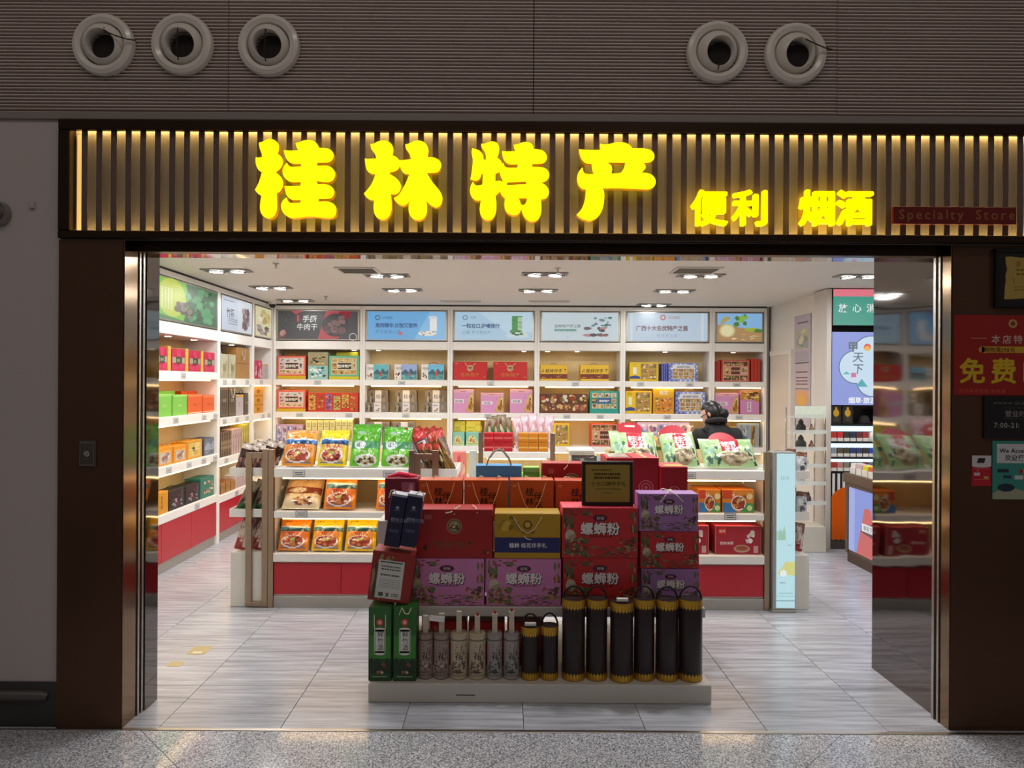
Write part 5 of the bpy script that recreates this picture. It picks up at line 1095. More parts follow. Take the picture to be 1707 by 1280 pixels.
# glowing pillar beside the second gondola
xa, xc = pX(1293.5, 5.29, 900), pX(1326, 5.29, 900)
pl = ob('glowing_pillar', RB(xa - .02, -.0, .02, xc, .12, 1.195, .004).mesh('glowing_pillar', mat('pillar_grey', '#a4a7a4', .35, metal=.5)), None, (0, 5.29, 0), label='slim pillar with a glowing pale blue front panel', cat='light pillar')
a = Art(xc - xa - .006, 1.15, '#bfe6ee'); a.rect(0, .44, .5, .5, '#a8d4c8', 2); a.poly([(.05, .44), (.2, .52), (.3, .47), (.42, .54), (.5, .44)], '#98c8b0', 3); a.poly([(.05, .22), (.5, .30), (1, .30), (1, .21)], '#d8d888', 2); a.disc(.38, .225, .022, '#eef4f0', 12, 4); a.rect(.0, .045, 1, .05, '#5c8a9c', 2); a.rect(0, .075, 1, .078, '#8ab0c0', 2)
a.lines(.2, .5, [.16], .005, '#3c6a80', 2); a.lines(.6, .8, [.405], .004, '#5c8a9c', 2); a.text('桂林', .2, .83, .03, '#94bcc8', 0); a.lines(.15, .9, [.095], .003, '#5c7a90', 3)
ob('lit_panel', a.mesh('lit_panel', attr_mat('pillar_glow', .4, emis=.85)), pl, ((xa + xc) / 2, -.001, .035))
part('foot', RB(xa - .025, -.01, 0, xc + .004, .13, .02, .003), plinthm, pl)
# stack of grey boxes on the end display
def A_greyprint(w_, h):
    a = Art(w_, h, '#5c605c'); a.blobs(0, 0, 1, 1, ['#8a8e88', '#c0c4bc', '#3c403c'], 20, 3, (.06, .14), 1); return a
zz = .999
for i, (x0, x1) in enumerate(((955, 968), (970, 982), (984, 996))):
    xa, xc = pX(x0, YG + .06), pX(x1, YG + .06); carton('grey_box', 'small grey printed box, %s in the lowest row of the stack' % ORD[i], 'box', (xa + xc) / 2, YG + .06, zz, xc - xa - .002, .085, .2, '#b8b8b0', A_greyprint)
xa, xc = pX(953, YG + .05), pX(996, YG + .05); carton('grey_box', 'wide grey printed box lying on the small grey ones', 'box', (xa + xc) / 2, YG + .05, zz + .086, xc - xa, .07, .24, '#c0c0b6', A_greyprint)
xa, xc = pX(950, YG + .04), pX(992, YG + .04); carton('grey_box', 'pale green-white box topping the grey stack', 'box', (xa + xc) / 2, YG + .04, zz + .157, xc - xa, .035, .26, '#d4d6c4', None, lid=(.5, '#dcdccc'))
ob('paper_tray', MB().box(-.06, 0, 0, .06, .2, .004).box(-.06, 0, .004, .06, .004, .10).box(-.06, .196, .004, .06, .2, .13).box(-.06, .004, .004, -.056, .196, .1).box(.056, .004, .004, .06, .196, .1).mesh('paper_tray', mat('pale_blue_paper', '#cfe0ee', .5)), None, (pX(1002, YG + .07), YG + .07, zz), label='open pale blue paper tray beside the grey stack', cat='tray')
# centre gondola behind, with candy bins
YC = 6.6
xc0, xc1 = pX(802, YC), pX(922, YC)
ge = empty('candy_rack', ((xc0 + xc1) / 2, YC, 0), 'white rack with two clear candy bins behind the front display', 'display shelf'); hw = (xc1 - xc0) / 2
part('base', RB(-hw, 0, 0, hw, .5, .41, .004), white, ge); part('back_panel', BX(-hw + .02, .48, .41, hw - .02, .498, 1.02), woodb, ge)
for sx in (-1, 1): part('upright', RB(sx * hw - .022, -.004, 0, sx * hw + .022, .04, 1.235, .003), bronze_bar, ge)
tr = part('bin_tray', MB().rbox(-hw + .023, -.01, 1.0, hw - .023, .42, 1.06, .004), white, ge); part('led_bar', BX(-hw + .06, .02, .985, hw - .06, .035, .9995), ledw, tr)
part('shelf_board', RB(-hw + .023, 0, .70, hw - .023, .46, .74, .003), white, ge)
clear = mat('clear_acrylic', '#f2f6f6', .04, trans=1., alpha=.35, ior=1.2)
for i, (x0, x1) in enumerate(((806, 857), (863, 916))):
    a0, a1 = pX(x0, YC) - (xc0 + xc1) / 2, pX(x1, YC) - (xc0 + xc1) / 2
    part('clear_bin', MB().box(a0, -.005, 1.0605, a1, -.001, 1.25).box(a0, .3, 1.0605, a1, .304, 1.25).box(a0, -.001, 1.0605, a0 + .004, .3, 1.25).box(a1 - .004, -.001, 1.0605, a1, .3, 1.25), clear, ge)
    n = 3; cw = (a1 - a0 - .016) / n
    for r_ in range(2):
        for c_ in range(n):
            col = ('#c81c28', '#e08a14')[i]
            b_ = carton('candy_pack', 'small %s candy pack, %s %s in the clear bin' % (('red', 'orange')[i], ('lower', 'upper')[r_], ('first', 'middle', 'last')[c_]), 'candy pack', (xc0 + xc1) / 2 + a0 + .008 + cw * (c_ + .5), YC + .006, 1.061 + r_ * .088, cw - .004, .085, .08, col, None)
            part('label_band', BX(-cw / 2 + .004, -.0412, .03, cw / 2 - .004, -.0402, .045), card(('#e87070', '#f0c060')[i]), b_)
def N_candyp(w_, h):
    a = Art(w_, h, '#e8c8d4'); a.blobs(0, 0, 1, 1, ['#f4e4ea', '#d89ab0', '#c8a8b8', '#fff4f4'], 24, 3, (.08, .16), 1); return a
def N_candym(w_, h):
    a = Art(w_, h, '#8a7a5c'); a.blobs(0, 0, 1, 1, ['#3c8a4c', '#c83c34', '#e0d8c0', '#5c4a34'], 24, 4, (.1, .2), 1); return a
for i in range(5): pouch('candy_bag', 'pink candy bag, %s in the row above the orange bin' % ORD[i], 'snack bag', N_candyp, pX(868 + i * 10.5, YC + .34), YC + .32 + .02 * (i % 2), 1.0605, .085, .31 + .015 * (i % 3), 3, 0, -8 + 4 * i, .02, nx=12, ny=22)
for i in range(4): pouch('candy_bag', 'mixed colour candy bag, %s in the row above the red bin' % ORD[i], 'snack bag', N_candym, pX(814 + i * 12, YC + .34), YC + .32 + .02 * (i % 2), 1.0605, .095, .30 + .015 * (i % 3), 3, 0, 6 - 4 * i, .02, nx=12, ny=22)
for i in range(3): carton('mint_box', 'light green box, %s on the inner board of the candy rack' % ORD[i], 'box', pX(873 + i * 12, YC + .06), YC + .06, .7405, .06, .12, .12, '#8ac84c', A_green)
endcap('narrow end display holding a pink and a pale box', xc0 - .26, xc0 - .024, False, YC, (.70, .55, .41), False)
def A_coral(w_, h):
    a = Art(w_, h, '#f08a84'); a.blobs(0, 0, 1, 1, ['#f4b0a0', '#d8605c', '#c8a0c8', '#f8d0b0'], 14, 4, (.12, .24), 1); return a
carton('coral_box', 'coral pink box standing on the rear end display', 'box', pX(767, YC + .1), YC + .1, .7126, .115, .335, .1, '#e88078', A_coral)
def A_pale(w_, h):
    a = Art(w_, h, '#d4e0dc'); a.blobs(0, 0, 1, .8, ['#b8c8a0', '#e0e8e0', '#c8a8a0'], 8, 4, (.14, .24), 1); return a
carton('pale_box', 'narrow pale box standing beside the candy rack', 'box', pX(789, YC + .1), YC + .1, .7126, .075, .345, .08, '#c8d4d0', A_pale)
# yellow paper flowers on the second gondola
yf_ = empty('yellow_flowers', (pX(1104, 5.78), 5.78, 1.16), 'bunch of yellow flowers behind the mint noodle bags', 'flowers')
rr = random.Random(3)
part('stem_block', RB(-.12, -.02, 0, .12, .02, .03, .004), mat('leaf_green', '#5c7a2c', .6), yf_)
pm = MB(); 
for k_ in range(6):
    t_ = k_ * math.pi / 3; pm.v += [(0, 0, 0), (.022 * math.cos(t_ - .4), .022 * math.sin(t_ - .4), .008), (.034 * math.cos(t_), .034 * math.sin(t_), .012), (.022 * math.cos(t_ + .4), .022 * math.sin(t_ + .4), .008)]; n_ = len(pm.v); pm.f.append((n_ - 4, n_ - 3, n_ - 2, n_ - 1)); pm.mi.append(0)
fm = pm.mesh('blossom', mat('petal_yellow', '#e8b820', .5))
for i in range(22): ob('blossom', fm, yf_, (rr.uniform(-.15, .15), rr.uniform(-.04, .04), .04 + rr.uniform(0, .05)), (R(50) + rr.uniform(-.5, .5), rr.uniform(-.5, .5), rr.uniform(0, 6)))
# ------------------------------------------------------------------ tobacco corner
XT = 3.32; YT = 7.35
tc_ = empty('tobacco_cabinet', (XT, YT, 0), 'tall tobacco wall cabinet with pink and green sign and orange panel', 'cabinet')
blackm = mat('cabinet_black', '#1c1a1c', .35); navy = mat('stripe_navy', '#252538', .4)
part('side_panel', BX(0, .002, 0, .05, .31, CEIL - .01), mat('pale_wood_side', '#c9c2ba', .5, noise=.08, nscale=4, stretch=(10, 10, .6)), tc_)
part('back_panel', BX(.05, .29, 0, 2.2, .31, CEIL - .01), blackm, tc_)
part('plinth', RB(.05, .0, 0, 2.2, .28, .09, .003), mat('dark_walnut', '#4c4038', .5), tc_)
def tz(y, yy=YT): return pZ(y, yy, 1410)
sgn = part('lit_sign', RB(.055, .0, tz(543), 2.2, .1, tz(481), .004), blackm, tc_)
a = Art(2.12, tz(482) - tz(542), '#3aa08c'); a.rect(0, .80, 1, 1, '#f07a8c', 2)
a.text('放心消', .024, .38, .26, '#f2f6f6', 1, track=.5, L=3)
ob('backlit_face', a.mesh('backlit_face', attr_mat('sign_glow', .4, emis=.8)), sgn, (.055 + 1.07, -.001, tz(542)))
lbx = part('light_box', RB(.055, .02, tz(676), 2.2, .12, tz(552), .004), blackm, tc_)
hh = tz(553) - tz(675)
a = Art(2.12, hh, '#8c9ae0'); ar = 2.12 / hh
def blobc(x, y, r, c, L): a.ell(x, y, r / ar, r, c, 26, L)
for (x, y, r) in ((.115, .52, .22), (.19, .70, .24), (.20, .34, .22), (.27, .55, .3)): blobc(x, y, r + .012, '#4c6a8c', 2); blobc(x, y, r, '#cfe4f6', 3)
a.poly([(.21, .36), (.235, .62), (.28, .74), (.34, .60), (.34, .36)], '#6cc8d8', 4); a.ell(.172, .79, .05 / ar, .05, '#e84a3c', 16, 4); a.ell(.172, .775, .042 / ar, .035, '#f4b83c', 16, 5)
a.text('甲', .075, .74, .15, '#5c6c6c', 2, L=6); a.text('天', .098, .60, .15, '#4c6c78', 1, shear=.1, L=6); a.text('下', .098, .44, .15, '#4c6c78', 1, shear=.1, L=6); a.rect(.093, .38, .118, .44, '#d8709c', 6); a.poly([(.05, .42), (.07, .46), (.09, .42)], '#58b8c0', 6); a.poly([(.115, .25), (.145, .36), (.175, .25)], '#4cacb8', 6)
a.text('烟草·旅游', .08, .03, .09, '#f4faff', 2, L=7)
ob('backlit_face', a.mesh('backlit_face', attr_mat('tobacco_glow', .4, emis=.85)), lbx, (.055 + 1.07, .019, tz(675)))
bl = mat('tobacco_led', (.42, .66, 1.0), .4, emis=2.2)
shz = [tz(707), tz(736), tz(762), tz(786)]
for i, z in enumerate(shz): 
    sb = part('shelf_board', RB(.055, .01, z - .02, 2.2, .288, z, .002), blackm, tc_)
    if i < 3: part('lit_strip', BX(.06, .26, z - .09, 2.19, .288, z - .0205), bl, sb)
part('striped_front', BX(.055, .02, .09, 2.2, .03, shz[3] - .021), navy, tc_)
for i in range(40): 
    if i == 0: stm = RB(-.012, .008, .0905, .012, .0199, shz[3] - .022, .001).mesh('white_stripe', white)
    ob('white_stripe', stm, tc_, (.085 + i * .053, 0, 0))
zc_ = tz(812)
op = [(.06, .10)] + [(.30, .10), (.30, zc_ - .06), (.27, zc_ - .015), (.22, zc_), (.16, zc_ - .01), (.10, zc_ - .05), (.06, zc_ - .10)]
part('orange_panel', MB().prism(op, -.006, .007), mat('orange_laminate', '#e0600c', .4), tc_)
part('orange_panel', MB().prism([(p[0] + .5, p[1]) for p in op], -.006, .007), mat('orange_laminate', '#e0600c', .4), tc_)
# cigarette packs
def A_cig(w_, h):
    a = Art(w_, h, '#e4e0dc'); a.rect(0, .4, 1, 1, '#b83028', 2); return a
rr = random.Random(9)
pc_ = [['#b83028', '#c8342c', '#3c3c34', '#2c3450', '#6a3434', '#a83c38', '#d8d4d0', '#c8c8c4'], ['#8a9aa0', '#5c5440', '#4c4838', '#2c3c7a', '#3c4468', '#3c342c', '#2c4cb0', '#8a5c40'], ['#b83c34', '#c8887c', '#8a8478', '#3c4c48', '#4c3440', '#8a3434', '#6a7c8c', '#c8b060']]
for r_ in range(3):
    for c_ in range(8):
        col = pc_[r_][c_]
        o = carton('cigarette_pack', 'cigarette pack %s of the %s lit row in the tobacco cabinet' % (('first', 'second', 'third', 'fourth', 'fifth', 'sixth', 'seventh', 'eighth')[c_] + ' from the pale side', ('top', 'middle', 'bottom')[r_]), 'cigarette pack', XT + .095 + c_ * .066, YT + .03, shz[r_ + 1] + .0005, .058, .095, .024, col, None)
        part('white_base', BX(-.0285, -.0135, .002, .0285, -.0121, .036), card('#e4e2de'), o)
def A_liquor(w_, h):
    a = Art(w_, h, '#1c1a18'); a.ell(.5, .45, .3, .16, '#c89a24', 12, 2); a.rect(.4, .5, .6, .7, '#d8a830', 2); a.rect(.42, .85, .6, .9, '#d8d4c8', 2); a.rect(.2, .1, .8, .28, '#3c342c', 2); return a
for i, x in enumerate((XT + .125, XT + .245)): carton('liquor_box', 'tall black liquor box with gold motif, %s the pale cabinet side' % ('against', 'one away from')[i], 'box', x, YT + .05, shz[0] + .0005, .112, .25, .1, '#141312', A_liquor)
for i in range(2): carton('black_case', 'small black case with white mark, %s on the tobacco top board' % ('lower', 'upper')[i], 'box', XT + .66, YT + .05, shz[0] + .0005 + i * .082, .16, .08, .12, '#17161a', None)
ob('felt_hat', MB().lathe([(.075, 0), (.08, .012), (.058, .02), (.056, .05), (.04, .08), (.002, .09)], 20).mesh('felt_hat', mat('felt_black', '#201e22', .8), True), None, (XT + .45, YT + .12, shz[0] + .0005), label='rounded black hat shape on the tobacco top board', cat='hat')
# checkout counter
ct = empty('checkout_counter', (0, 0, 0), 'dark wood checkout counter with a glowing side panel', 'counter')
cx0 = 3.31; wal = mat('walnut', '#5c4a3c', .4, noise=.15, nscale=4, stretch=(1, 8, 8))
part('counter_top', RB(cx0 - .03, 4.9, .76, cx0 + .55, 6.90, .85, .004), wal, ct)
part('body', BX(cx0, 4.92, .09, cx0 + .5, 6.88, .76), wal, ct); part('plinth', BX(cx0 + .0, 4.94, 0, cx0 + .48, 6.86, .09), mat('walnut_dark', '#4a3a30', .5), ct)
a = Art(1.86, .60, '#8aa0ec'); a.rect(.0, 0, .06, 1, '#a8b8f4', 2); a.poly([(.08, 0), (.30, 0), (.22, .74), (.16, .74)], '#d86464', 2); a.poly([(.12, .36), (.4, .8), (.9, .9), (.9, .3), (.3, .3)], '#4c4448', 3); a.rect(.135, .38, .45, .50, '#f0f4f4', 4); a.text('甲天下', .15, .40, .09, '#4c4448', 1, L=5)
pn = ob('lit_panel', a.mesh('lit_panel', attr_mat('counter_glow', .4, emis=.75)), ct, (cx0 - .002, 5.90, .12), (0, 0, R(-90)))
part('side_frame', MB().box(cx0 - .012, 6.835, .09, cx0 - .0005, 6.88, .76).box(cx0 - .012, 4.92, .725, cx0 - .0005, 6.835, .76), wal, ct)
for i, (y, c) in enumerate(((6.78, '#e0dcd4'), (6.66, '#c8a8b0'), (6.55, '#d8d020'), (6.44, '#c85a4c'))):
    o = ob('counter_box', MB().rbox(-.05, -.045, 0, .05, .045, .10, .003).mesh('counter_box', card(c)), None, (cx0 + .06, y, .8505), label='small %s display box on the checkout counter' % ('white', 'pinkish', 'lemon yellow', 'coral')[i], cat='box')
    part('front_tray', RB(-.056, -.05, 0, -.0505, .05, .06, .001), card('#d8d6d0'), o)
gl_ = ob('globe_jar', MB().lathe([(.03, 0), (.05, .012), (.068, .05), (.064, .09), (.04, .115), (.03, .12), (.03, .13), (.001, .132)], 20).mesh('globe_jar', mat('globe_white', '#e4e4e0', .15, alpha=.8), True), None, (cx0 + .15, 6.6, 1.16), label='small round glass jar with red sweets on a stand', cat='jar')
part('stand', MB().lathe([(.05, -.309), (.05, -.30), (.01, -.29), (.01, -.02), (.03, 0)], 14), white, gl_, True); part('sweets', MB().lathe([(.03, .008), (.045, .025), (.03, .04), (.001, .042)], 12), mat('sweet_red', '#c83c34', .3), gl_, True)
# clear accessory rack in front of the side wall
rk = empty('acrylic_rack', (3.10, 7.30, 0), 'clear acrylic rack with small trays beside the side wall', 'rack')
acr = mat('acrylic_edge', '#dfe6e2', .08, alpha=.45)
part('base', RB(-.09, -.1, 0, .16, .16, .26, .004), mat('cream_base', '#d8d4c4', .45, noise=.1, nscale=8), rk)
for (x, y) in ((-.16, -.10), (.14, -.10), (-.16, .14), (.14, .14)): part('rod', MB().tube([(x, y, .26), (x, y, 1.46)], .006, 6), chrome, rk)
for i, z in enumerate((1.36, 1.20, 1.03, .86, .68, .48)):
    part('tray', MB().box(-.17, -.11, z, .15, .15, z + .006).box(-.17, -.11, z + .006, .15, -.106, z + .04), acr, rk)
part('header_card', RB(-.17, -.108, 1.37, .15, -.102, 1.48, .001), mat('pale_green_card', '#cdd8c8', .5, noise=.1, nscale=30), rk)
its = [('dark grinder shape', 1.206, -.06, '#2c2a2a', (.05, .125)), ('tan figurine', 1.206, .05, '#a88a70', (.025, .08)), ('dark grey bag', 1.036, -.06, '#3a3834', (.055, .13)), ('brown pot', 1.036, .05, '#8a6450', (.03, .08)), ('cream bundle', .866, -.02, '#c8c0ac', (.04, .09)), ('silver pack', .686, -.06, '#b0b8bc', (.04, .1)), ('dark bottle', .486, .02, '#4c4440', (.03, .1)), ('pale bundle', .486, -.08, '#b8b4a8', (.04, .08)), ('black bird ornament', 1.366, .09, '#242426', (.03, .07))]
for (nm, z, x, c, (r_, h_)) in its:
    o = ob(nm.split()[-1], MB().lathe([(r_ * .8, 0), (r_, h_ * .15), (r_ * .95, h_ * .55), (r_ * .5, h_ * .75), (r_ * .55, h_ * .9), (r_ * .3, h_)], 14).mesh('ornament', mat('orn_' + c, c, .45, noise=.2, nscale=30), True), None, (3.10 + x, 7.31, z + .0005), label=nm + ' on a tray of the clear acrylic rack', cat='ornament')
    part('top', MB().lathe([(r_ * .3, h_), (r_ * .34, h_ * 1.04), (.002, h_ * 1.14)], 12), mat('orn_top', '#5a5048', .4), o, True)

# ------------------------------------------------------------------ posters on the dark wall beside the opening
def wall_sheet(name, label, cat, x0, y0, x1, y1, art, th=.004, body='#222', Y=3.50, m=None, fr=None):
    p0, p1 = PX(x0, y1, Y), PX(x1, y0, Y); w_, h = p1.x - p0.x, p1.z - p0.z
    o = ob(name, RB(-w_ / 2, -th, 0, w_ / 2, 0, h, min(.0015, th * .3)).mesh(name, card(body)), None, ((p0.x + p1.x) / 2, Y - .0005, p0.z), label=label, cat=cat)
    ob('printed_face', art(w_ - .002, h - .002).mesh('printed_face', m or PRINT), o, (0, -th - .0005, .001)); return o
def A_poster(w_, h):
    a = Art(w_, h, '#a01814'); k = lambda x: (x - 1588) / 240.; a.disc(k(1686), .895, .055, '#c89a5c', 16, 2); a.disc(k(1686), .895, .03, '#8a3a2c', 12, 3); a.rect(k(1616), .708, k(1643), .714, '#d8b8a0', 2)
    a.text('本店特', k(1650), .655, .115, '#d8b8b0', 1, track=.2); a.rect(k(1634), .53, .98, .61, '#d0a42c', 2); a.disc(k(1634), .57, .04, '#d0a42c', 12, 2); a.text('购物满298元', k(1638), .543, .068, '#6a2010', 1, L=3)
    a.text('免费邮', k(1596), .18, .33, '#dcb81c', 2, track=.18, L=3); a.text('购物免费邮寄,购物满', k(1596), .03, .06, '#d8503c', 0, track=.05); return a
wall_sheet('promotion_poster', 'dark red promotion poster with yellow characters on the bronze wall', 'poster', 1589, 526, 1828, 659, A_poster, body='#8a1410')
def A_cert(w_, h):
    a = Art(w_, h, '#15120f'); r = random.Random(4)
    pts = []
    def edge(x0, y0, x1, y1, n):
        for i in range(n): t = i / n; pts.append((x0 + (x1 - x0) * t + r.uniform(-.018, .018), y0 + (y1 - y0) * t + r.uniform(-.018, .018)))
    edge(.11, .15, .9, .14, 9); edge(.9, .14, .9, .86, 7); edge(.9, .86, .12, .86, 9); edge(.12, .86, .11, .15, 7)
    a.poly(pts, '#b89c4c', 2); a.lines(.25, .8, [.62, .55], .03, '#7a5c20', 3, L=3); a.disc(.27, .74, .05, '#a8802c', 12, 3); a.text('1', .2, .42, .1, '#7a5c20', 1, L=3); a.lines(.22, .75, [.34, .29], .015, '#8a6c2c', 5, L=3); return a
o = wall_sheet('framed_certificate', 'black framed gold certificate with ragged edge on the bronze wall', 'picture frame', 1655, 416, 1790, 513, A_cert, .02, '#0f0d0c')
w2, h2 = (1790 - 1655) / F * 3.5, 97 / F * 3.5
part('frame_moulding', MB().rbox(-w2 / 2, -.028, 0, w2 / 2, -.021, .018, .002).rbox(-w2 / 2, -.028, h2 - .018, w2 / 2, -.021, h2, .002).rbox(-w2 / 2, -.028, .018, -w2 / 2 + .018, -.021, h2 - .018, .002).rbox(w2 / 2 - .018, -.028, .018, w2 / 2, -.021, h2 - .018, .002), mat('frame_black', '#14110f', .3), o)
def A_hours(w_, h):
    a = Art(w_, h, '#141214'); a.text('营业时间', .22, .52, .17, '#8a8684', 1); a.text('7:00-21:', .10, .25, .17, '#a8a4a2', 1, track=.02); a.lines(.2, .75, [.72, .46], .012, '#5c5856', 3); a.text('5A-0', .33, .80, .11, '#7a7674', 0); a.lines(.1, .3, [.82], .04, '#5c5856', 3); return a
wall_sheet('opening_hours_board', 'black opening hours board on the bronze wall', 'sign', 1638, 661, 1790, 730, A_hours, .012, '#0f0e0f')
def A_pay(w_, h):
    a = Art(w_, h, '#3c9488'); a.rect(.06, .62, .96, .95, '#d4d4d8', 2); a.text('We Accep', .10, .80, .10, '#26262c', 2, L=3); a.text('欢迎使用', .18, .67, .11, '#26262c', 1, L=3, track=.02)
    a.rect(.07, .46, .24, .52, '#2c3444', 2); a.disc(.42, .48, .035, '#c83c34', 12, 2); a.disc(.46, .48, .035, '#d88a3c', 12, 2); a.rect(.16, .36, .28, .41, '#2c3c4c', 2); a.rect(.33, .34, .46, .41, '#cfd4d4', 2); a.poly([(0, 0), (1, 0), (1, .2), (.5, .14), (.2, .22), (0, .1)], '#a8a890', 2); a.ell(.2, .2, .13, .07, '#1c3440', 12, 3); a.blobs(.5, .02, .95, .2, ['#c8a850', '#c88aa0', '#5c4a34'], 6, 3, (.12, .2), 3); return a
wall_sheet('payment_poster', 'teal poster reading We Accept with payment marks', 'poster', 1653, 735, 1765, 832, A_pay, body='#2c7a70')
def A_pay2(w_, h):
    a = Art(w_, h, '#c01c30'); a.rect(0, .66, 1, 1, '#dcd6da', 2); a.ell(.5, .66, .5, .05, '#dcd6da', 14, 3); a.poly([(.24, .76), (.62, .76), (.70, .92), (.32, .92)], '#26242c', 4); a.rect(.10, .34, .42, .44, '#e0c8c8', 2); a.disc(.3, .50, .03, '#d88080', 10, 2); a.rect(.62, .24, .86, .32, '#d8b060', 2); a.lines(.1, .9, [.2, .56], .02, '#d87878', 4); return a
wall_sheet('payment_card', 'small red and white payment sticker beside the teal poster', 'sticker', 1619, 759, 1652, 810, A_pay2, .002, '#b01828')

# ------------------------------------------------------------------ front display in the doorway
FD = empty('display_stand', (0, 0, 0), 'low white two step display stand in the middle of the doorway', 'display stand')
pxl, pxr = pX(613.5, 3.77, 1172), pX(1186, 3.77, 1172)
greyw = mat('stand_white', '#cbc6be', .5, noise=.05, nscale=5)
part('platform', RB(pxl, 3.77, 0, pxr, 4.80, .10, .004), greyw, FD)
part('step', RB(-.51, 3.985, .388, 1.128, 4.80, .442, .003), greyw, FD)
part('step_leg', BX(-.50, 4.30, .1005, -.47, 4.79, .3875), greyw, FD); part('step_leg', BX(1.08, 4.30, .1005, 1.11, 4.79, .3875), greyw, FD)
part('riser', RB(-.77, 4.30, .4425, 1.125, 4.80, .86, .003), greyw, FD); part('riser_foot', BX(-.765, 4.32, .1005, -.73, 4.79, .442), greyw, FD)
part('scuff', BX(pX(760, 3.77, 1155), 3.7692, .038, pX(792, 3.77, 1155), 3.7699, .045), mat('scuff', '#6a645e', .8), FD); part('chipped_corner', BX(pxr + .0002, 3.78, .03, pxr + .0012, 3.80, .08), mat('chip', '#4a443e', .8), FD)

def luosi(bgc, deco):
    def f(w_, h):
        a = Art(w_, h, bgc); r = random.Random(4)
        a.blobs(0, 0, .36, .42, deco, 60, 3, (.06, .15), 2); a.blobs(.3, 0, 1, .24, deco, 60, 5, (.03, .08), 2); a.blobs(0, .4, .15, 1, deco, 26, 6, (.1, .2), 2); a.blobs(.74, .1, 1, .42, deco, 30, 7, (.08, .16), 2); a.blobs(.9, .45, 1, 1, deco, 14, 8, (.12, .25), 2); a.blobs(.12, .84, .42, 1, deco, 12, 9, (.08, .2), 2)
        a.ell(.10, .44, .07, .13, '#c8bca4', 14, 6); a.blobs(.04, .3, .2, .5, ['#7a6a50', '#a8987c'], 5, 2, (.15, .3), 7)
        a.ell(.5, .80, .10, .07, '#54203c', 14, 6); a.text('好味', .455, .77, .075, '#d8c0b8', 1, L=7)
        for (dx, dy, c, L) in ((.008, -.015, '#2c1418', 8), (0, 0, '#efe8e6', 9)): a.text('螺蛳粉', .5 + dx, .49 + dy, .26, c, 2, center=True, track=.02, L=L)
        a.lines(.36, .66, [.42], .018, hx(bgc, .6), 4, L=8); return a
    f.__name__ = 'luosi' + bgc; return f
LP = luosi('#d484bc', ['#8a6a44', '#5c4430', '#b89468', '#a84c5c', '#6a7a50']); LR = luosi('#c8282c', ['#6a5434', '#4c3c28', '#a08458', '#8a2c24', '#5c6440']); LV = luosi('#a878b4', ['#7a5c54', '#4c3844', '#a08478', '#8a4c5c', '#5c6450'])
def front(name, label, cat, x0, x1, yb, yt, Y, body, art, d, z=None, **kw):
    xa, xc = pX(x0, Y, yt), pX(x1, Y, yt); xm = (x0 + x1) / 2
    z0 = pZ(yb, Y, xm) if z is None else z; h = pZ(yt, Y, xm) - z0
    return carton(name, label, cat, (xa + xc) / 2, Y, z0, xc - xa - .003, h, d, body, art, **kw), z0 + h
zs = .4425
YP = 4.0
_, zp = front('noodle_carton', 'pink noodle carton with white brush lettering, beside the leaning label box', 'box', 682, 808, 0, 931, YP, '#b86aa0', LP, .2, zs)
front('noodle_carton', 'pink noodle carton with white brush lettering, beside the red stack', 'box', 810.5, 936, 0, 931.5, YP, '#b86aa0', LP, .2, zs)
_, zr = front('noodle_carton', 'lower red noodle carton behind the tall dark canisters', 'box', 938, 1063, 0, 930.5, YP, '#b02024', LR, .2, zs)
_, zr2 = front('noodle_carton', 'upper red noodle carton under the gold plaque', 'box', 937, 1064, 0, 846, YP, '#e04858', LR, .2, zr + .0006)
_, zv = front('small_noodle_carton', 'lowest purple noodle carton behind the dark canisters', 'box', 1069, 1167, 0, 948, YP + .02, '#8a5c94', LV, .14, zs)
_, zv2 = front('small_noodle_carton', 'red noodle carton between two purple ones', 'box', 1067, 1166, 0, 886, YP + .02, '#a82024', LR, .14, zv + .0006)
ov, zv3 = front('small_noodle_carton', 'topmost purple noodle carton with cream cord', 'box', 1065, 1165, 0, 823, YP + .02, '#9868a8', LV, .14, zv2 + .0006)
crm = mat('rope_cream', '#e6dcc0', .7)
part('carry_cord', MB().tube([(-.05, -.072, zv3 - zv2 - .05), (-.02, -.073, zv3 - zv2 - .01), (0, -.05, zv3 - zv2 + .006), (.03, .0, zv3 - zv2 + .012), (.01, .04, zv3 - zv2 + .004)], .003), crm, ov, True)
part('carry_cord', MB().tube([(.08, -.073, zv3 - zv2 - .045), (.045, -.073, zv3 - zv2 - .008), (.02, -.05, zv3 - zv2 + .008), (-.02, 0, zv3 - zv2 + .02), (-.03, .02, zv3 - zv2 + .006)], .003), crm, ov, True)
def A_bigred(w_, h):
    a = Art(w_, h, '#a81a1c'); a.disc(.5, .66, .16, '#a8926a', 20, 2); a.ring(.5, .66, .14, .02, '#6a2a20', L=3); a.blobs(.43, .58, .57, .74, ['#4c5c34', '#d8c090', '#6a2a20'], 7, 3, (.16, .28), 4); a.text('桂林特产', .5, .2, .2, '#7a4a24', 1, center=True, track=.1); a.rect(.10, .8, .2, .9, '#c05c50', 2); a.blobs(.86, .04, .99, .24, ['#b8742c', '#7a1a18'], 5, 4, (.2, .35), 2); a.blobs(.08, .14, .18, .3, ['#4c1414'], 2, 3, (.3, .4), 2); return a
o, zb1 = front('large_gift_box', 'large red gift box with round gold emblem on the pink cartons', 'gift box', 693, 822, 0, 849, YP + .005, '#9a1a1c', A_bigred, .18, zp + .0006)
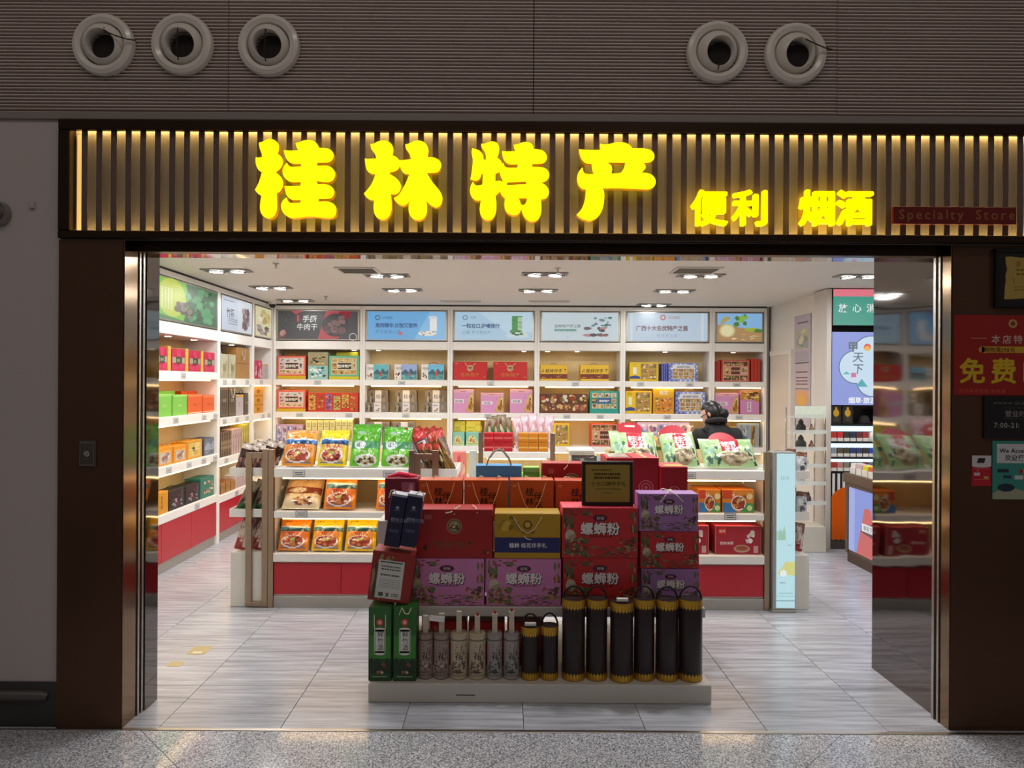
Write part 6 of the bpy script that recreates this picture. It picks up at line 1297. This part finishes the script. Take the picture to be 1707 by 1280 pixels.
part('carry_cord', MB().tube([(.0, -.094, zb1 - zp - .03), (.0, -.06, zb1 - zp + .004), (.03, -.03, zb1 - zp + .012), (-.02, -.098, zb1 - zp - .015), (-.05, -.098, zb1 - zp - .02)], .003), crm, o, True); part('carry_cord', MB().tube([(.13, -.094, zb1 - zp - .02), (.12, -.06, zb1 - zp + .006), (.10, -.02, zb1 - zp + .012)], .003), crm, o, True)
def A_goldblue(w_, h):
    a = Art(w_, h, '#c0941c'); a.blobs(0, .6, .4, 1, ['#8a6a14', '#d8b43c', '#a88424'], 10, 3, (.14, .28), 1); a.rect(0, .13, 1, .47, '#26286a', 5); a.text('桂林', .22, .25, .115, '#f0eef0', 2, L=6); a.text('桂花伴手礼', .40, .25, .115, '#f0eef0', 1, track=.03, L=6); a.disc(.5, .76, .11, '#6a4a10', 6, 5); a.disc(.5, .76, .07, '#d8b03c', 6, 6); a.lines(.42, .6, [.57], .04, '#6a4a10', 3, L=5); return a
o, zb2 = front('large_gift_box', 'gold gift box with dark blue band on the pink cartons', 'gift box', 824, 935, 0, 856, YP + .005, '#a8841c', A_goldblue, .18, zp + .0006, top=slack_handle('#e0d0a0', .16, .09, 0))
part('carry_cord', MB().tube([(-.02, -.098, .13), (-.005, -.1, .115), (.02, -.1, .11)], .003), crm, o, True)
def A_orangebag(w_, h):
    a = Art(w_, h, '#d05a1c'); a.poly([(0, 0), (1, 0), (1, .3), (.6, .1), (.2, .25), (0, .15)], '#b8461c', 2); a.text('桂', .34, .64, .22, '#2c1208', 1, shear=.1, L=4); a.text('林', .34, .40, .22, '#2c1208', 1, shear=.1, L=4); a.text('伴', .53, .53, .22, '#2c1208', 1, shear=.1, L=4); a.text('手', .55, .30, .20, '#2c1208', 1, shear=.1, L=4); a.rect(.06, .84, .14, .9, '#e08a5c', 3); a.ell(.3, .15, .08, .07, '#e08a4c', L=3); return a
zr3 = .8606; YO = 4.31
for i, (x0, x1) in enumerate(((697.5, 771.5), (773.5, 848), (849.5, 923.5))):
    o, zt_ = front('gift_bag', 'orange gift bag with black brush writing, %s in the raised row' % ORD[i], 'gift bag', x0, x1, 0, 800, YO, '#b8501c', A_orangebag, .13, zr3, top=slack_handle('#e0a870', .17, .17, 0))
    for sx in (-.05, .06): part('carry_cord', MB().tube([(sx, -.02, zt_ - zr3 - .002), (sx + .012, -.03, zt_ - zr3 + .02), (sx + .03, -.025, zt_ - zr3 + .014)], .003), crm, o, True)
o, zt_ = front('gift_bag', 'red-orange gift bag partly hidden by the gold plaque', 'gift bag', 925.5, 1000, 0, 801, YO, '#b8401c', A_orangebag, .13, zr3)
part('carry_cord', MB().tube([(-.09, -.02, zt_ - zr3 - .002), (-.075, -.04, zt_ - zr3 + .018), (-.05, -.03, zt_ - zr3 + .016), (-.035, -.03, zt_ - zr3 - .002)], .003), crm, o, True)
o, zt_ = front('shopping_bag', 'sky blue carrier bag with grey ribbon handles behind the orange bags', 'paper bag', 793, 870, 0, 776, 4.50, '#4c94cc', None, .12, zr3)
rib = mat('rope_grey', '#8a8474', .6)
for yy in (-.05, .05): part('ribbon_handle', MB().tube([(-.085, yy, zt_ - zr3 - .03), (-.07, yy, zt_ - zr3 + .03), (-.03, yy * .7, zt_ - zr3 + .085), (.0, yy * .6, zt_ - zr3 + .098), (.03, yy * .7, zt_ - zr3 + .085), (.07, yy, zt_ - zr3 + .03), (.085, yy, zt_ - zr3 - .03)], .005), rib, o, True)
front('mint_carton', 'light green grid carton behind the orange bags', 'box', 872, 900, 0, 779, 4.60, '#8ab43c', A_green, .1, zr3)
o, zt_ = front('long_gift_box', 'long red gift box behind the gold plaque', 'gift box', 903, 1003, 0, 772, 4.52, '#a01c1c', A_bigred, .14, zr3)
part('carry_cord', MB().tube([(-.02, -.05, zt_ - zr3 - .002), (-.01, -.06, zt_ - zr3 + .02), (-.03, -.072, zt_ - zr3 - .02), (-.05, -.072, zt_ - zr3 - .04)], .003), crm, o, True)
def A_emblem(w_, h):
    a = Art(w_, h, '#a8161e'); a.ring(.5, .5, .13, .02, '#d87878', L=2); a.ring(.5, .5, .08, .02, '#d87878', L=2); a.disc(.5, .5, .03, '#d87878', 10, 2); return a
o, zt_ = front('square_gift_box', 'tall red gift box with round emblem behind the gold plaque', 'gift box', 1055, 1099, 0, 763, 4.46, '#c0262e', A_emblem, .3, zr3)
part('ribbon', MB().box(-.01, -.15, zt_ - zr3, .01, .15, zt_ - zr3 + .002), mat('ribbon_gold', '#d8a84c', .4), o)
o, zt_ = front('square_gift_box', 'red gift box with grey window lid behind the gold plaque', 'gift box', 1011, 1054, 0, 763, 4.46, '#b8222a', None, .3, zr3)
part('window_lid', RB(-.06, -.12, zt_ - zr3, .07, .12, zt_ - zr3 + .003, .001), mat('grey_window', '#b0a8a4', .15), o)
o, zt_ = front('square_gift_box', 'shorter red gift box with yellow tag at the end of the row', 'gift box', 1101, 1147, 0, 778, 4.42, '#b01c22', A_emblem, .26, zr3)
part('yellow_tag', RB(-.05, -.1, zt_ - zr3, .06, -.05, zt_ - zr3 + .004, .001), mat('tag_yellow', '#e8c83c', .4), o)
def A_maroon(w_, h):
    a = Art(w_, h, '#7a1c34'); a.rect(.52, .08, .94, .92, '#b05c74', 2); a.blobs(.54, .1, .92, .9, ['#8a3450', '#d89aa8'], 8, 3, (.15, .28), 3); a.text('桂林', .15, .25, .2, '#a84c5c', 1); return a
o, zt_ = front('film_wrapped_box', 'maroon box under bright pink film at the end of the raised row', 'gift box', 641, 696, 0, 797, YO, '#8a2038', A_maroon, .16, zr3)
part('pink_film', MB().tube([(-.09, -.05, zt_ - zr3 + .004), (-.02, -.02, zt_ - zr3 + .018), (.05, -.04, zt_ - zr3 + .012), (.095, 0, zt_ - zr3 + .006)], [.004, .016, .014, .004], 8), mat('film_pink', '#e83c5c', .2), o, True)
# plaque
def A_plaque(w_, h):
    a = Art(w_, h, '#b09444'); a.lines(.14, .6, [.84], .03, '#4c3c14', 2, L=2); a.lines(.2, .8, [.72, .62], .055, '#4c3c14', 3, L=2); a.text('十大口碑伴手礼', .12, .44, .13, '#5c4414', 1, L=2, sx=1.05); a.lines(.22, .8, [.34], .02, '#5c4c1c', 4, L=2); a.lines(.4, .62, [.24], .015, '#5c4c1c', 5, L=2); return a
Yq = 4.06; xa, xc = pX(971, Yq), pX(1057, Yq); hq = pZ(769, Yq, 1014) - zr2
pq = ob('award_plaque', RB(-(xc - xa) / 2, 0, 0, (xc - xa) / 2, .02, hq, .003).mesh('award_plaque', mat('plaque_wood', '#2c1c18', .3)), None, ((xa + xc) / 2, Yq, zr2 + .001), (R(-3), 0, 0), 'dark framed gold award plaque standing on the red cartons', 'plaque')
bw = .02
part('bevel_frame', MB().rbox(-(xc - xa) / 2 + .002, -.008, .002, (xc - xa) / 2 - .002, 0, bw, .003).rbox(-(xc - xa) / 2 + .002, -.008, hq - bw, (xc - xa) / 2 - .002, 0, hq - .002, .003).rbox(-(xc - xa) / 2 + .002, -.008, bw, -(xc - xa) / 2 + bw, 0, hq - bw, .003).rbox((xc - xa) / 2 - bw, -.008, bw, (xc - xa) / 2 - .002, 0, hq - bw, .003), mat('plaque_wood', '#2c1c18', .3), pq)
ob('engraved_plate', A_plaque(xc - xa - 2 * bw, hq - 2 * bw).mesh('engraved_plate', attr_mat('engraved_gold', .35, metal=.35)), pq, (0, -.001, bw))
# small red cartons behind the tubes
for i, x in enumerate((-.32, -.10, .12)): carton('under_step_carton', 'dark red carton under the step behind the tubes, %s' % ('beside the green boxes', 'in the middle', 'beside the dark canisters')[i], 'box', x, 4.02, .1005, .205, .25, .2, '#7a1414', A_bigred)
# green wine boxes
def A_greenwine(w_, h):
    a = Art(w_, h, '#2c6a26'); a.poly([(0, .3), (1, .3), (1, .0), (0, 0)], '#1c4a1c', 2); a.rect(0, .3, 1, .62, '#3c8a2c', 2); a.poly([(0, .25), (.12, .33), (.25, .24), (.4, .31), (.7, .22), (.85, .32), (1, .24), (1, .1), (0, .1)], '#123014', 3); a.disc(.5, .80, .05, '#c83c34', 16, 4); a.disc(.5, .80, .03, '#e8b0a0', 10, 5)
    a.rect(.24, .38, .76, .70, '#e6e4dc', 4); a.ell(.5, .70, .26, .03, '#e6e4dc', 14, 4); a.ell(.5, .38, .26, .03, '#e6e4dc', 14, 4); a.frame(.27, .40, .73, .68, .008, '#4c6a4c', 5); a.text('鲜竹酒', .38, .605, .085, '#1c1c18', 0, vert=True, sx=1.05, L=6); a.blobs(.3, .08, .8, .26, ['#c8b490', '#8a3c2c', '#4c5c34'], 10, 4, (.1, .2), 6); a.lines(.15, .85, [.05], .012, '#a8c89c', 3, L=5); return a
for i, (x0, x1) in enumerate(((614, 653), (655.5, 694.5))):
    o, zt_ = front('wine_box', 'green fresh bamboo wine box, %s' % ('at the open corner of the stand', 'beside the bamboo tubes')[i], 'box', x0, x1, 0, 1012, 3.80, '#245c20', A_greenwine, .125, .1005)
    hgt = zt_ - .1005
    if i == 0: part('cord', MB().tube([(-.03, -.064, hgt - .04), (-.03, -.066, hgt - .09), (-.026, -.066, hgt - .12)], .0025), crm, o, True); part('cord', MB().tube([(.03, -.064, hgt - .04), (.031, -.066, hgt - .10), (.026, -.066, hgt - .13)], .0025), crm, o, True)
    else: part('rope_handle', MB().tube([(-.03, -.064, hgt - .04), (-.015, -.068, hgt + .0), (.0, -.07, hgt - .03), (.02, -.07, hgt - .035), (.035, -.066, hgt - .002)], .0028), crm, o, True)
zg = zt_
# leaning carton with a spec label, and two navy boxes on top
def A_spec(w_, h):
    a = Art(w_, h, '#9a2620'); a.blobs(0, 0, .3, 1, ['#6a5434', '#4c3c28', '#a08458'], 16, 3, (.14, .28), 1); a.blobs(.3, .8, .6, 1, ['#6a5434', '#a08458'], 6, 4, (.14, .28), 1); a.rect(.16, .06, .80, .84, '#d4d4cc', 5); a.rect(.20, .79, .76, .815, '#2c4a34', 6); a.lines(.24, .72, [.70, .64], .03, '#5c605c', 3, L=6); a.lines(.24, .72, [.52], .035, '#5c605c', 6, L=6); a.lines(.24, .74, [.44, .40, .36, .32, .28], .012, '#8a8c88', 4, L=6); a.rect(.24, .10, .36, .18, '#54544e', 6); a.rect(.42, .10, .5, .18, '#7a7a74', 6); a.lines(.56, .74, [.11, .15], .02, '#54544e', 4, L=6); return a
wl_ = .225; tl_ = 7
o = carton('leaning_carton', 'leaning noodle carton with white spec label on the green wine boxes', 'box', pX(640, 3.84, 1005) + .02, 3.84, zg + wl_ / 2 * math.sin(R(tl_)) + .001, wl_, .27, .16, '#8a2420', A_spec, rot=(0, R(tl_), 0))
def A_navybox(w_, h):
    a = Art(w_, h, '#1d1c3c'); a.disc(.5, .76, .035, '#9a98b4', 12, 2); a.lines(.3, .7, [.70], .012, '#8a88a4', 3); a.text('桂林三花', .14, .50, .075, '#9a98b4', 1, sx=1.15); a.lines(.2, .8, [.47], .01, '#7a7894', 3); a.rect(.15, .27, .85, .34, '#34345c', 2); a.lines(.2, .8, [.29, .31], .01, '#6a6888', 5, L=3); return a
for i in range(2):
    xb_ = pX(655 + i * 27, 3.86, 925) - .01; o = carton('navy_box', 'tall navy box with silver print, %s of the leaning pair' % ('outer', 'inner')[i], 'box', xb_, 3.86, zg + .305 + .004 + i * -.0, .084, .285, .10, '#1a1936', A_navybox, rot=(0, R(9), 0))
    part('lid_edge', RB(-.043, -.051, .275, .043, .051, .288, .001), card('#a8a4b0'), o)
    part('cord', MB().tube([(-.02 + .02 * i, -.05, .288), (-.03 + .05 * i, -.06, .31), (-.05 + .09 * i, -.05, .30), (-.055 + .10 * i, -.05, .26)], .003), crm, o, True)
# bamboo style spirit tubes
def cyl_art(key, fn, r, h, arc=2.6):
    k = ('cy', key, round(r, 3), round(h, 3))
    if k in MC: return MC[k]
    a = fn(arc * r, h); me = a.mesh('wrapped_label', PRINT, .0003)
    for v in me.vertices:
        t = v.co.x / r; rr_ = r + .0006 - v.co.y; v.co.x, v.co.y = rr_ * math.sin(t), -rr_ * math.cos(t)
    MC[k] = me; return me
def tube_art(bgc, fig, txt):
    def f(w_, h):
        a = Art(w_, h)
        n = 12
        for i in range(n): a.rect(i / n, .02, (i + 1) / n, .98, bgc)
        for i in range(n): a.rect(i / n, .86, (i + 1) / n, .89, hx(bgc, .6), 2); a.rect(i / n, .08, (i + 1) / n, .10, hx(bgc, .7), 2)
        a.text(txt, .34, .66, .19, hx(bgc, .3), 1, vert=True, L=4); a.blobs(.12, .12, .88, .42, fig, 44, 4, (.05, .12), 3); a.blobs(.6, .4, .9, .8, fig, 12, 5, (.08, .16), 3); a.lines(.2, .5, [.28, .2], .012, hx(bgc, .4), 3, L=6); return a
    f.__name__ = 'tube' + bgc + txt; return f
T1, T2, T3 = tube_art('#a08a80', ['#6a5850', '#c8b8b0', '#8a746c'], '三花'), tube_art('#c8b89c', ['#7a5c50', '#8a7a64', '#5c4438'], '三花'), tube_art('#a8a09c', ['#4c5450', '#8a928c', '#38403c'], '三花')
tubes = [(709.5, 12.5, T1, 'taupe'), (736, 13, T1, 'taupe'), (765, 14, T2, 'cream'), (795.5, 14, T2, 'cream'), (824.5, 12.5, T3, 'grey'), (852.5, 13, T3, 'grey')]
for i, (xm, rp, fn, cn) in enumerate(tubes):
    Yt = 3.86; r = rp / F * Yt; x = pX(xm, Yt, 1100); h = .245
    col = {'taupe': '#8a766c', 'cream': '#b8a88c', 'grey': '#948c88'}[cn]
    o = ob('spirit_tube', MB().lathe([(r * .94, 0), (r, .006), (r, h - .01), (r * .95, h), (r * .9, h), (r * .88, h - .008)], 28).mesh('spirit_tube', card(col), True), None, (x, Yt, .1005), label='%s printed spirit tube with upright strap, %s from the green wine boxes' % (cn, ORD[i]), cat='bottle tube')
    ob('wrapped_label', cyl_art(fn.__name__, fn, r, h - .006), o, (0, 0, .003))
    hs_ = .085 + .012 * (i % 3); sc_ = mat('strap', '#c8bca8', .5, noise=.1)
    part('strap', MB().box(-.014, -.012, h - .004, .014, -.009, h + hs_).box(-.014, .009, h - .004, .014, .012, h + hs_).box(-.014, -.012, h + hs_, .014, .012, h + hs_ + .003), sc_, o)
    if i in (3, 4, 5): part('red_knot', MB().lathe([(.003, 0), (.008, .005), (.006, .014), (.002, .02)], 8), mat('knot_red', '#a82420', .6), o, True, (0, 0, h + hs_ + .003))
    if i == 0: part('price_card', RB(-.01, -.03, h + .07, .07, -.028, h + .1, .0005), white, o, rot=(0, R(6), 0))
# dark cloth canisters with gold scalloped bands
clothm = mat('dark_cloth', '#2e1f20', .36, noise=.25, nscale=30, stretch=(1, 1, .3)); goldm = mat('gold_paper', '#c79a34', .35, metal=.6, noise=.2, nscale=40); blackrope = mat('rope_black', '#1a1210', .8)
def canister(xm, rp, ytop, label, hand, Yt, cardtop=False):
    r = rp / F * Yt; x = pX(xm, Yt, 1070); h = pZ(ytop, Yt, xm) - .1005
    o = ob('canister', MB().lathe([(r * .96, 0), (r, .004), (r, h - .004), (r * .97, h), (r * .9, h - .003), (.002, h - .003)], 28).mesh('canister', clothm, True), None, (x, Yt, .1005), label=label, cat='canister', group='dark canisters on the stand')
    for up in (0, 1):
        n = 22; mb = MB(); bh = .052
        for i in range(n):
            t0, t1 = 2 * math.pi * i / n, 2 * math.pi * (i + .88) / n; tm = (t0 + t1) / 2; q = r + .0016
            zz0, zz1, zz2 = (h - .006, h - bh + .012, h - bh) if up else (.002, bh - .020, bh - .008)
            b0 = len(mb.v)
            for (t, z) in ((t0, zz0), (t1, zz0), (t1, zz1), (tm, zz2), (t0, zz1)): mb.v.append((q * math.cos(t), q * math.sin(t), z))
            mb.f.append((b0, b0 + 1, b0 + 2, b0 + 3, b0 + 4)); mb.mi.append(0)
        mb.fix = True
        gb = part('gold_band', mb, goldm, o); gb['kind'] = 'stuff'
        part('band_core', MB().lathe([(r + .0006, h - .026), (r + .0008, h - .006), (r + .0006, h - .001)] if up else [(r + .0006, .002), (r + .0008, .006), (r + .0006, .022)], 28, caps=False), goldm, o, True)
    if hand: part('rope_handle', MB().tube(arc_pts(r * 1.9, .075, 11, 0, h - .012), .0055, 6), blackrope, o, True)
    if cardtop: part('price_card', RB(-.03, -r * .5, h + .004, .03, -r * .5 + .02, h + .02, .001), white, o)
canister(884, 15, 1042, 'short dark canister with a price card, beside the spirit tubes', True, 3.86, True); canister(916, 14.5, 1041, 'short dark canister without card, beside the tall ones', True, 3.86)
for i, (xm, rp, yt, hd) in enumerate(((956, 19, 996, True), (994.5, 17.5, 996, True), (1036, 19, 1001, False), (1073.5, 17, 996, True), (1111.5, 18.5, 997, True), (1150.5, 19.5, 996, True))):
    canister(xm, rp, yt, 'tall dark cloth canister with gold scalloped bands, %s from the short ones' % ORD[i], hd, 3.865 if i != 2 else 3.85, i == 2)
# ------------------------------------------------------------------ the shop assistant
def skin_obj(name, V, E, m, parent, sub=2, root=0):
    """V: (x, y, z, rx, ry) joints; E: bones. One continuous skinned surface."""
    me = bpy.data.meshes.new(name); me.from_pydata([v[:3] for v in V], E, []); me.materials.append(m)
    o = ob(name, me, parent); md = o.modifiers.new('skin', 'SKIN'); md.use_smooth_shade = True
    for i, v in enumerate(V):
        d = me.skin_vertices[0].data[i]; d.radius = (v[3], v[4] if len(v) > 4 else v[3]); d.use_root = (i == root)
    ss = o.modifiers.new('smooth', 'SUBSURF'); ss.levels = sub; ss.render_levels = sub
    return o
PXc, PYc = pX(1196, 6.45), 6.45
pe = empty('person', (PXc, PYc, 0), 'person in black coat with dark tied hair, head bowed behind the mint bags', 'person', (0, 0, R(16)))
skinm = mat('skin', '#d8a890', .5, noise=.04); coat = mat('black_coat', '#121214', .75, noise=.2, nscale=40); trs = mat('dark_trousers', '#17171c', .8); hairm = mat('black_hair', '#120f10', .35, noise=.3, nscale=60, stretch=(1, 1, .2))
# body faces +Y in its own frame; bare skin: neck, head core and hands in one skeleton through the arms
HZ = 1.425
V = [(0, 0, .90, .12, .09), (0, .01, 1.08, .12, .085), (0, .0, 1.22, .09, .055), (0, .02, 1.33, .046, .046), (0, .05, 1.385, .045, .045),   # 0-4 pelvis..neck
     (-.17, .01, 1.26, .045, .045), (-.23, .10, 1.08, .036, .036), (-.13, .30, 1.16, .028, .028), (-.08, .36, 1.24, .022, .014), (-.06, .385, 1.285, .036, .013),      # left arm -> palm
     (.17, .01, 1.26, .045, .045), (.24, .08, 1.03, .036, .036), (.13, .30, .98, .028, .028), (.07, .37, .99, .022, .014), (.03, .41, 1.0, .036, .013),                 # right arm -> palm
     (-.08, 0, .84, .075, .075), (-.09, .01, .48, .05, .05), (-.09, -.01, .10, .035, .035), (-.09, .09, .04, .035, .025), (.08, 0, .84, .075, .075), (.09, .01, .48, .05, .05), (.09, -.01, .10, .035, .035), (.09, .09, .04, .035, .025)]
E = [(0, 1), (1, 2), (2, 3), (3, 4), (2, 5), (5, 6), (6, 7), (7, 8), (8, 9), (2, 10), (10, 11), (11, 12), (12, 13), (13, 14), (0, 15), (15, 16), (16, 17), (17, 18), (0, 19), (19, 20), (20, 21), (21, 22)]
for base, sgn_ in ((9, 1), (14, -1)):
    bx_, by_, bz_ = V[base][:3]
    for k_, (ox_, ln) in enumerate(((-.024, .062), (-.008, .072), (.008, .068), (.024, .055))):
        i0 = len(V); up = .6 if base == 9 else -.1
        V += [(bx_ + ox_, by_ + .018, bz_ + .018 * up + .004, .0085, .0085), (bx_ + ox_ * 1.15, by_ + .02 + ln * .45, bz_ + ln * .45 * up, .008, .008), (bx_ + ox_ * 1.15, by_ + .02 + ln * .75, bz_ + ln * .3 * up - .02, .0065, .0065)]
        E += [(base, i0), (i0, i0 + 1), (i0 + 1, i0 + 2)]
    i0 = len(V); V += [(bx_ + .034 * sgn_, by_ - .012, bz_ + .0, .0095, .0095), (bx_ + .046 * sgn_, by_ + .018, bz_ + .012, .008, .008)]; E += [(base, i0), (i0, i0 + 1)]
skin_obj('body', V, E, skinm, pe, 2)
# head with face, turned to the left and bowed
hd = MB(); n, mlt = 28, 20
def headp(t, p):
    x, y, z = .074 * math.sin(p) * math.cos(t), .092 * math.sin(p) * math.sin(t), .112 * math.cos(p)
    if z < 0: y += .02 * (-z / .112) * (1 if y > 0 else .3); x *= 1 - .32 * (-z / .112) ** 1.5
    f_ = max(0, math.sin(t)) * math.sin(p)
    if y > 0:
        nose = math.exp(-((x / .012) ** 2)) * math.exp(-(((z + .022) / .022) ** 2)); y += .024 * nose
        for sx in (-1, 1): y -= .010 * math.exp(-(((x - sx * .03) / .014) ** 2)) * math.exp(-(((z - .006) / .011) ** 2))
        y += .007 * math.exp(-((x / .022) ** 2)) * math.exp(-(((z + .060) / .010) ** 2)); y += .008 * math.exp(-((x / .02) ** 2)) * math.exp(-(((z + .095) / .014) ** 2))
    return (x, y, z)
for j in range(mlt + 1):
    for i in range(n): hd.v.append(headp(2 * math.pi * i / n, math.pi * max(.001, min(.999, j / mlt))))
for j in range(mlt):
    for i in range(n): hd.f.append((j * n + i, (j + 1) * n + i, (j + 1) * n + (i + 1) % n, j * n + (i + 1) % n)); hd.mi.append(0)
hd.fix = True
hrot = (R(-26), R(0), R(34))
hp = part('head', hd, skinm, pe, True, (-.005, .075, HZ), hrot)
for sx in (-1, 1):
    part('ear', MB().lathe([(.006, -.02), (.014, -.008), (.016, .008), (.008, .022)], 10), skinm, hp, True, (sx * .075, -.005, -.005), (0, 0, 0))
    part('eye', MB().lathe([(.002, 0), (.008, .002), (.002, .005)], 10, (0, 0, 0), 'Y'), mat('eye_dark', '#1a1412', .2), hp, True, (sx * .03, .083, .006), (0, 0, R(180)))
part('lips', MB().tube([(-.02, .088, -.062), (0, .097, -.060), (.02, .088, -.062)], .0035, 6), mat('lip', '#b06a64', .5), hp, True)
hr = MB(); 
for j in range(mlt + 1):
    for i in range(n):
        t, p = 2 * math.pi * i / n, math.pi * max(.001, min(.999, j / mlt)); v = Vector(headp(t, p)); fr = max(0, math.sin(t))
        lim = 1.02 - .62 * fr ** 1.5; q = p / math.pi
        k_ = 1.13 if q < .62 * lim + .06 else (1.0 if fr > .25 else (1.08 if q < .72 else .93))
        if fr > .35 and q > .30: k_ = .9
        hr.v.append((v.x * k_, v.y * k_ - .004, v.z * k_))
for j in range(mlt):
    for i in range(n): hr.f.append((j * n + i, (j + 1) * n + i, (j + 1) * n + (i + 1) % n, j * n + (i + 1) % n)); hr.mi.append(0)
hr.fix = True
ha = part('hair', hr, hairm, hp, True)
bun = part('hair_bun', MB().lathe([(.004, -.05), (.03, -.04), (.044, -.012), (.044, .016), (.03, .042), (.004, .05)], 18), hairm, hp, True, (.0, -.100, -.045), (R(30), 0, 0))
part('hair_tie', MB().tube([(.026 * math.cos(t * .628), -.082 + .0, -.036 + .026 * math.sin(t * .628)) for t in range(10)], .006, 6, closed=True), mat('tie', '#2a2628', .6), hp, True)
gm = mat('spectacle_black', '#141214', .3)
part('glasses', MB().tube([(-.075, .0, .012), (-.064, .070, .012), (-.050, .090, .018), (-.03, .098, .02), (-.008, .104, .012), (.008, .104, .012), (.03, .098, .02), (.050, .090, .018), (.064, .070, .012), (.075, 0, .012)], .003, 6), gm, hp, True)
# coat over torso and arms, collar, trousers, shoes
CV = [(0, 0, .80, .17, .13), (0, .0, 1.0, .165, .125), (0, -.005, 1.16, .19, .125), (0, .0, 1.23, .11, .07), (0, .02, 1.29, .06, .05),
      (-.19, .0, 1.24, .085, .08), (-.25, .10, 1.07, .066, .066), (-.15, .28, 1.14, .052, .052), (-.11, .325, 1.19, .046, .046), (.19, .0, 1.24, .085, .08), (.26, .08, 1.02, .066, .066), (.15, .28, .98, .052, .052), (.10, .34, .985, .046, .046)]
skin_obj('coat', CV, [(0, 1), (1, 2), (2, 3), (3, 4), (2, 5), (5, 6), (6, 7), (7, 8), (2, 9), (9, 10), (10, 11), (11, 12)], coat, pe, 2)
part('collar', MB().tube([(.075 * math.cos(t * .5236), .02 + .068 * math.sin(t * .5236), 1.360 - .016 * math.sin(t * .5236)) for t in range(12)], .030, 8, closed=True), coat, pe, True)
yk = MB().lathe([(.205, 1.17), (.200, 1.225), (.165, 1.275), (.115, 1.315), (.088, 1.345), (.080, 1.385), (.072, 1.385)], 28, caps=False)
yk.v = [(v[0], v[1] * .62 + .008 + (.03 if v[2] > 1.33 else 0), v[2]) for v in yk.v]
part('coat_yoke', yk, coat, pe, True)
part('cuff', MB().tube([(-.105, .335, 1.20), (-.095, .347, 1.215)], .040, 12), mat('red_cuff', '#a81c34', .6), pe, True)
for sx in (-1, 1):
    skin_obj('trouser_leg', [(sx * .075, 0, .86, .10, .10), (sx * .09, .01, .48, .075, .075), (sx * .09, -.01, .09, .058, .06)], [(0, 1), (1, 2)], trs, pe, 1)
    skin_obj('shoe', [(sx * .09, -.03, .045, .042, .04), (sx * .09, .06, .042, .044, .036), (sx * .09, .14, .034, .036, .028)], [(0, 1), (1, 2)], mat('shoe', '#101012', .4), pe, 2)
